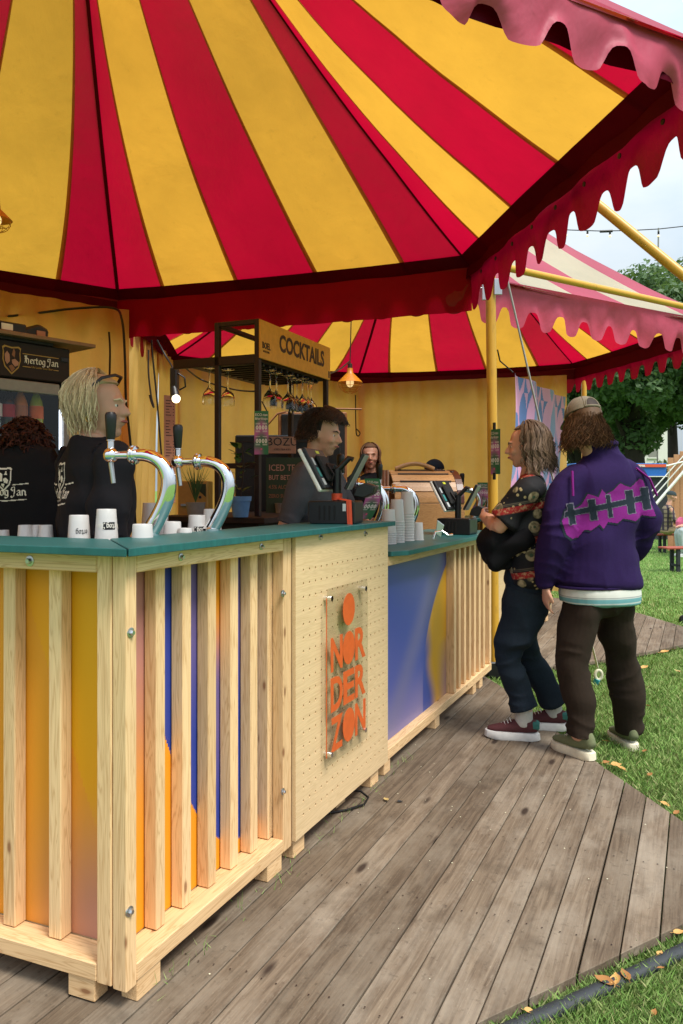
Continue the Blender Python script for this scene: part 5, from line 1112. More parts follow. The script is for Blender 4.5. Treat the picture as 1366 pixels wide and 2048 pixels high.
def hand(mb, w, d, palm, up, s=1.0, curl=.5, side=1):
    """w wrist, d direction of the fingers, palm = normal of the palm, thumb on the given side"""
    d = Vector(d).normalized(); pn = Vector(palm); pn = (pn - d * pn.dot(d)).normalized(); sd = d.cross(pn) * side; w = Vector(w)
    loft(mb, [(w - d * .02, .026 * s, .021 * s), (w + d * .02 * s, .032 * s, .018 * s), (w + d * .06 * s, .041 * s, .016 * s), (w + d * .092 * s, .040 * s, .013 * s)], side=sd, cap=.6)
    for k, (L, o_) in enumerate(((.070, .031), (.078, .011), (.072, -.010), (.056, -.029))):
        b = w + d * .088 * s + sd * o_ * s; c_ = curl * (1 + .12 * k); f = (sd * (.10 - .075 * k)); p1 = b + (d + f * .6 + pn * math.sin(c_ * .4)).normalized() * L * .42 * s; p2 = p1 + (d * math.cos(c_) + pn * math.sin(c_) + f * .4).normalized() * L * .33 * s; p3 = p2 + (d * math.cos(c_ * 1.7) + pn * math.sin(c_ * 1.7)).normalized() * L * .3 * s
        mb.tube([b - d * .02 * s, b, p1, p2, p3], [.0085 * s, .0092 * s, .0085 * s, .0078 * s, .006 * s], 8)
    t0 = w + d * .028 * s + sd * .028 * s; mb.tube([w + d * .015 * s + sd * .012 * s, t0, t0 + (sd * .6 + d * .8 + pn * .25).normalized() * .036 * s, t0 + (sd * .35 + d + pn * .35).normalized() * .066 * s], [.012 * s, .013 * s, .0105 * s, .0075 * s], 8)
def strands(name, mat, parent, m, gen, n, seed, r=.0042, nseg=8, under=None):
    """locks of hair; gen(rng) returns a list of points in head space"""
    rr = random.Random(seed); mb = MB()
    for _ in range(n):
        P_ = gen(rr)
        if not P_: continue
        k = len(P_); rad = [r * (.55 + .6 * math.sin(math.pi * min(1, (i + .6) / k) ** .8)) for i in range(k)]; rad[-1] = r * .15
        mb.tube(P_, rad, 3, cap=False, flat=.6)
    if under: under(mb)
    return mb.build(name, M[mat], parent, sm=75, mtx=m)
def scalp(az, el, k=1.0): return Vector((math.cos(el) * math.sin(az) * .080 * k, -.012 + math.cos(el) * -math.cos(az) * .100 * k, .035 + math.sin(el) * .093 * k))
def fall(az, el0, L, off=.008, wave=.0, spread=0., inward=0., rr=random, nseg=9, hang=-.25):
    """from the crown down over the skull, then hanging; az=0 is the back of the head"""
    out = []; el = el0; s = 0; ph = rr.uniform(0, 6.28); k = 1 + off / .09 + rr.uniform(-.04, .05); p = scalp(az, el, k); out.append(p); ds = L / nseg
    for i in range(nseg):
        if el > hang: el -= ds / .095; q_ = scalp(az, el, k * (1 + .05 * i / nseg))
        else: q_ = out[-1] + Vector((math.sin(az) * spread, -math.cos(az) * spread, -1)).normalized() * ds - Vector((math.sin(az), -math.cos(az), 0)) * inward * ds
        out.append(q_ + Vector((math.sin(ph + i * 1.1), math.cos(ph + i * 1.3), 0)) * wave * (i / nseg))
    return out
def decal(target, polys, org, xd, yd, nrm, cell, lift=.003):
    """cloth appliques and prints that follow the garment: fine patches dropped onto its surface"""
    bm = bmesh.new(); bm.from_mesh(target.data); tree = BVHTree.FromBMesh(bm); org, xd, yd, nrm = Vector(org), Vector(xd).normalized(), Vector(yd).normalized(), Vector(nrm).normalized()
    for lay, (name, mat, P_) in enumerate(polys):
        V, Fs, idx = [], [], {}
        for P in P_:
            x0, x1_ = min(p[0] for p in P), max(p[0] for p in P); y0, y1_ = min(p[1] for p in P), max(p[1] for p in P); nx, ny = int((x1_ - x0) / cell) + 2, int((y1_ - y0) / cell) + 2
            gx, gy = np.meshgrid(x0 + (np.arange(nx) - .5) * cell, y0 + (np.arange(ny) - .5) * cell); ins = poly_in([tuple(p) for p in P], gx.ravel(), gy.ravel()).reshape(gx.shape)
            for j in range(ny):
                for i in range(nx):
                    if not ins[j, i]: continue
                    f = []
                    for a, b in ((-.5, -.5), (.5, -.5), (.5, .5), (-.5, .5)):
                        X, Yy = gx[j, i] + a * cell, gy[j, i] + b * cell; key = (round(X / cell * 2), round(Yy / cell * 2))
                        if key not in idx:
                            src = org + xd * X + yd * Yy; h = tree.ray_cast(src + nrm * .6, -nrm, 1.2)
                            idx[key] = None if h[0] is None else len(V)
                            if h[0] is not None: V.append(tuple(h[0] + nrm * (lift + lay * .0012)))
                        f.append(idx[key])
                    if None not in f: Fs.append(f)
        if Fs:
            link(name, np_mesh(name, V, Fs, M[mat], True), target)
    bm.free()
def shoe(root, p, d, sole, upper, L=.29, h=.085, thick=.028, kind=0, name='shoe', hi=.0):
    d = Vector(d).normalized(); m = Matrix.Translation(Vector(p)) @ frame((0, 0, 0), d, (0, 0, 1))
    out = [(-.5, .0), (-.47, .55), (-.38, .80), (-.2, .80), (0, .88), (.2, 1.08), (.34, 1.0), (.44, .72), (.49, .35), (.5, 0)]; pts = [(a * L, b * .045) for a, b in out] + [(a * L, -b * .045) for a, b in out[-2:0:-1]]
    mb = MB(); n = len(pts)
    for k, (z, sc) in enumerate(((0, .94), (.006, 1.0), (thick * .9, .98), (thick, .94))):
        mb.v += [(x * sc, y * sc * (1.02), z + (.012 * max(0, (x / L) - .25) * 2 if kind else 0)) for x, y in pts]
    mb.f = [tuple(range(n))[::-1], tuple(range(3 * n, 4 * n))] + [(k * n + i, k * n + (i + 1) % n, (k + 1) * n + (i + 1) % n, (k + 1) * n + i) for k in range(3) for i in range(n)]; mb.m = [0] * len(mb.f)
    so = mb.build(name, M[sole], root, sm=40, mtx=m)
    u = MB(); loft(u, spline([((-.44 * L, 0, thick + .030), .026, .030), ((-.30 * L, 0, thick + .036 + hi), .034, .042 + hi * .6), ((-.10 * L, 0, thick + .030), .036, .040), ((.10 * L, 0, thick + .020), .038, .030), ((.30 * L, 0, thick + .012), .038, .020), ((.43 * L, 0, thick + .008), .026, .013)]), side=(0, 1, 0)); 
    loft(u, [((-.24 * L, 0, thick + .03), .036, .045), ((-.26 * L, 0, h + .03 + hi), .038, .042)], side=(0, 1, 0))
    fuse(u, 'upper', M[upper], so, .006, 4)
    mb = MB()
    for k in range(5): x = (.02 + k * .05) * L; z = thick + .062 - k * .0095 + .004; mb.tube([(x, -.024, z - .008), (x + .008, 0, z + .003), (x, .024, z - .008)], .0028, 5)
    mb.build('laces', M['white_paint'], so); return so

# ---- man in the purple fleece
def fw(f):  # rotation so that local +y looks along f
    return math.atan2(-f[0], f[1])
man = empty('person', (1.345, 4.10, 0), fw((-.36, .94)), 'person in purple fleece and khaki cap, seen from behind, one foot on the grass', 'person')
mr_ = Matrix.Rotation(man.rotation_euler.z, 3, 'Z'); ml = lambda x, y, z: mr_.transposed() @ (Vector((x, y, z)) - man.location)
fl_, frr = ml(1.212, 3.97, 0), ml(1.575, 4.26, GZ)
MLEG = {sx: spline([((sx * .080, .0, .84), .088, .112), ((sx * .105 + ft.x * .10, ft.y * .2, .70), .090, .108), ((sx * .105 + ft.x * .36, ft.y * .55 + .025, .47), .080, .092), ((ft.x * .92, ft.y * .9, .26), .073, .088), ((ft.x, ft.y, .085 + ft.z + (.015 if sx < 0 else 0)), .074, .088)], 4) for sx, ft in ((-1, fl_), (1, frr))}
thin = lambda st, k: [(c, a * k, b_ * k) for c, a, b_ in st]
hc = ml(*at(1166, 862, 4.12)); hc = Vector((hc.x, hc.y, 1.705))
b = MB(); hm = head(b, hc, R(-6), 1.0, R(-10), neck_to=(0, -.02, 1.50))
loft(b, [((0, 0, .90), .15, .11), ((0, 0, 1.1), .14, .10), ((0, 0, 1.3), .16, .11), ((0, 0, 1.44), .15, .08)])
lw, rw = Vector((-.285, .05, .865)), Vector((.235, .13, 1.0))
for sh, el, wr in ((Vector((-.18, 0, 1.42)), Vector((-.255, -.02, 1.14)), lw), (Vector((.18, 0, 1.42)), Vector((.26, -.05, 1.16)), rw)): loft(b, [(sh, .05, .05), (el, .040, .040), (wr, .026, .024)])
hand(b, lw, (.10, .15, -1), (.9, -.2, 0), None, .98, .55, 1)
hand(b, rw, (-.6, .5, -.6), (-.5, -.6, 0), None, .98, .8, -1)
for sx in (-1, 1): loft(b, [((sx * .08, 0, .92), .07, .07)] + thin(MLEG[sx], .55))
fuse(b, 'body', M['skin'], man, .0065, 4); face_bits(hm, man)
# jacket
g = MB()
loft(g, spline([((-.01, -.005, .875), .238, .165), ((0, -.005, 1.05), .228, .155), ((0, -.005, 1.25), .225, .150), ((.01, -.01, 1.39), .212, .135), ((.015, -.015, 1.475), .165, .108), ((.01, -.012, 1.545), .100, .088), ((.0, -.005, 1.60), .090, .086)], 4), ex=.86, n=28)
loft(g, spline([((-.13, -.01, 1.43), .085, .080), ((-.215, -.02, 1.36), .088, .092), ((-.262, -.035, 1.16), .082, .095), ((-.285, .01, 1.0), .070, .080), ((-.286, .045, .905), .055, .058), ((-.286, .05, .865), .050, .052)], 4), side=(0, 1, 0))
loft(g, spline([((.13, -.01, 1.455), .085, .080), ((.212, -.02, 1.385), .082, .090), ((.262, -.05, 1.16), .078, .088), ((.262, .03, 1.05), .070, .078), ((.24, .115, 1.0), .060, .060)], 4), side=(0, 1, 0))
jk = fuse(g, 'fleece_jacket', M['fleece_purple'], man, .0075, 3, .024, 4.6, 3.1, cre=[(-.26, -.05, 1.14, .12, .012, 90, .3, .2, 1), (.26, -.06, 1.14, .12, .012, 90, -.3, .2, 1), (-.28, .03, .93, .09, .010, 130, 0, 0, 1), (0, -.15, 1.5, .12, .008, 80, .2, 0, 1), (-.1, -.12, .98, .16, .008, 45, 1, 0, .4), (.13, -.12, 1.0, .15, .008, 45, 1, 0, -.4), (-.17, -.1, 1.33, .12, .010, 60, 1, 0, .8), (.17, -.1, 1.33, .12, .010, 60, 1, 0, -.8)])
MB().tube([(math.cos(a) * .093 - .0, math.sin(a) * .088 - .005, 1.607 + .006 * math.sin(a)) for a in np.linspace(0, 2 * math.pi, 25)[:-1]], .013, 8, closed=True).build('collar_edge', M['fleece_purple'], man, sm=60)
MB().tube([(math.cos(a) * .232 * (1 if abs(math.cos(a)) < .7 else .985) - .01, math.sin(a) * .160 - .005, .862) for a in np.linspace(0, 2 * math.pi, 33)[:-1]], .008, 6, closed=True).build('hem_band', M['fleece_purple'], man, sm=60)
for pts in (((-.232, -.095, 1.455), (-.245, -.115, 1.40), (-.25, -.125, 1.33)), ((.17, -.095, 1.475), (.245, -.11, 1.42), (.285, -.12, 1.33))): MB().tube(pts, .006, 6).build('piping', M['fleece_magenta'], man, sm=60)
# applique: a zigzag magenta band with dark stitched crosses; camera side is the back (-y) turned a little left
A = [(-.27, .02), (-.245, .075), (-.19, .085), (-.165, .10), (-.13, .155), (-.10, .145), (-.075, .135), (-.055, .175), (-.035, .15), (0, .165), (.045, .205), (.07, .19), (.10, .18), (.125, .20), (.155, .225), (.175, .215), (.235, .02), (.21, .02), (.16, .03), (.12, .0), (.08, .012), (.05, .018), (.02, -.005), (-.03, .005), (-.055, -.03), (-.075, -.005), (-.12, -.035), (-.155, -.03), (-.19, -.07), (-.22, -.075), (-.25, -.05)]
A = [(x * .93, y * .97) for x, y in A]
A2 = [(x * 1.03 - .003, y + (.008 if y > .05 else -.009)) for x, y in A]
def bar_(x, w, y0, y1, k=.18): return [(x + k * (y0) * .3, y0), (x + w + k * y0 * .3, y0 + .002), (x + w - .01, y1 + .004), (x - .01, y1)]
ctr = lambda x: .052 + (x + .25) * .16
K = [[(-.255, ctr(-.255) - .012), (.195, ctr(.195) - .012), (.19, ctr(.19) + .014), (-.25, ctr(-.25) + .014)]]
for x, w, h in ((-.235, .030, .055), (-.125, .034, .055), (-.030, .020, .060), (.075, .040, .062), (.165, .040, .060)): K.append([(x + .006, ctr(x) - h), (x + w + .006, ctr(x) - h + .004), (x + w - .006, ctr(x) + h), (x - .006, ctr(x) + h - .004)])
K = [[(x * .93, y * .97) for x, y in P] for P in K]
K2 = [[(x + (.004 if i in (1, 2) else -.004), y + (.004 if i in (2, 3) else -.004)) for i, (x, y) in enumerate(q_)] for q_ in K]
vd = Vector((-.36, .94, 0)); cdir = (mr_.transposed() @ Vector((-1.2, -4.1, 0))).normalized(); xdd = Vector((0, 0, 1)).cross(cdir).normalized()
decal(jk, [('applique_border', 'fleece_dark', [A2]), ('applique', 'fleece_magenta', [A]), ('cross_border', 'fleece_grey', K2), ('cross', 'fleece_dark', K)], Vector((0, 0, 1.195)) + xdd * .075, xdd + Vector((0, 0, .04)), Vector((0, 0, 1)) - xdd * .04, cdir, .003)
# striped shirt hem
q = NT('shirt_stripes', .85, .2); sx_ = q.new('ShaderNodeTexCoord'); sp_ = q.new('ShaderNodeSeparateXYZ'); q.l.new(sx_.outputs['Object'], sp_.inputs[0]); mrr = q.new('ShaderNodeMapRange'); mrr.inputs[1].default_value = .765; mrr.inputs[2].default_value = .90; q.l.new(sp_.outputs[2], mrr.inputs[0])
rpn = q.ramp(mrr.outputs[0], [(0, (.16, .36, .40)), (.10, (.20, .42, .46)), (.12, (.65, .64, .60)), (.17, (.14, .33, .37)), (.30, (.16, .36, .40)), (.32, (.65, .64, .60)), (.36, (.25, .28, .30)), (.38, (.66, .65, .61)), (.62, (.66, .65, .61)), (.66, (.20, .12, .10)), (.70, (.55, .52, .48)), (.74, (.08, .20, .20))]); q.n[-1].color_ramp.interpolation = 'CONSTANT' if False else 'LINEAR'; q.base(rpn); M['shirt_stripes'] = q.m
g = MB(); loft(g, spline([((.01, -.005, .772), .218, .165), ((.01, -.005, .84), .224, .168), ((.0, -.005, .93), .20, .145)], 3), ex=.9, n=26, cap=.15); fuse(g, 'shirt_hem', M['shirt_stripes'], man, .007, 4, .006, 8, 1.7)
# trousers
g = MB(); loft(g, spline([((0, 0, .75), .15, .125), ((0, 0, .84), .160, .125), ((0, 0, .94), .145, .115)], 2), n=26)
for sx in (-1, 1): loft(g, MLEG[sx], side=(1, 0, 0), cap=.12)
tr_ = fuse(g, 'trousers', M['trouser_brown'], man, .0075, 2, .024, 6, 8.2, cre=[(-.13, -.02, .47, .13, .014, 75, .3, 0, 1), (.17, .02, .47, .13, .014, 75, -.3, 0, 1), (fl_.x, fl_.y, .16, .12, .014, 95, .2, 0, 1), (frr.x, frr.y, .14, .12, .014, 95, -.2, 0, 1), (0, -.08, .76, .14, .012, 60, .8, 0, .7)])
shoe(man, fl_ + Vector((0, .055, .001)), (-.15, 1, 0), 'sole_cream', 'shoe_green', .285, .085, .044, hi=.02); shoe(man, frr + Vector((0, .055, 0)), (.25, 1, 0), 'sole_cream', 'shoe_green', .285, .085, .044, hi=.02)
# cap and hair (head space: y forward)
cm = MB(); rs = []
for k in range(8):
    el = R(4 + 86 * k / 7.3); rs.append([Vector((math.cos(el) * math.cos(a) * .090, -.012 + math.cos(el) * math.sin(a) * .111, .048 + math.sin(el) * .100)) for a in np.linspace(0, 2 * math.pi, 33)[:-1]])
cm.rings(rs); cp = cm.build('cap', M['cap_khaki'], man, sm=60, mtx=hm @ Matrix.Rotation(R(-6), 4, 'X'))
mb = MB(); top = [(math.sin(a) * .082, math.cos(a) * .105 - .012) for a in np.linspace(-1.0, 1.0, 13)]; brm = [(math.sin(a) * .086, .095 + math.cos(a * 1.5) * .075) for a in np.linspace(-1.0, 1.0, 13)]
vs = [(x, y, .055) for x, y in top] + [(x, y, .035 - .012 * abs(x) / .08) for x, y in brm]; mb.add(vs, [(i, i + 1, 14 + i, 13 + i) for i in range(12)]); mb.add([(x, y, z - .004) for x, y, z in vs], [(i, 13 + i, 14 + i, i + 1) for i in range(12)]); mb.build('brim', M['cap_khaki'], cp, sm=60)
mb = MB(); cs_ = lambda az, el, k=1.012: Vector((math.cos(el) * math.sin(az) * .090 * k, -.012 - math.cos(el) * math.cos(az) * .111 * k, .048 + math.sin(el) * .100 * k)); nr_, nc_ = 5, 12
for j in range(nr_ + 1):
    for i in range(nc_ + 1): az = -.44 + .88 * i / nc_; mb.v.append(tuple(cs_(az, R(10) + R(30) * math.sqrt(max(0, 1 - (az / .45) ** 2)) * j / nr_)))
for j in range(nr_):
    for i in range(nc_): q_ = j * (nc_ + 1) + i; mb.f.append((q_, q_ + 1, q_ + nc_ + 2, q_ + nc_ + 1)); mb.m.append(0)
mb.build('strap_opening', M['hair_dark'], cp)
MB().tube([cs_(az, R(10) + R(30) * math.sqrt(max(0, 1 - (az / .45) ** 2)), 1.015) for az in np.linspace(-.45, .45, 15)], .003, 5).build('opening_trim', M['cap_khaki'], cp)
mb = MB(); mb.tube([cs_(a, R(7), 1.01) for a in np.linspace(-.5, .5, 9)], .006, 6); mb.build('strap', M['cap_khaki'], cp, sm=50); mb = MB().ball((0, -.012, .149), .006, 8, 6); mb.build('button', M['cap_khaki'], cp)
for a in (0, math.pi / 3, 2 * math.pi / 3): MB().tube([(math.cos(e) * math.cos(a) * .0912, -.012 + math.cos(e) * math.sin(a) * .1122, .048 + math.sin(e) * .1014) for e in np.linspace(.1, math.pi - .1, 17)], .0012, 4).build('cap_seam', M['cap_khaki'], cp)
mbh = MB(); loft(mbh, [((0, -.035, .05), .078, .088), ((0, -.045, -.03), .080, .080), ((0, -.05, -.10), .070, .055)]); mbh.build('hair_base', M['hair_brown'], man, sm=60, mtx=hm)
strands('hair', 'hair_brown', man, hm, lambda r: fall(r.uniform(-2.1, 2.1), r.uniform(-.30, .06), r.uniform(.08, .18), .006, .016, r.uniform(.0, .34), 0, r, 9, -.05), 1900, 4, .0026)

# ---- woman at the counter
wo_ = empty('person', (1.03, 4.27, 0), fw((-.97, .24)), 'long haired person in patterned black blouse and navy jeans leaning at the bar', 'person')
wr_ = Matrix.Rotation(wo_.rotation_euler.z, 3, 'Z'); wl_ = lambda v: wr_.transposed() @ (Vector(v) - wo_.location)
hcw = wl_(at(1052, 892, 4.25)); hcw.z = 1.595; nf = wl_(onground(1032, 1478)); ff = wl_(onground(1092, 1458))
nf = Vector((nf.x, nf.y, 0)); ff = Vector((ff.x, ff.y, 0))
b = MB(); hm = head(b, hcw, R(-2), .97, R(-6), jaw=.9, neck_to=(0, .0, 1.42))
loft(b, [((0, .02, .88), .14, .10), ((0, .02, 1.05), .115, .09), ((0, .02, 1.25), .14, .10), ((0, .0, 1.38), .13, .07)])
WLEG = {sx: spline([((sx * .075, .005, .82), .088, .130), ((sx * .08, .035, .68), .092, .115), ((sx * .075 + ft.x * .1, kf + ft.y * .25, .47), .070, .078), ((ft.x * .8, ft.y * .8 + .01, .30), .066, .074), ((ft.x, ft.y - .045, .165), .072, .084)], 4) for sx, ft, kf in ((-1, nf, .095), (1, ff, .05))}
ar = [(Vector((-.165, .0, 1.375)), Vector((-.17, .16, 1.165)), Vector((.03, .25, 1.215))), (Vector((.165, 0, 1.375)), Vector((.17, .17, 1.16)), Vector((-.02, .22, 1.19)))]
for sh, el, wr in ar: loft(b, spline([(sh, .042, .042), (sh.lerp(el, .6), .042, .042), (el, .042, .042), (el.lerp(wr, .35), .041, .043), (wr, .026, .026)], 3))
hand(b, ar[0][2], (1, .1, .1), (0, -1, 0), None, .9, .5, 1); hand(b, ar[1][2], (-1, .05, .0), (0, -1, 0), None, .9, .5, -1)
for sx, ft in ((-1, nf), (1, ff)): loft(b, [((sx * .07, 0, .90), .065, .065)] + thin(WLEG[sx], .55) + [(Vector((ft.x, ft.y - .045, .10)), .034, .036)])
fuse(b, 'body', M['skin'], wo_, .006, 4); face_bits(hm, wo_, 'hair_lightbrown')
# blouse: black with cream medallions and red bands
q = NT('blouse_print', .75, .3); v = q.coord('Object', (1, 1, 1))
def voro(sc, d0, d1, feat='F1', off=0.):
    mpn = q.new('ShaderNodeMapping'); mpn.inputs['Location'].default_value = (off, off * .7, off * .4); q.l.new(v, mpn.inputs[0]); vo = q.new('ShaderNodeTexVoronoi'); vo.inputs['Scale'].default_value = sc; q.l.new(mpn.outputs[0], vo.inputs['Vector']); return vo, q.ramp(vo.outputs['Distance'], [(d0, (1, 1, 1)), (d1, (0, 0, 0))])
c = (.008, .008, .010); vo1, m1 = voro(36, .26, .30, off=2.); sel = q.ramp(q.noise(v, 7, 1), [(.50, (0, 0, 0)), (.54, (1, 1, 1))]); c = q.mix(c, (.42, .33, .17), q.mix((0., 0., 0.), m1, sel))
vo2, m2 = voro(9, .26, .30, off=.33); pet = q.ramp(q.noise(v, 30, 2), [(.45, (.36, .29, .17)), (.6, (.12, .10, .05))]); c = q.mix(c, pet, m2); vo2b, m2b = voro(9, .08, .11, off=.33); c = q.mix(c, (.05, .09, .05), m2b)
sepn = q.new('ShaderNodeSeparateXYZ'); q.l.new(v, sepn.inputs[0]); ww = q.new('ShaderNodeMath', operation='MULTIPLY_ADD'); q.l.new(sepn.outputs[2], ww.inputs[0]); ww.inputs[1].default_value = 5.6; q.l.new(sepn.outputs[1], ww.inputs[2]); fr_n = q.new('ShaderNodeMath', operation='FRACT'); q.l.new(ww.outputs[0], fr_n.inputs[0])
redp = q.ramp(q.noise(v, 55, 2), [(.5, (.30, .018, .018)), (.62, (.42, .22, .12))]); bandm = q.ramp(fr_n.outputs[0], [(.0, (0, 0, 0)), (.04, (1, 1, 1)), (.19, (1, 1, 1)), (.22, (0, 0, 0))]); c = q.mix(c, redp, bandm)
lines = q.ramp(fr_n.outputs[0], [(.24, (0, 0, 0)), (.25, (.7, .7, .7)), (.27, (0, 0, 0)), (.30, (.7, .7, .7)), (.32, (0, 0, 0))]); c = q.mix(c, (.16, .13, .09), lines); q.base(c); M['blouse_print'] = q.m
g = MB(); loft(g, spline([((.0, -.01, .865), .165, .125), ((0, 0, 1.0), .158, .125), ((0, .015, 1.15), .160, .130), ((0, .01, 1.28), .170, .125), ((0, -.005, 1.37), .165, .10), ((0, -.01, 1.425), .10, .075)], 4), n=26, ex=.9)
for sx, (sh, el, wr) in zip((-1, 1), ar): e2 = sh.lerp(el, .86); loft(g, spline([(Vector((sx * .10, -.005, 1.375)), .070, .065), (sh + Vector((sx * .01, -.005, -.02)), .068, .070), (sh.lerp(el, .55), .072, .074), (e2, .074, .078)], 4), side=(1, 0, 0), cap=.1)
bl_o = fuse(g, 'blouse', M['blouse_print'], wo_, .007, 3, .014, 7, 5.5)
# black jacket carried over the folded arms
g = MB(); loft(g, spline([((-.10, .15, 1.14), .08, .06), ((-.09, .20, 1.07), .11, .085), ((-.08, .17, 1.01), .085, .07), ((-.05, .11, .97), .05, .045)], 4), side=(1, 0, 0)); loft(g, spline([((.12, .15, 1.12), .06, .06), ((.02, .20, 1.05), .09, .075), ((-.08, .19, 1.02), .08, .075)], 3), side=(1, 0, 0)); loft(g, spline([((-.15, .0, 1.12), .035, .05), ((-.15, .10, 1.05), .05, .06), ((-.12, .2, 1.0), .07, .08)], 3))
cj = fuse(g, 'carried_jacket', M['black_cloth'], None, .008, 4, .020, 7, 2.2); cj.location = wo_.location; cj.rotation_euler = wo_.rotation_euler; tag(cj, 'bundled black jacket held over folded arms of the patterned blouse', 'jacket')
# jeans
g = MB(); loft(g, spline([((0, 0, .78), .135, .115), ((0, 0, .86), .150, .135), ((0, 0, .94), .130, .12)], 2), n=24)
for sx in (-1, 1): loft(g, WLEG[sx], cap=.1)
fuse(g, 'jeans', M['jeans_navy'], wo_, .007, 2, .016, 8, 4.4, cre=[(-.09, .06, .48, .12, .011, 100, 0, .3, 1), (.09, .03, .48, .12, .011, 100, 0, .3, 1), (nf.x, nf.y, .22, .09, .010, 120, 0, .2, 1), (-.08, -.05, .74, .12, .010, 90, 0, -.6, 1)])
for sx, ft in ((-1, nf), (1, ff)): fuse(loft(MB(), [((ft.x, ft.y - .045, .20), .040, .045), ((ft.x, ft.y - .04, .08), .040, .050)]), 'sock', M['sock_white'], wo_, .008, 3)
for ft in (nf, ff):
    so = shoe(wo_, ft + Vector((0, .02, .001)), (0, 1, 0), 'sole_white', 'shoe_maroon', .300, .07, .042, kind=1); mbx = MB().box((-.145, -.03, .06), (-.10, .03, .105)); mbx.build('heel_patch', M['teal_patch'], so, bevel=.01)
    MB().tube([(-.04, -.040, .038), (.0, -.042, .066), (.03, -.036, .06), (.05, -.030, .045)], .0035, 5).build('side_line', M['sticker_yellow'], so, sm=60)
def longhair(r):
    az = r.uniform(-1.72, 1.72); az = round(az * 9) / 9 + r.gauss(0, .06); g_ = math.sin(az * 23.7); L = r.uniform(.17, .25) + .02 * g_; el = r.uniform(.5, 1.5); return fall(az, el, L, .012 + .010 * g_, .012 + .008 * abs(g_), .04 + .08 * g_ if abs(az) < 1.3 else .16, 0, r, 12, -.2 + .15 * g_)
strands('hair', 'hair_lightbrown', wo_, hm, longhair, 2400, 9, .0024)
def hair_shell(mb, k=1.06, fr=.55, zlo=-.35):
    rs = []
    for i in range(9):
        el = zlo + (math.pi / 2 - zlo) * i / 8.2; rs.append([scalp(a, el, k) if True else None for a in np.linspace(-math.pi, math.pi, 25)[:-1]])
    for ring_ in rs:
        for q_ in ring_:
            if q_.y > .01 and q_.z < .095: q_.y = .01; q_.x *= .93; 
    mb.rings(rs)
for root_, hmm, mt in ((wo_, hm, 'hair_lightbrown'),):
    mb = MB(); hair_shell(mb, 1.04); mb.build('hair_base', M[mt], root_, sm=60, mtx=hmm)

# ---- generic standing bar staff
def staff(loc, face, label, yaw, top, tee, hairmat, hair_gen, nh, seed, arms, skinm='skin', hr=.0055, trousers='tee_black', pitch=0., shell=True, wide=1.0, hz=None, hy=.02):
    r = empty('person', loc, fw(face), label, 'person'); k = top / 1.76; b = MB(); hm_ = head(b, (0, hy, hz or top - .14), yaw, 1.0, pitch, neck_to=(0, -.01, 1.47 * k))
    loft(b, [((0, 0, .90 * k), .14, .10), ((0, 0, 1.1 * k), .13, .10), ((0, 0, 1.3 * k), .15, .10), ((0, 0, 1.43 * k), .14, .075)])
    for sx, (el, wr) in zip((-1, 1), arms): sh = Vector((sx * .17 * wide, 0, 1.41 * k)); el, wr = Vector(el), Vector(wr); loft(b, spline([(sh, .046, .046), (sh.lerp(el, .55), .044, .044), (el, .038, .038), (el.lerp(wr, .35), .040, .038), (wr, .026, .024)], 3)); hand(b, wr, (wr - el).normalized() + Vector((0, .1, 0)), (-sx, 0, 0) if abs((wr - el).normalized().x) < .8 else (0, -1, 0), None, .95, .6, sx * -1)
    for sx in (-1, 1): loft(b, [((sx * .09, 0, .92), .08, .08), ((sx * .10, .02, .5), .055, .055), ((sx * .1, 0, .11), .04, .04)])
    fuse(b, 'body', M[skinm], r, .007, 4); face_bits(hm_, r, hairmat)
    g = MB(); loft(g, spline([((0, 0, .88 * k), .168 * wide, .13), ((0, 0, 1.08 * k), .160 * wide, .125), ((0, 0, 1.28 * k), .185 * wide, .128), ((0, -.005, 1.385 * k), .185 * wide, .105), ((0, -.014, 1.445 * k), .125 * wide, .082), ((0, -.014, 1.482 * k), .078, .070)], 4), n=26, ex=.9, cap=.1)
    for sx, (el, wr) in zip((-1, 1), arms): sh = Vector((sx * .17 * wide, -.005, 1.40 * k)); el = Vector(el); loft(g, spline([(Vector((sx * .11, -.005, 1.395 * k)), .070, .065), (sh, .070, .072), (sh.lerp(el, .45), .068, .070), (sh.lerp(el, .80), .068, .072)], 4), cap=.1)
    t = fuse(g, 't_shirt', M[tee], r, .007, 2, .019, 7, seed * 1.3, cre=[(-.13, -.1, 1.28, .12, .008, 60, 1, 0, .8), (.13, -.1, 1.28, .12, .008, 60, 1, 0, -.8), (0, -.1, 1.02, .2, .009, 50, .4, 0, 1), (.22, -.03, 1.25, .1, .008, 80, 0, .3, 1), (-.22, .0, 1.25, .1, .008, 80, 0, .3, 1)])
    g = MB(); loft(g, [((0, 0, .80), .15, .12), ((0, 0, .95), .145, .115)])
    for sx in (-1, 1): loft(g, [((sx * .085, 0, .85), .085, .10), ((sx * .1, .02, .5), .07, .075), ((sx * .1, 0, .10), .062, .07)])
    fuse(g, 'trousers', M[trousers], r, .012, 3); 
    for sx in (-1, 1): shoe(r, (sx * .1, .05, 0), (0, 1, 0), 'black_rubber', 'tee_black')
    if hair_gen: strands('hair', hairmat, r, hm_, hair_gen, nh, seed, hr)
    if shell: mb = MB(); hair_shell(mb, 1.05 if shell is True else shell, zlo=-.2); mb.build('hair_base', M[hairmat], r, sm=60, mtx=hm_)
    return r, t, hm_
def bob(r):
    az = r.uniform(-1.75, 1.75); az = round(az * 8) / 8 + r.gauss(0, .07); g_ = math.sin(az * 31); return fall(az, r.uniform(.1, 1.5), r.uniform(.08, .165) + .015 * g_, .016 + .008 * g_, .007, .10 + .15 * g_, .5, r, 10, -.15)
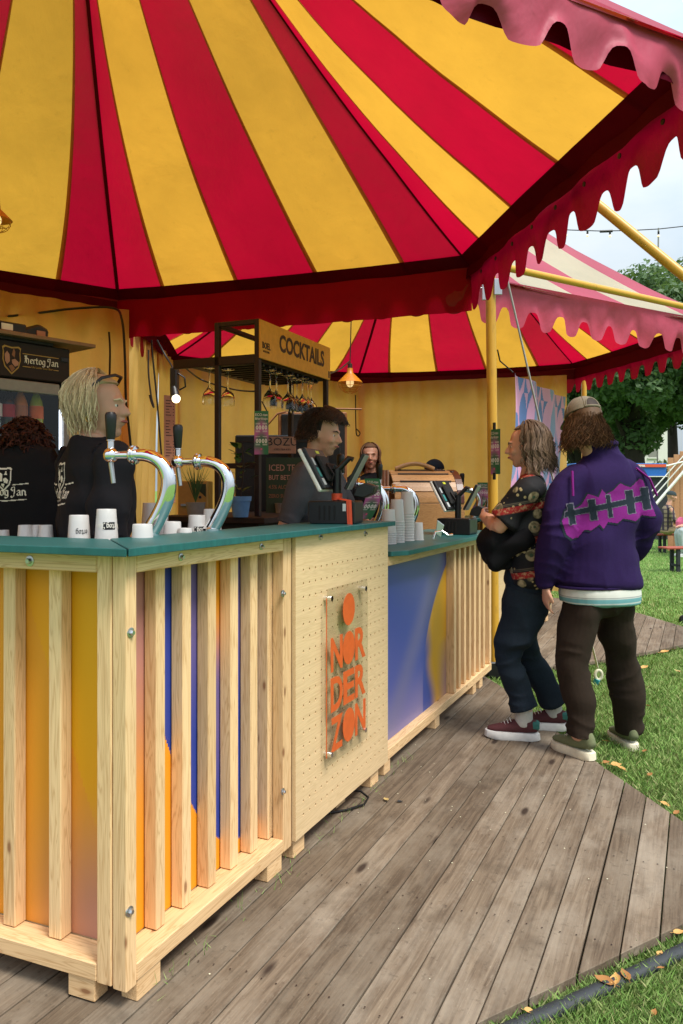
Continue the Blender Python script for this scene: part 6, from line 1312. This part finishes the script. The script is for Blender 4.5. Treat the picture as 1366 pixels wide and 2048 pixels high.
bw_, bt, bh = staff((-.925, 2.92, 0), (.80, .60), 'person with short blonde hair in black printed shirt behind the bar', R(-42), 1.84, 'tee_black', 'hair_blonde', bob, 2200, 21, (((-.25, .10, 1.16), (-.15, .32, 1.12)), ((.27, -.05, 1.12), (.24, .10, .92))), 'skin_tan', .0024, wide=1.12, hz=1.665)
MB().tube([(-.084, .0, .07), (-.078, .04, .105), (-.03, .072, .122), (.03, .072, .122), (.078, .04, .105), (.084, .0, .07)], .006, 6).build('sunglasses', M['black_plastic'], bw_, sm=60, mtx=bh)
MB().tube([(.084 + .0, -.008 + .010 * math.cos(a), -.045 + .010 * math.sin(a)) for a in np.linspace(0, 6.28, 13)[:-1]], .0018, 5, closed=True).build('earring', M['gold'], bw_, mtx=bh)
MB().tube([(math.cos(a) * .078, -.012 + math.sin(a) * .075, 1.455 + .02 * math.sin(a)) for a in np.linspace(0, 6.28, 25)[:-1]], .002, 5, closed=True).build('necklace', M['gold'], bw_)
def shirt_logo(t, org, xd, nrm, sc):
    ps, w = gothic('Hertog Jan', .058 * sc); poly = [[(a.x - w / 2, a.y) for a in q_] for q_ in ps]
    s1 = [(a * .95 * sc, b * .95 * sc + .115 * sc) for a, b in shield]; s2 = [(a * .80 * sc, b * .80 * sc + .115 * sc) for a, b in shield]
    blot = [[(a * .9 * sc, b * .9 * sc + .115 * sc) for a, b in P] for P in (((-.040, .03), (-.02, .05), (-.006, .03), (-.008, -.02), (-.03, -.02)), ((.0, .0), (.02, .01), (.04, -.01), (.03, -.035), (.005, -.03)), ((-.02, -.04), (.01, -.035), (.0, -.07)), ((.005, .03), (.02, .065), (.028, .03)))]
    L1 = [[(-w / 2 - .02, .082 * sc), (-.06 * sc, .070 * sc), (-.06 * sc, .076 * sc), (-w / 2 - .02, .089 * sc)], [(.06 * sc, .070 * sc), (w / 2 + .01, .080 * sc), (w / 2 + .01, .087 * sc), (.06 * sc, .076 * sc)], [(-w / 2 - .02, -.020 * sc), (0, -.042 * sc), (w / 2, -.030 * sc), (w / 2, -.023 * sc), (0, -.035 * sc), (-w / 2 - .02, -.013 * sc)]]
    decal(t, [('print', 'white_print', poly + L1 + [s1]), ('print', 'tee_black', [s2]), ('print', 'white_print', blot)], org, xd, (0, 0, 1), nrm, .0028, .0015)
shirt_logo(bt, (-.03, 0, 1.33), (1, 0, 0), (0, -1, 0), .68)
def curly(r):
    az = r.uniform(-2.6, 2.6); el = r.uniform(-.5, 1.5); p = scalp(az, el, 1.0); n_ = (p - Vector((0, -.012, .03))).normalized(); t = n_.orthogonal().normalized(); u_ = n_.cross(t); ph = r.uniform(0, 6.28); L = r.uniform(.03, .06)
    return [p + n_ * (L * i / 7) + (t * math.cos(ph + i * 1.15) + u_ * math.sin(ph + i * 1.15)) * .011 + Vector((0, 0, -.004 * i)) for i in range(8)]
cw_, ct, ch_ = staff((-1.50, 3.68, 0), (-.15, 1), 'person with dark auburn curls in black printed shirt facing the fridge', R(-10), 1.86, 'tee_black', 'hair_auburn', curly, 520, 33, (((-.27, .10, 1.15), (-.20, .30, .98)), ((.26, .08, 1.12), (.2, .24, .92))), 'skin_tan', .0065, wide=1.08, hz=1.555, hy=.05)
shirt_logo(ct, (-.06, 0, 1.335), (1, 0, 0), (0, -1, 0), .66)
def tousled(r):
    az = r.uniform(-2.9, 2.9); f = abs(az) > 1.65; out = fall(az, r.uniform(-.1, 1.45) if not f else r.uniform(.95, 1.5), r.uniform(.05, .10) if not f else r.uniform(.05, .085), .020 + (.014 if f else 0), .014, .5, 0, r, 8, .5 if f else -.3)
    return out
bm_, bmt, bmh = staff((-.125, 4.38, 0), (.93, -.36), 'dark haired barman in grey t-shirt looking right behind the large till', R(4), 1.81, 'tee_grey', 'hair_dark', tousled, 1700, 41, (((-.24, .12, 1.12), (-.1, .33, 1.05)), ((.27, -.10, 1.11), (.25, .08, .90))), 'skin', .0026, pitch=R(-12), wide=1.14)
q = NT('stubble', .8, .2); q.base((.22, .12, .08)); M['stubble'] = q.m
mb = MB(); rr = random.Random(4)
for _ in range(500):
    a = rr.uniform(-1.5, 1.5); z = rr.uniform(-.105, -.045) + .02 * abs(a) / 1.5; p = Vector((math.sin(a) * .056, .026 + math.cos(a) * .058 * (1 + (z + .05) * .5), z)); mb.add([p, p + Vector((.0014, 0, 0)), p + Vector((0, .003, -.004))], [(0, 1, 2)])
mb.build('stubble', M['stubble'], bm_, mtx=bmh)
p = at(741, 905, 7.2); bk, bkt, _h = staff((p.x, 7.2, .0), (-.05, -1), 'person with tied back long hair standing by the far canvas, facing us', 0., 1.80, 'tee_black', 'hair_tan', lambda r: fall(r.uniform(-2.0, 2.0), r.uniform(.6, 1.4), r.uniform(.2, .3), .012, .008, .1, 0, r, 9, -.2), 200, 51, (((-.26, .05, 1.15), (-.1, .28, 1.1)), ((.26, .05, 1.15), (.1, .28, 1.1))), 'skin_tan', .006)
p = at(868, 930, 7.4); ck, ckt, ckh = staff((p.x, 7.4, 0), (.3, -.9), 'person in dark cap mostly hidden behind the barrel cabinet', 0., 1.66, 'tee_black', 'hair_dark', None, 0, 61, (((-.26, .05, 1.05), (-.1, .28, 1.0)), ((.26, .05, 1.05), (.1, .28, 1.0))), 'skin_tan', shell=False)
mb = MB(); rs = [[Vector((math.cos(el) * math.cos(a) * .092, -.012 + math.cos(el) * math.sin(a) * .113, .035 + math.sin(el) * .100)) for a in np.linspace(0, 2 * math.pi, 25)[:-1]] for el in [R(2 + 86 * k / 7) for k in range(8)]]; mb.rings(rs); mb.build('cap', M['fleece_dark'], ck, sm=60, mtx=ckh)
# ------------------------------------------------------------------ beyond the bar: trees, kiosk, people on the lawn
q = NT('foliage', .55, .3); f = q.noise(q.coord(), .8, 4, .6); f2 = q.noise(q.coord(), 9, 2, .5)
q.base(q.mix(q.ramp(f, [(.3, (.065, .12, .05)), (.55, (.095, .165, .065)), (.75, (.135, .215, .085))]), (.20, .27, .11), q.ramp(f2, [(.55, (0, 0, 0)), (.8, (.6, .6, .6))])))
tr_n = q.new('ShaderNodeBsdfTranslucent'); tr_n.inputs[0].default_value = (.16, .26, .06, 1); mxs = q.new('ShaderNodeMixShader'); mxs.inputs[0].default_value = .3
q.l.new(q.b.outputs[0], mxs.inputs[1]); q.l.new(tr_n.outputs[0], mxs.inputs[2]); q.l.new(mxs.outputs[0], q.out.inputs[0]); M['foliage'] = q.m
def leaves(clumps, n, size, rng):
    """leaf sized faces scattered through the clumps"""
    idx = rng.integers(0, len(clumps), n); C = np.array([c[:3] for c in clumps])[idx]; Rr = np.array([c[3] for c in clumps])[idx]
    d = rng.normal(0, 1, (n, 3)); d /= np.linalg.norm(d, axis=1)[:, None]; rad = Rr * (rng.random(n) ** .42); p = C + d * rad[:, None] * np.array([1, 1, .8])
    nrm = d * .6 + rng.normal(0, .6, (n, 3)) + np.array([0, 0, .5]); nrm /= np.linalg.norm(nrm, axis=1)[:, None]
    t = np.cross(nrm, rng.normal(0, 1, (n, 3))); t /= np.linalg.norm(t, axis=1)[:, None] + 1e-9; b = np.cross(nrm, t); s = size * rng.uniform(.6, 1.3, n)[:, None]
    return np.stack([p - t * s, p - b * s * .55, p + t * s, p + b * s * .55], 1).reshape(-1, 3)
def tree(px, Y, zc, rx, rz, label, n, seed, trunk=.3, size=.13):
    x = at(px, 0, Y).x; root = empty('tree', (x, Y, GZ), 0, label, 'tree', 'broad leaved trees at the edge of the park'); rng = np.random.default_rng(seed); cl = []
    for _ in range(70):
        d = rng.normal(0, 1, 3); d /= np.linalg.norm(d); r = rng.random() ** .35; cl.append((d[0] * rx * r, d[1] * rx * r * .9, zc + d[2] * rz * r * (.9 if d[2] > 0 else .8), rng.uniform(.55, 1.15) * rx * .24))
    V = leaves(cl, n, size, rng); link('crown', np_mesh('crown', V, np.arange(len(V)).reshape(-1, 4), M['foliage']), root)
    mb = MB(); mb.tube([(0, 0, 0), (.05, 0, zc * .3), (-.05, .05, zc * .7), (.0, 0, zc)], [trunk * 1.25, trunk, trunk * .75, trunk * .3], 12); mb.build('trunk', M['bark'], root, sm=60)
    for k in range(7):
        c = cl[k * 9]; z0 = zc * rng.uniform(.35, .8); MB().tube([(0, 0, z0), (c[0] * .5, c[1] * .5, z0 + (c[2] - z0) * .6), c[:3]], [trunk * .45, trunk * .25, .03], 7).build('limb', M['bark'], root, sm=60)
tree(1268, 30, 5.9, 4.6, 3.5, 'big dark tree whose trunk stands behind the blue kiosk', 60000, 1, .42)
tree(1160, 36, 5.6, 4.4, 3.2, 'dark tree partly hidden behind the khaki cap and far tent', 36000, 2, .3)
tree(1420, 34, 7.6, 5.2, 4.6, 'taller tree cut off by the right edge of the picture', 52000, 3, .4)
tree(1345, 52, 10.6, 4.2, 3.9, 'distant round tree top against the sky at right', 26000, 4, .35, .16)
tree(1040, 48, 5.2, 5.0, 3.4, 'far tree hidden mostly by the tents', 20000, 5, .3, .16)
tree(1560, 44, 7.2, 6.0, 4.6, 'far tree beyond the right edge of the lawn', 20000, 6, .35, .16)
for k, (px, Y, lb) in enumerate(((1205, 46, 'low leafy shrub left of the kiosk'), (1300, 40, 'low leafy shrub behind the kiosk'), (1450, 48, 'low leafy shrub at the far right'))):
    x = at(px, 0, Y).x; root = empty('bush', (x, Y, GZ), 0, lb, 'bush', 'bushes at the park edge'); rng = np.random.default_rng(40 + k); cl = [(rng.uniform(-3, 3), rng.uniform(-1, 1), rng.uniform(.3, 2.6), .8) for _ in range(22)]
    V = leaves(cl, 9000, .12, rng); link('leaves', np_mesh('leaves', V, np.arange(len(V)).reshape(-1, 4), M['foliage']), root); MB().tube([(0, 0, 0), (0, 0, 1)], .05, 6).build('stem', M['bark'], root)
# pale house seen through the leaves
x = at(1262, 0, 62).x; hs = empty('house', (x, 62, GZ), 0, 'pale house glimpsed between the tree trunks', 'house')
MB().box((-6, 0, 0), (3, 6, 6.6)).build('wall', M['white_paint'], hs); MB().prism([(-6.3, 6.6), (3.3, 6.6), (2, 8.5), (-5, 8.5)], -6.2, .2, frame((0, 0, 0), (1, 0, 0), yd=(0, 0, 1))).build('roof', M['black_wall'], hs)
for i in range(5):
    for z in (1.0, 4.0): w_ = MB().box((-5.4 + i * 1.7, -.06, z), (-4.7 + i * 1.7, -.001, z + 1.5)).build('window', M['grey_plastic'], hs); MB().box((-5.5 + i * 1.7, -.10, z - .1), (-4.6 + i * 1.7, -.002, z - .005)).build('sill', M['white_paint'], w_)
# blue kiosk
kx = at(1333, 0, 22).x; ks = empty('kiosk', (kx, 22, GZ), 0, 'blue festival kiosk with orange strip and black lower wall', 'kiosk')
MB().box((-2.6, 0, 1.80), (0, 2.2, 2.16)).build('blue_wall', M['blue_paint'], ks, bevel=.01); MB().box((-2.62, -.03, 2.05), (-.02, -.002, 2.13)).build('sign_strip', M['sign_red'], ks); wt = MB().box((-2.62, -.036, 2.05), (-.60, -.031, 2.13)).build('sign_strip', M['sign_red'], ks)
text('lettering', 'CINEMA', .085, M['white_print'], wt, frame((-.62, -.038, 2.058), (1, 0, 0), yd=(0, 0, 1)), bold=.003, align='RIGHT')
MB().box((-2.4, -.02, 1.84), (-.75, -.002, 2.0)).build('shutter', M['blue_paint'], ks, bevel=.004); MB().box((-2.62, -.05, 1.775), (.25, .0, 1.798)).build('white_ledge', M['white_paint'], ks); MB().box((-2.6, .02, .0), (.35, 2.0, 1.774)).build('black_wall', M['black_wall'], ks)
# timber stage with white props
tx = at(1336, 0, 18).x; tg = empty('timber_stage', (tx, 18, GZ), 0, 'upright brown timber boards with sloping white beams at right', 'stage')
for k in range(9): MB().box((k * .14, 0, .0), (k * .14 + .132, .03, 2.15 + k * .075)).build('board', M['brown_pine'] if 'brown_pine' in M else M['table_wood'], tg, bevel=.003)
for dy, z0, dx in ((-.25, 1.2, 0), (-.15, 1.32, -.06), (-.05, 1.42, -.10)): MB().tube([(-.62 + dx, dy, z0 - .40), (.95, dy, z0 + 1.45)], .014 if dx else .034, 6).build('beam', M['white_paint'], tg)
MB().tube([(-.16, -.3, 1.95), (.35, -.3, 2.08)], .02, 6).build('beam', M['white_paint'], tg); MB().tube([(.02, -.05, 1.9), (-.03, -.05, 1.5), (.02, -.05, 1.0)], .025, 6, flat=.4).build('cloth_strip', M['cream'], tg)
# high table
hx = at(1322, 0, 25).x; ht = empty('high_table', (hx, 25, GZ), 0, 'wood topped standing table with dark base on the lawn', 'table'); MB().prism([(-.9, -.35), (.45, -.35), (.45, .35), (-.9, .35)], 1.06, 1.11).build('table_top', M['table_wood'], ht, bevel=.01)
MB().prism([(-.85, 1.06), (.35, 1.06), (.22, .0), (-.22, .0), (-.35, .75)], -.03, .03, frame((0, 0, 0), (1, 0, 0), yd=(0, 0, 1))).build('leg', M['black_wall'], ht); MB().box((-.9, -.36, 1.115), (.3, .2, 1.14)).build('serving_tray', M['grey_plastic'], ht)
def far_head(px, py, Y, label, hairmat, tee):
    p = at(px, py, Y); r = empty('person', (p.x, Y, GZ), 0, label, 'person'); b = MB(); z = p.z - GZ; hm_ = head(b, (0, 0, z), R(180), 1.0, 0, neck_to=(0, 0, z - .19)); loft(b, [((0, 0, z - .75), .15, .11), ((0, 0, z - .4), .19, .12), ((0, 0, z - .24), .15, .08)])
    for sx in (-1, 1): loft(b, [((sx * .19, 0, z - .27), .045, .045), ((sx * .25, -.05, z - .55), .04, .04), ((sx * .15, -.25, z - .6), .03, .03)]); loft(b, [((sx * .09, 0, z - .8), .09, .09), ((sx * .1, -.1, (z - .8) * .5), .06, .06), ((sx * .1, 0, .03), .045, .045)])
    fuse(b, 'body', M['skin'], r, .018, 2); g = MB(); loft(g, [((0, 0, z - .8), .17, .13), ((0, 0, z - .4), .205, .14), ((0, 0, z - .26), .17, .10)]); fuse(g, 't_shirt', M[tee], r, .018, 2); mb = MB(); hair_shell(mb, 1.1); mb.build('hair', M[hairmat], r, sm=60, mtx=hm_)
far_head(1303, 984, 27, 'distant person in dark cap behind the standing table', 'hair_dark', 'tee_grey'); far_head(1328, 991, 28, 'distant person in pink top beyond the standing table', 'hair_tan', 'pink_cloth'); far_head(1341, 992, 28.5, 'distant person just left of the plaid shirt', 'hair_brown', 'tee_black')
# seated man in plaid
q = NT('plaid', .85, .2); tcn = q.new('ShaderNodeTexCoord'); sp2 = q.new('ShaderNodeSeparateXYZ'); q.l.new(tcn.outputs['Object'], sp2.inputs[0])
def stripes(sock, fr_, th):
    m_ = q.new('ShaderNodeMath', operation='MULTIPLY'); q.l.new(sock, m_.inputs[0]); m_.inputs[1].default_value = fr_; f_ = q.new('ShaderNodeMath', operation='FRACT'); q.l.new(m_.outputs[0], f_.inputs[0]); return q.ramp(f_.outputs[0], [(th, (0, 0, 0)), (th + .06, (1, 1, 1)), (.93, (1, 1, 1)), (.99, (0, 0, 0))])
c = q.mix((.30, .23, .15), (.06, .045, .06), stripes(sp2.outputs[1], 11, .5)); c = q.mix(c, (.05, .035, .05), q.mix((0., 0., 0.), (.7, .7, .7), stripes(sp2.outputs[2], 11, .55))); q.base(c); M['plaid'] = q.m
def seated(px, Y, face, label, top, tee, shorts, hat, seat=.42, fwd=.42, shoe_m='sole_white', seed=1):
    p = at(px, 0, Y); r = empty('person', (p.x, Y, GZ), fw(face), label, 'person'); b = MB(); sz = seat + .10; hm_ = head(b, (0, .10, 1.26), 0, 1.0, R(-6), neck_to=(0, .03, 1.07))
    tor = spline([((0, -.02, sz), .15, .13), ((0, -.01, sz + .22), .14, .12), ((0, .02, sz + .42), .165, .12), ((0, .03, sz + .52), .13, .08)], 3); loft(b, thin(tor, .85))
    for sx in (-1, 1):
        sh, el, wr = Vector((sx * .18, .03, 1.0)), Vector((sx * .23, .08, .74)), Vector((sx * .10, .36, .66)); loft(b, [(sh, .045, .045), (el, .038, .038), (wr, .026, .026)]); hand(b, wr, (-sx * .3, 1, -.2), (0, 0, -1), None, .95, .5, -sx)
        loft(b, spline([((sx * .09, .02, sz), .075, .07), ((sx * .12, fwd, sz + .02), .056, .056), ((sx * .12, fwd - .02, .30), .052, .055), ((sx * .12, fwd - .08, .09), .036, .038)], 3))
    fuse(b, 'body', M['skin'], r, .010, 3); face_bits(hm_, r, 'hair_brown')
    g = MB(); loft(g, thin(tor, 1.12), n=24); 
    for sx in (-1, 1): loft(g, [(Vector((sx * .15, .03, 1.02)), .065, .06), (Vector((sx * .23, .08, .76)), .058, .06), (Vector((sx * .17, .24, .69)), .048, .05), (Vector((sx * .12, .32, .67)), .042, .042)], cap=.2)
    fuse(g, 'shirt', M[tee], r, .010, 3, .008, 8, seed)
    g = MB(); loft(g, [((0, -.02, sz - .04), .17, .15), ((0, -.0, sz + .08), .155, .13)], cap=.4)
    for sx in (-1, 1): loft(g, spline([((sx * .09, .0, sz), .088, .082), ((sx * .115, .22, sz + .015), .085, .080), ((sx * .12, fwd - (.08 if shorts == 'shorts_tan' else -.0), sz + .015), .080, .075)] + ([] if shorts == 'shorts_tan' else [((sx * .12, fwd, .3), .07, .07), ((sx * .12, fwd - .05, .12), .07, .08)]), 3), cap=.1)
    fuse(g, 'trousers', M[shorts], r, .010, 3, .006, 8, seed)
    for sx in (-1, 1): shoe(r, (sx * .12, fwd - .03, 0), (0, 1, 0), shoe_m, shoe_m, .28); fuse(loft(MB(), [((sx * .12, fwd - .075, .20), .042, .044), ((sx * .12, fwd - .08, .08), .042, .046)]), 'sock', M['tee_black'], r, .012, 2)
    mb = MB(); rs = [[Vector((math.cos(el) * math.cos(a) * .090, -.012 + math.cos(el) * math.sin(a) * .112, .030 + math.sin(el) * .098)) for a in np.linspace(0, 2 * math.pi, 25)[:-1]] for el in [R(2 + 86 * k / 7) for k in range(8)]]; mb.rings(rs); mb.build('beanie' if hat else 'hair', M[hat or 'hair_dark'], r, sm=60, mtx=hm_)
    return r
pm = seated(1334, 17.2, (1, -.12), 'man in brown plaid shirt and tan shorts sitting on the lawn bench', 1.38, 'plaid', 'shorts_tan', 'beanie', seed=3)
s2 = seated(1402, 16.4, (-1, .1), 'person in black top and pale trousers at the right edge', 1.4, 'tee_black', 'trouser_pale', None, seed=5)
pb2 = empty('bag', at(1360, 1045, 16.6), 0, 'bright pink cloth bag between the two seated people', 'bag'); fuse(loft(MB(), [((0, 0, -.10), .08, .06), ((0, 0, .0), .10, .07), ((.03, 0, .10), .05, .04)]), 'cloth', M['pink_cloth'], pb2, .012, 3, .01, 9)
def bench(px, Y, label, L=1.0, h=.43):
    x = at(px, 0, Y).x; r = empty('bench', (x, Y, GZ), R(8), label, 'bench', 'red brown benches on the lawn'); 
    for k in range(2): MB().box((0, k * .15, h - .03), (L, k * .15 + .14, h)).build('seat', M['bench_red'], r, bevel=.004)
    for xx in (.20, L - .3): MB().box((xx, .02, 0), (xx + .06, .07, h - .032)).box((xx, .21, 0), (xx + .06, .26, h - .032)).box((xx, .02, .10), (xx + .055, .26, .14)).build('leg', M['black_wall'], r, bevel=.004)
bench(1334, 13.2, 'nearer red brown bench with black legs at the right edge'); bench(1312, 17.3, 'red brown bench under the man in plaid', 1.1, .42)
w_ = empty('caster_wheel', onground(1368, 1249, GZ), 0, 'small black wheel on the grass at the right edge', 'wheel'); MB().lathe([(.012, -.02), (.045, -.02), (.05, -.012), (.05, .012), (.045, .02), (.012, .02)], 20, Matrix.Translation((0, 0, .05)) @ frame((0, 0, 0), (1, 0, 0), yd=(0, 0, 1))).build('tyre', M['black_rubber'], w_, sm=40); MB().lathe([(.0, -.024), (.016, -.024), (.016, .022), (0, .022)], 12, Matrix.Translation((0, 0, .05)) @ frame((0, 0, 0), (1, 0, 0), yd=(0, 0, 1))).build('hub', M['steel'], w_)

# fallen leaves
def leaf_at(px, py, z, s, rz, mat, label, curl=.5):
    s *= .75
    p = onground(px, py, z); rr = random.Random(int(px * 7 + py)); mb = MB(); out = [(-.5, 0), (-.35, .2), (-.1, .3), (.15, .26), (.35, .12), (.5, 0)]
    vs, fs = [], []
    for x, w in out:
        for sg in (-1, -.5, 0, .5, 1): y = w * sg; vs.append((x * s, y * s, s * (curl * (y * y * 3.2 + x * x * .9) + .04 + rr.uniform(-.02, .02))))
    for i in range(5):
        for j in range(4): fs.append((i * 5 + j, i * 5 + j + 1, i * 5 + j + 6, i * 5 + j + 5))
    mb.add(vs, fs); mb.tube([(-.5 * s, 0, s * .25 * curl), (-.75 * s, s * .05, s * .3 * curl)], s * .02, 4); o = mb.build('fallen_leaf', M[mat], sm=60); o.location = p; o.rotation_euler = (rr.uniform(-.3, .3), rr.uniform(-.3, .3), rz); return tag(o, label, 'leaf', 'dry leaves fallen on deck and grass')
G_ = GZ + .035
for a in ((1289, 1336, G_, .10, .4, 'dry_leaf', 'tan leaf alone on the grass right of the brown trouser leg'), (1356, 1345, G_, .12, 1.0, 'straw', 'yellowish leaf on the grass at the right edge'), (1330, 1305, G_, .11, .2, 'dry_leaf', 'tan leaf beside the edge of the far path'), (1345, 1300, G_, .08, 2.0, 'straw', 'small straw coloured leaf at the far path edge'),
          (1212, 1526, G_, .06, .3, 'brown_leaf', 'brown leaf on the grass right of the near green shoe'), (1240, 1538, G_, .09, 1.9, 'dry_leaf', 'curled tan leaf lying near the deck corner below the shoes'), (1232, 1531, G_, .08, .2, 'dry_leaf', 'second tan leaf touching the curled one by the deck'), (1216, 1484, G_, .06, .1, 'brown_leaf', 'brown leaf between the two green shoes'),
          (1290, 1503, G_, .06, 1.1, 'brown_leaf', 'brown leaf just right of the far green shoe'), (1300, 1550, G_, .05, .6, 'brown_leaf', 'small brown leaf in the grass below the far shoe'), (1298, 1413, G_, .06, .0, 'brown_leaf', 'faded leaf in the middle of the right lawn'), (1330, 1610, G_, .06, -.6, 'dry_leaf', 'pale leaf at the deck edge, upper right'),
          (1353, 1626, G_, .05, .5, 'brown_leaf', 'tiny leaf at the deck edge near the right border'), (1208, 1964, G_, .075, 2.6, 'brown_leaf', 'large crumpled brown leaf against the grey duct'), (1232, 1962, G_, .07, 1.2, 'dry_leaf', 'tan half of the crumpled leaf pair by the duct'), (1250, 1952, G_, .06, 1.7, 'brown_leaf', 'upright curled leaf right of the crumpled pair'),
          (1320, 1908, G_, .04, .8, 'dry_leaf', 'small tan leaf beyond the duct at lower right'), (1357, 1866, G_, .05, .2, 'dry_leaf', 'tan leaf lying on the duct at the right edge'), (1322, 1937, G_, .03, .1, 'brown_leaf', 'tiny brown leaf in the lower right grass'), (1308, 2026, G_, .035, .9, 'brown_leaf', 'small brown leaf near the bottom right corner'),
          (1058, 2024, G_, .045, .2, 'dry_leaf', 'tan leaf stuck beside the duct at the bottom edge'), (772, 1600, .004, .05, 1.9, 'straw', 'curled straw coloured leaf on the planks by the perforated panel'), (800, 1604, .003, .04, .3, 'black_wall', 'dark flat leaf on the planks beside the curled one'), (748, 1566, .002, .04, 2.2, 'brown_leaf', 'curled brown leaf under the perforated panel')):
    leaf_at(*a)
mb = MB(); rr = random.Random(12)
for _ in range(90):
    t, s_ = rr.uniform(1.6, 6.2), rr.uniform(-1.5, .0); p = d1 * t + n1 * s_
    if poly_in(DP1, np.array([p.x]), np.array([p.y]))[0]: r_ = rr.uniform(.0015, .004); mb.add([p + Vector((r_, 0, .0035)), p + Vector((0, r_ * .8, .0045)), p + Vector((-r_, 0, .0035)), p + Vector((0, -r_ * .8, .0035))], [(0, 1, 2, 3)])
tag(mb.build('crumbs', M['cream']), 'tiny pale crumbs and grit scattered on the planks', 'grit', kind='stuff')
# grass growing up through the gap under the bar
V = []; rg2 = np.random.default_rng(9)
for _ in range(170):
    u_ = rg2.uniform(.05, 2.2); off = rg2.normal(-.03, .02); b0 = O + d1 * u_ + n1 * (off + .03 + .01); h = rg2.uniform(.008, .028) * (1 if rg2.random() > .3 else 1.8); a = rg2.uniform(0, 6.28); w = Vector((math.cos(a), math.sin(a), 0)) * .0013; l = Vector((rg2.normal(0, .015), rg2.normal(0, .015), h)); V += [tuple(b0 - w), tuple(b0 + w), tuple(b0 + l * .6 + w * .5), tuple(b0 + l)]
tag(link('weeds', np_mesh('weeds', V, np.arange(len(V)).reshape(-1, 4), M['grass_blade'])), 'thin grass blades growing through the deck gap under the bar', 'grass', kind='stuff')
# side of the festival field beyond the left tents, seen only through gaps
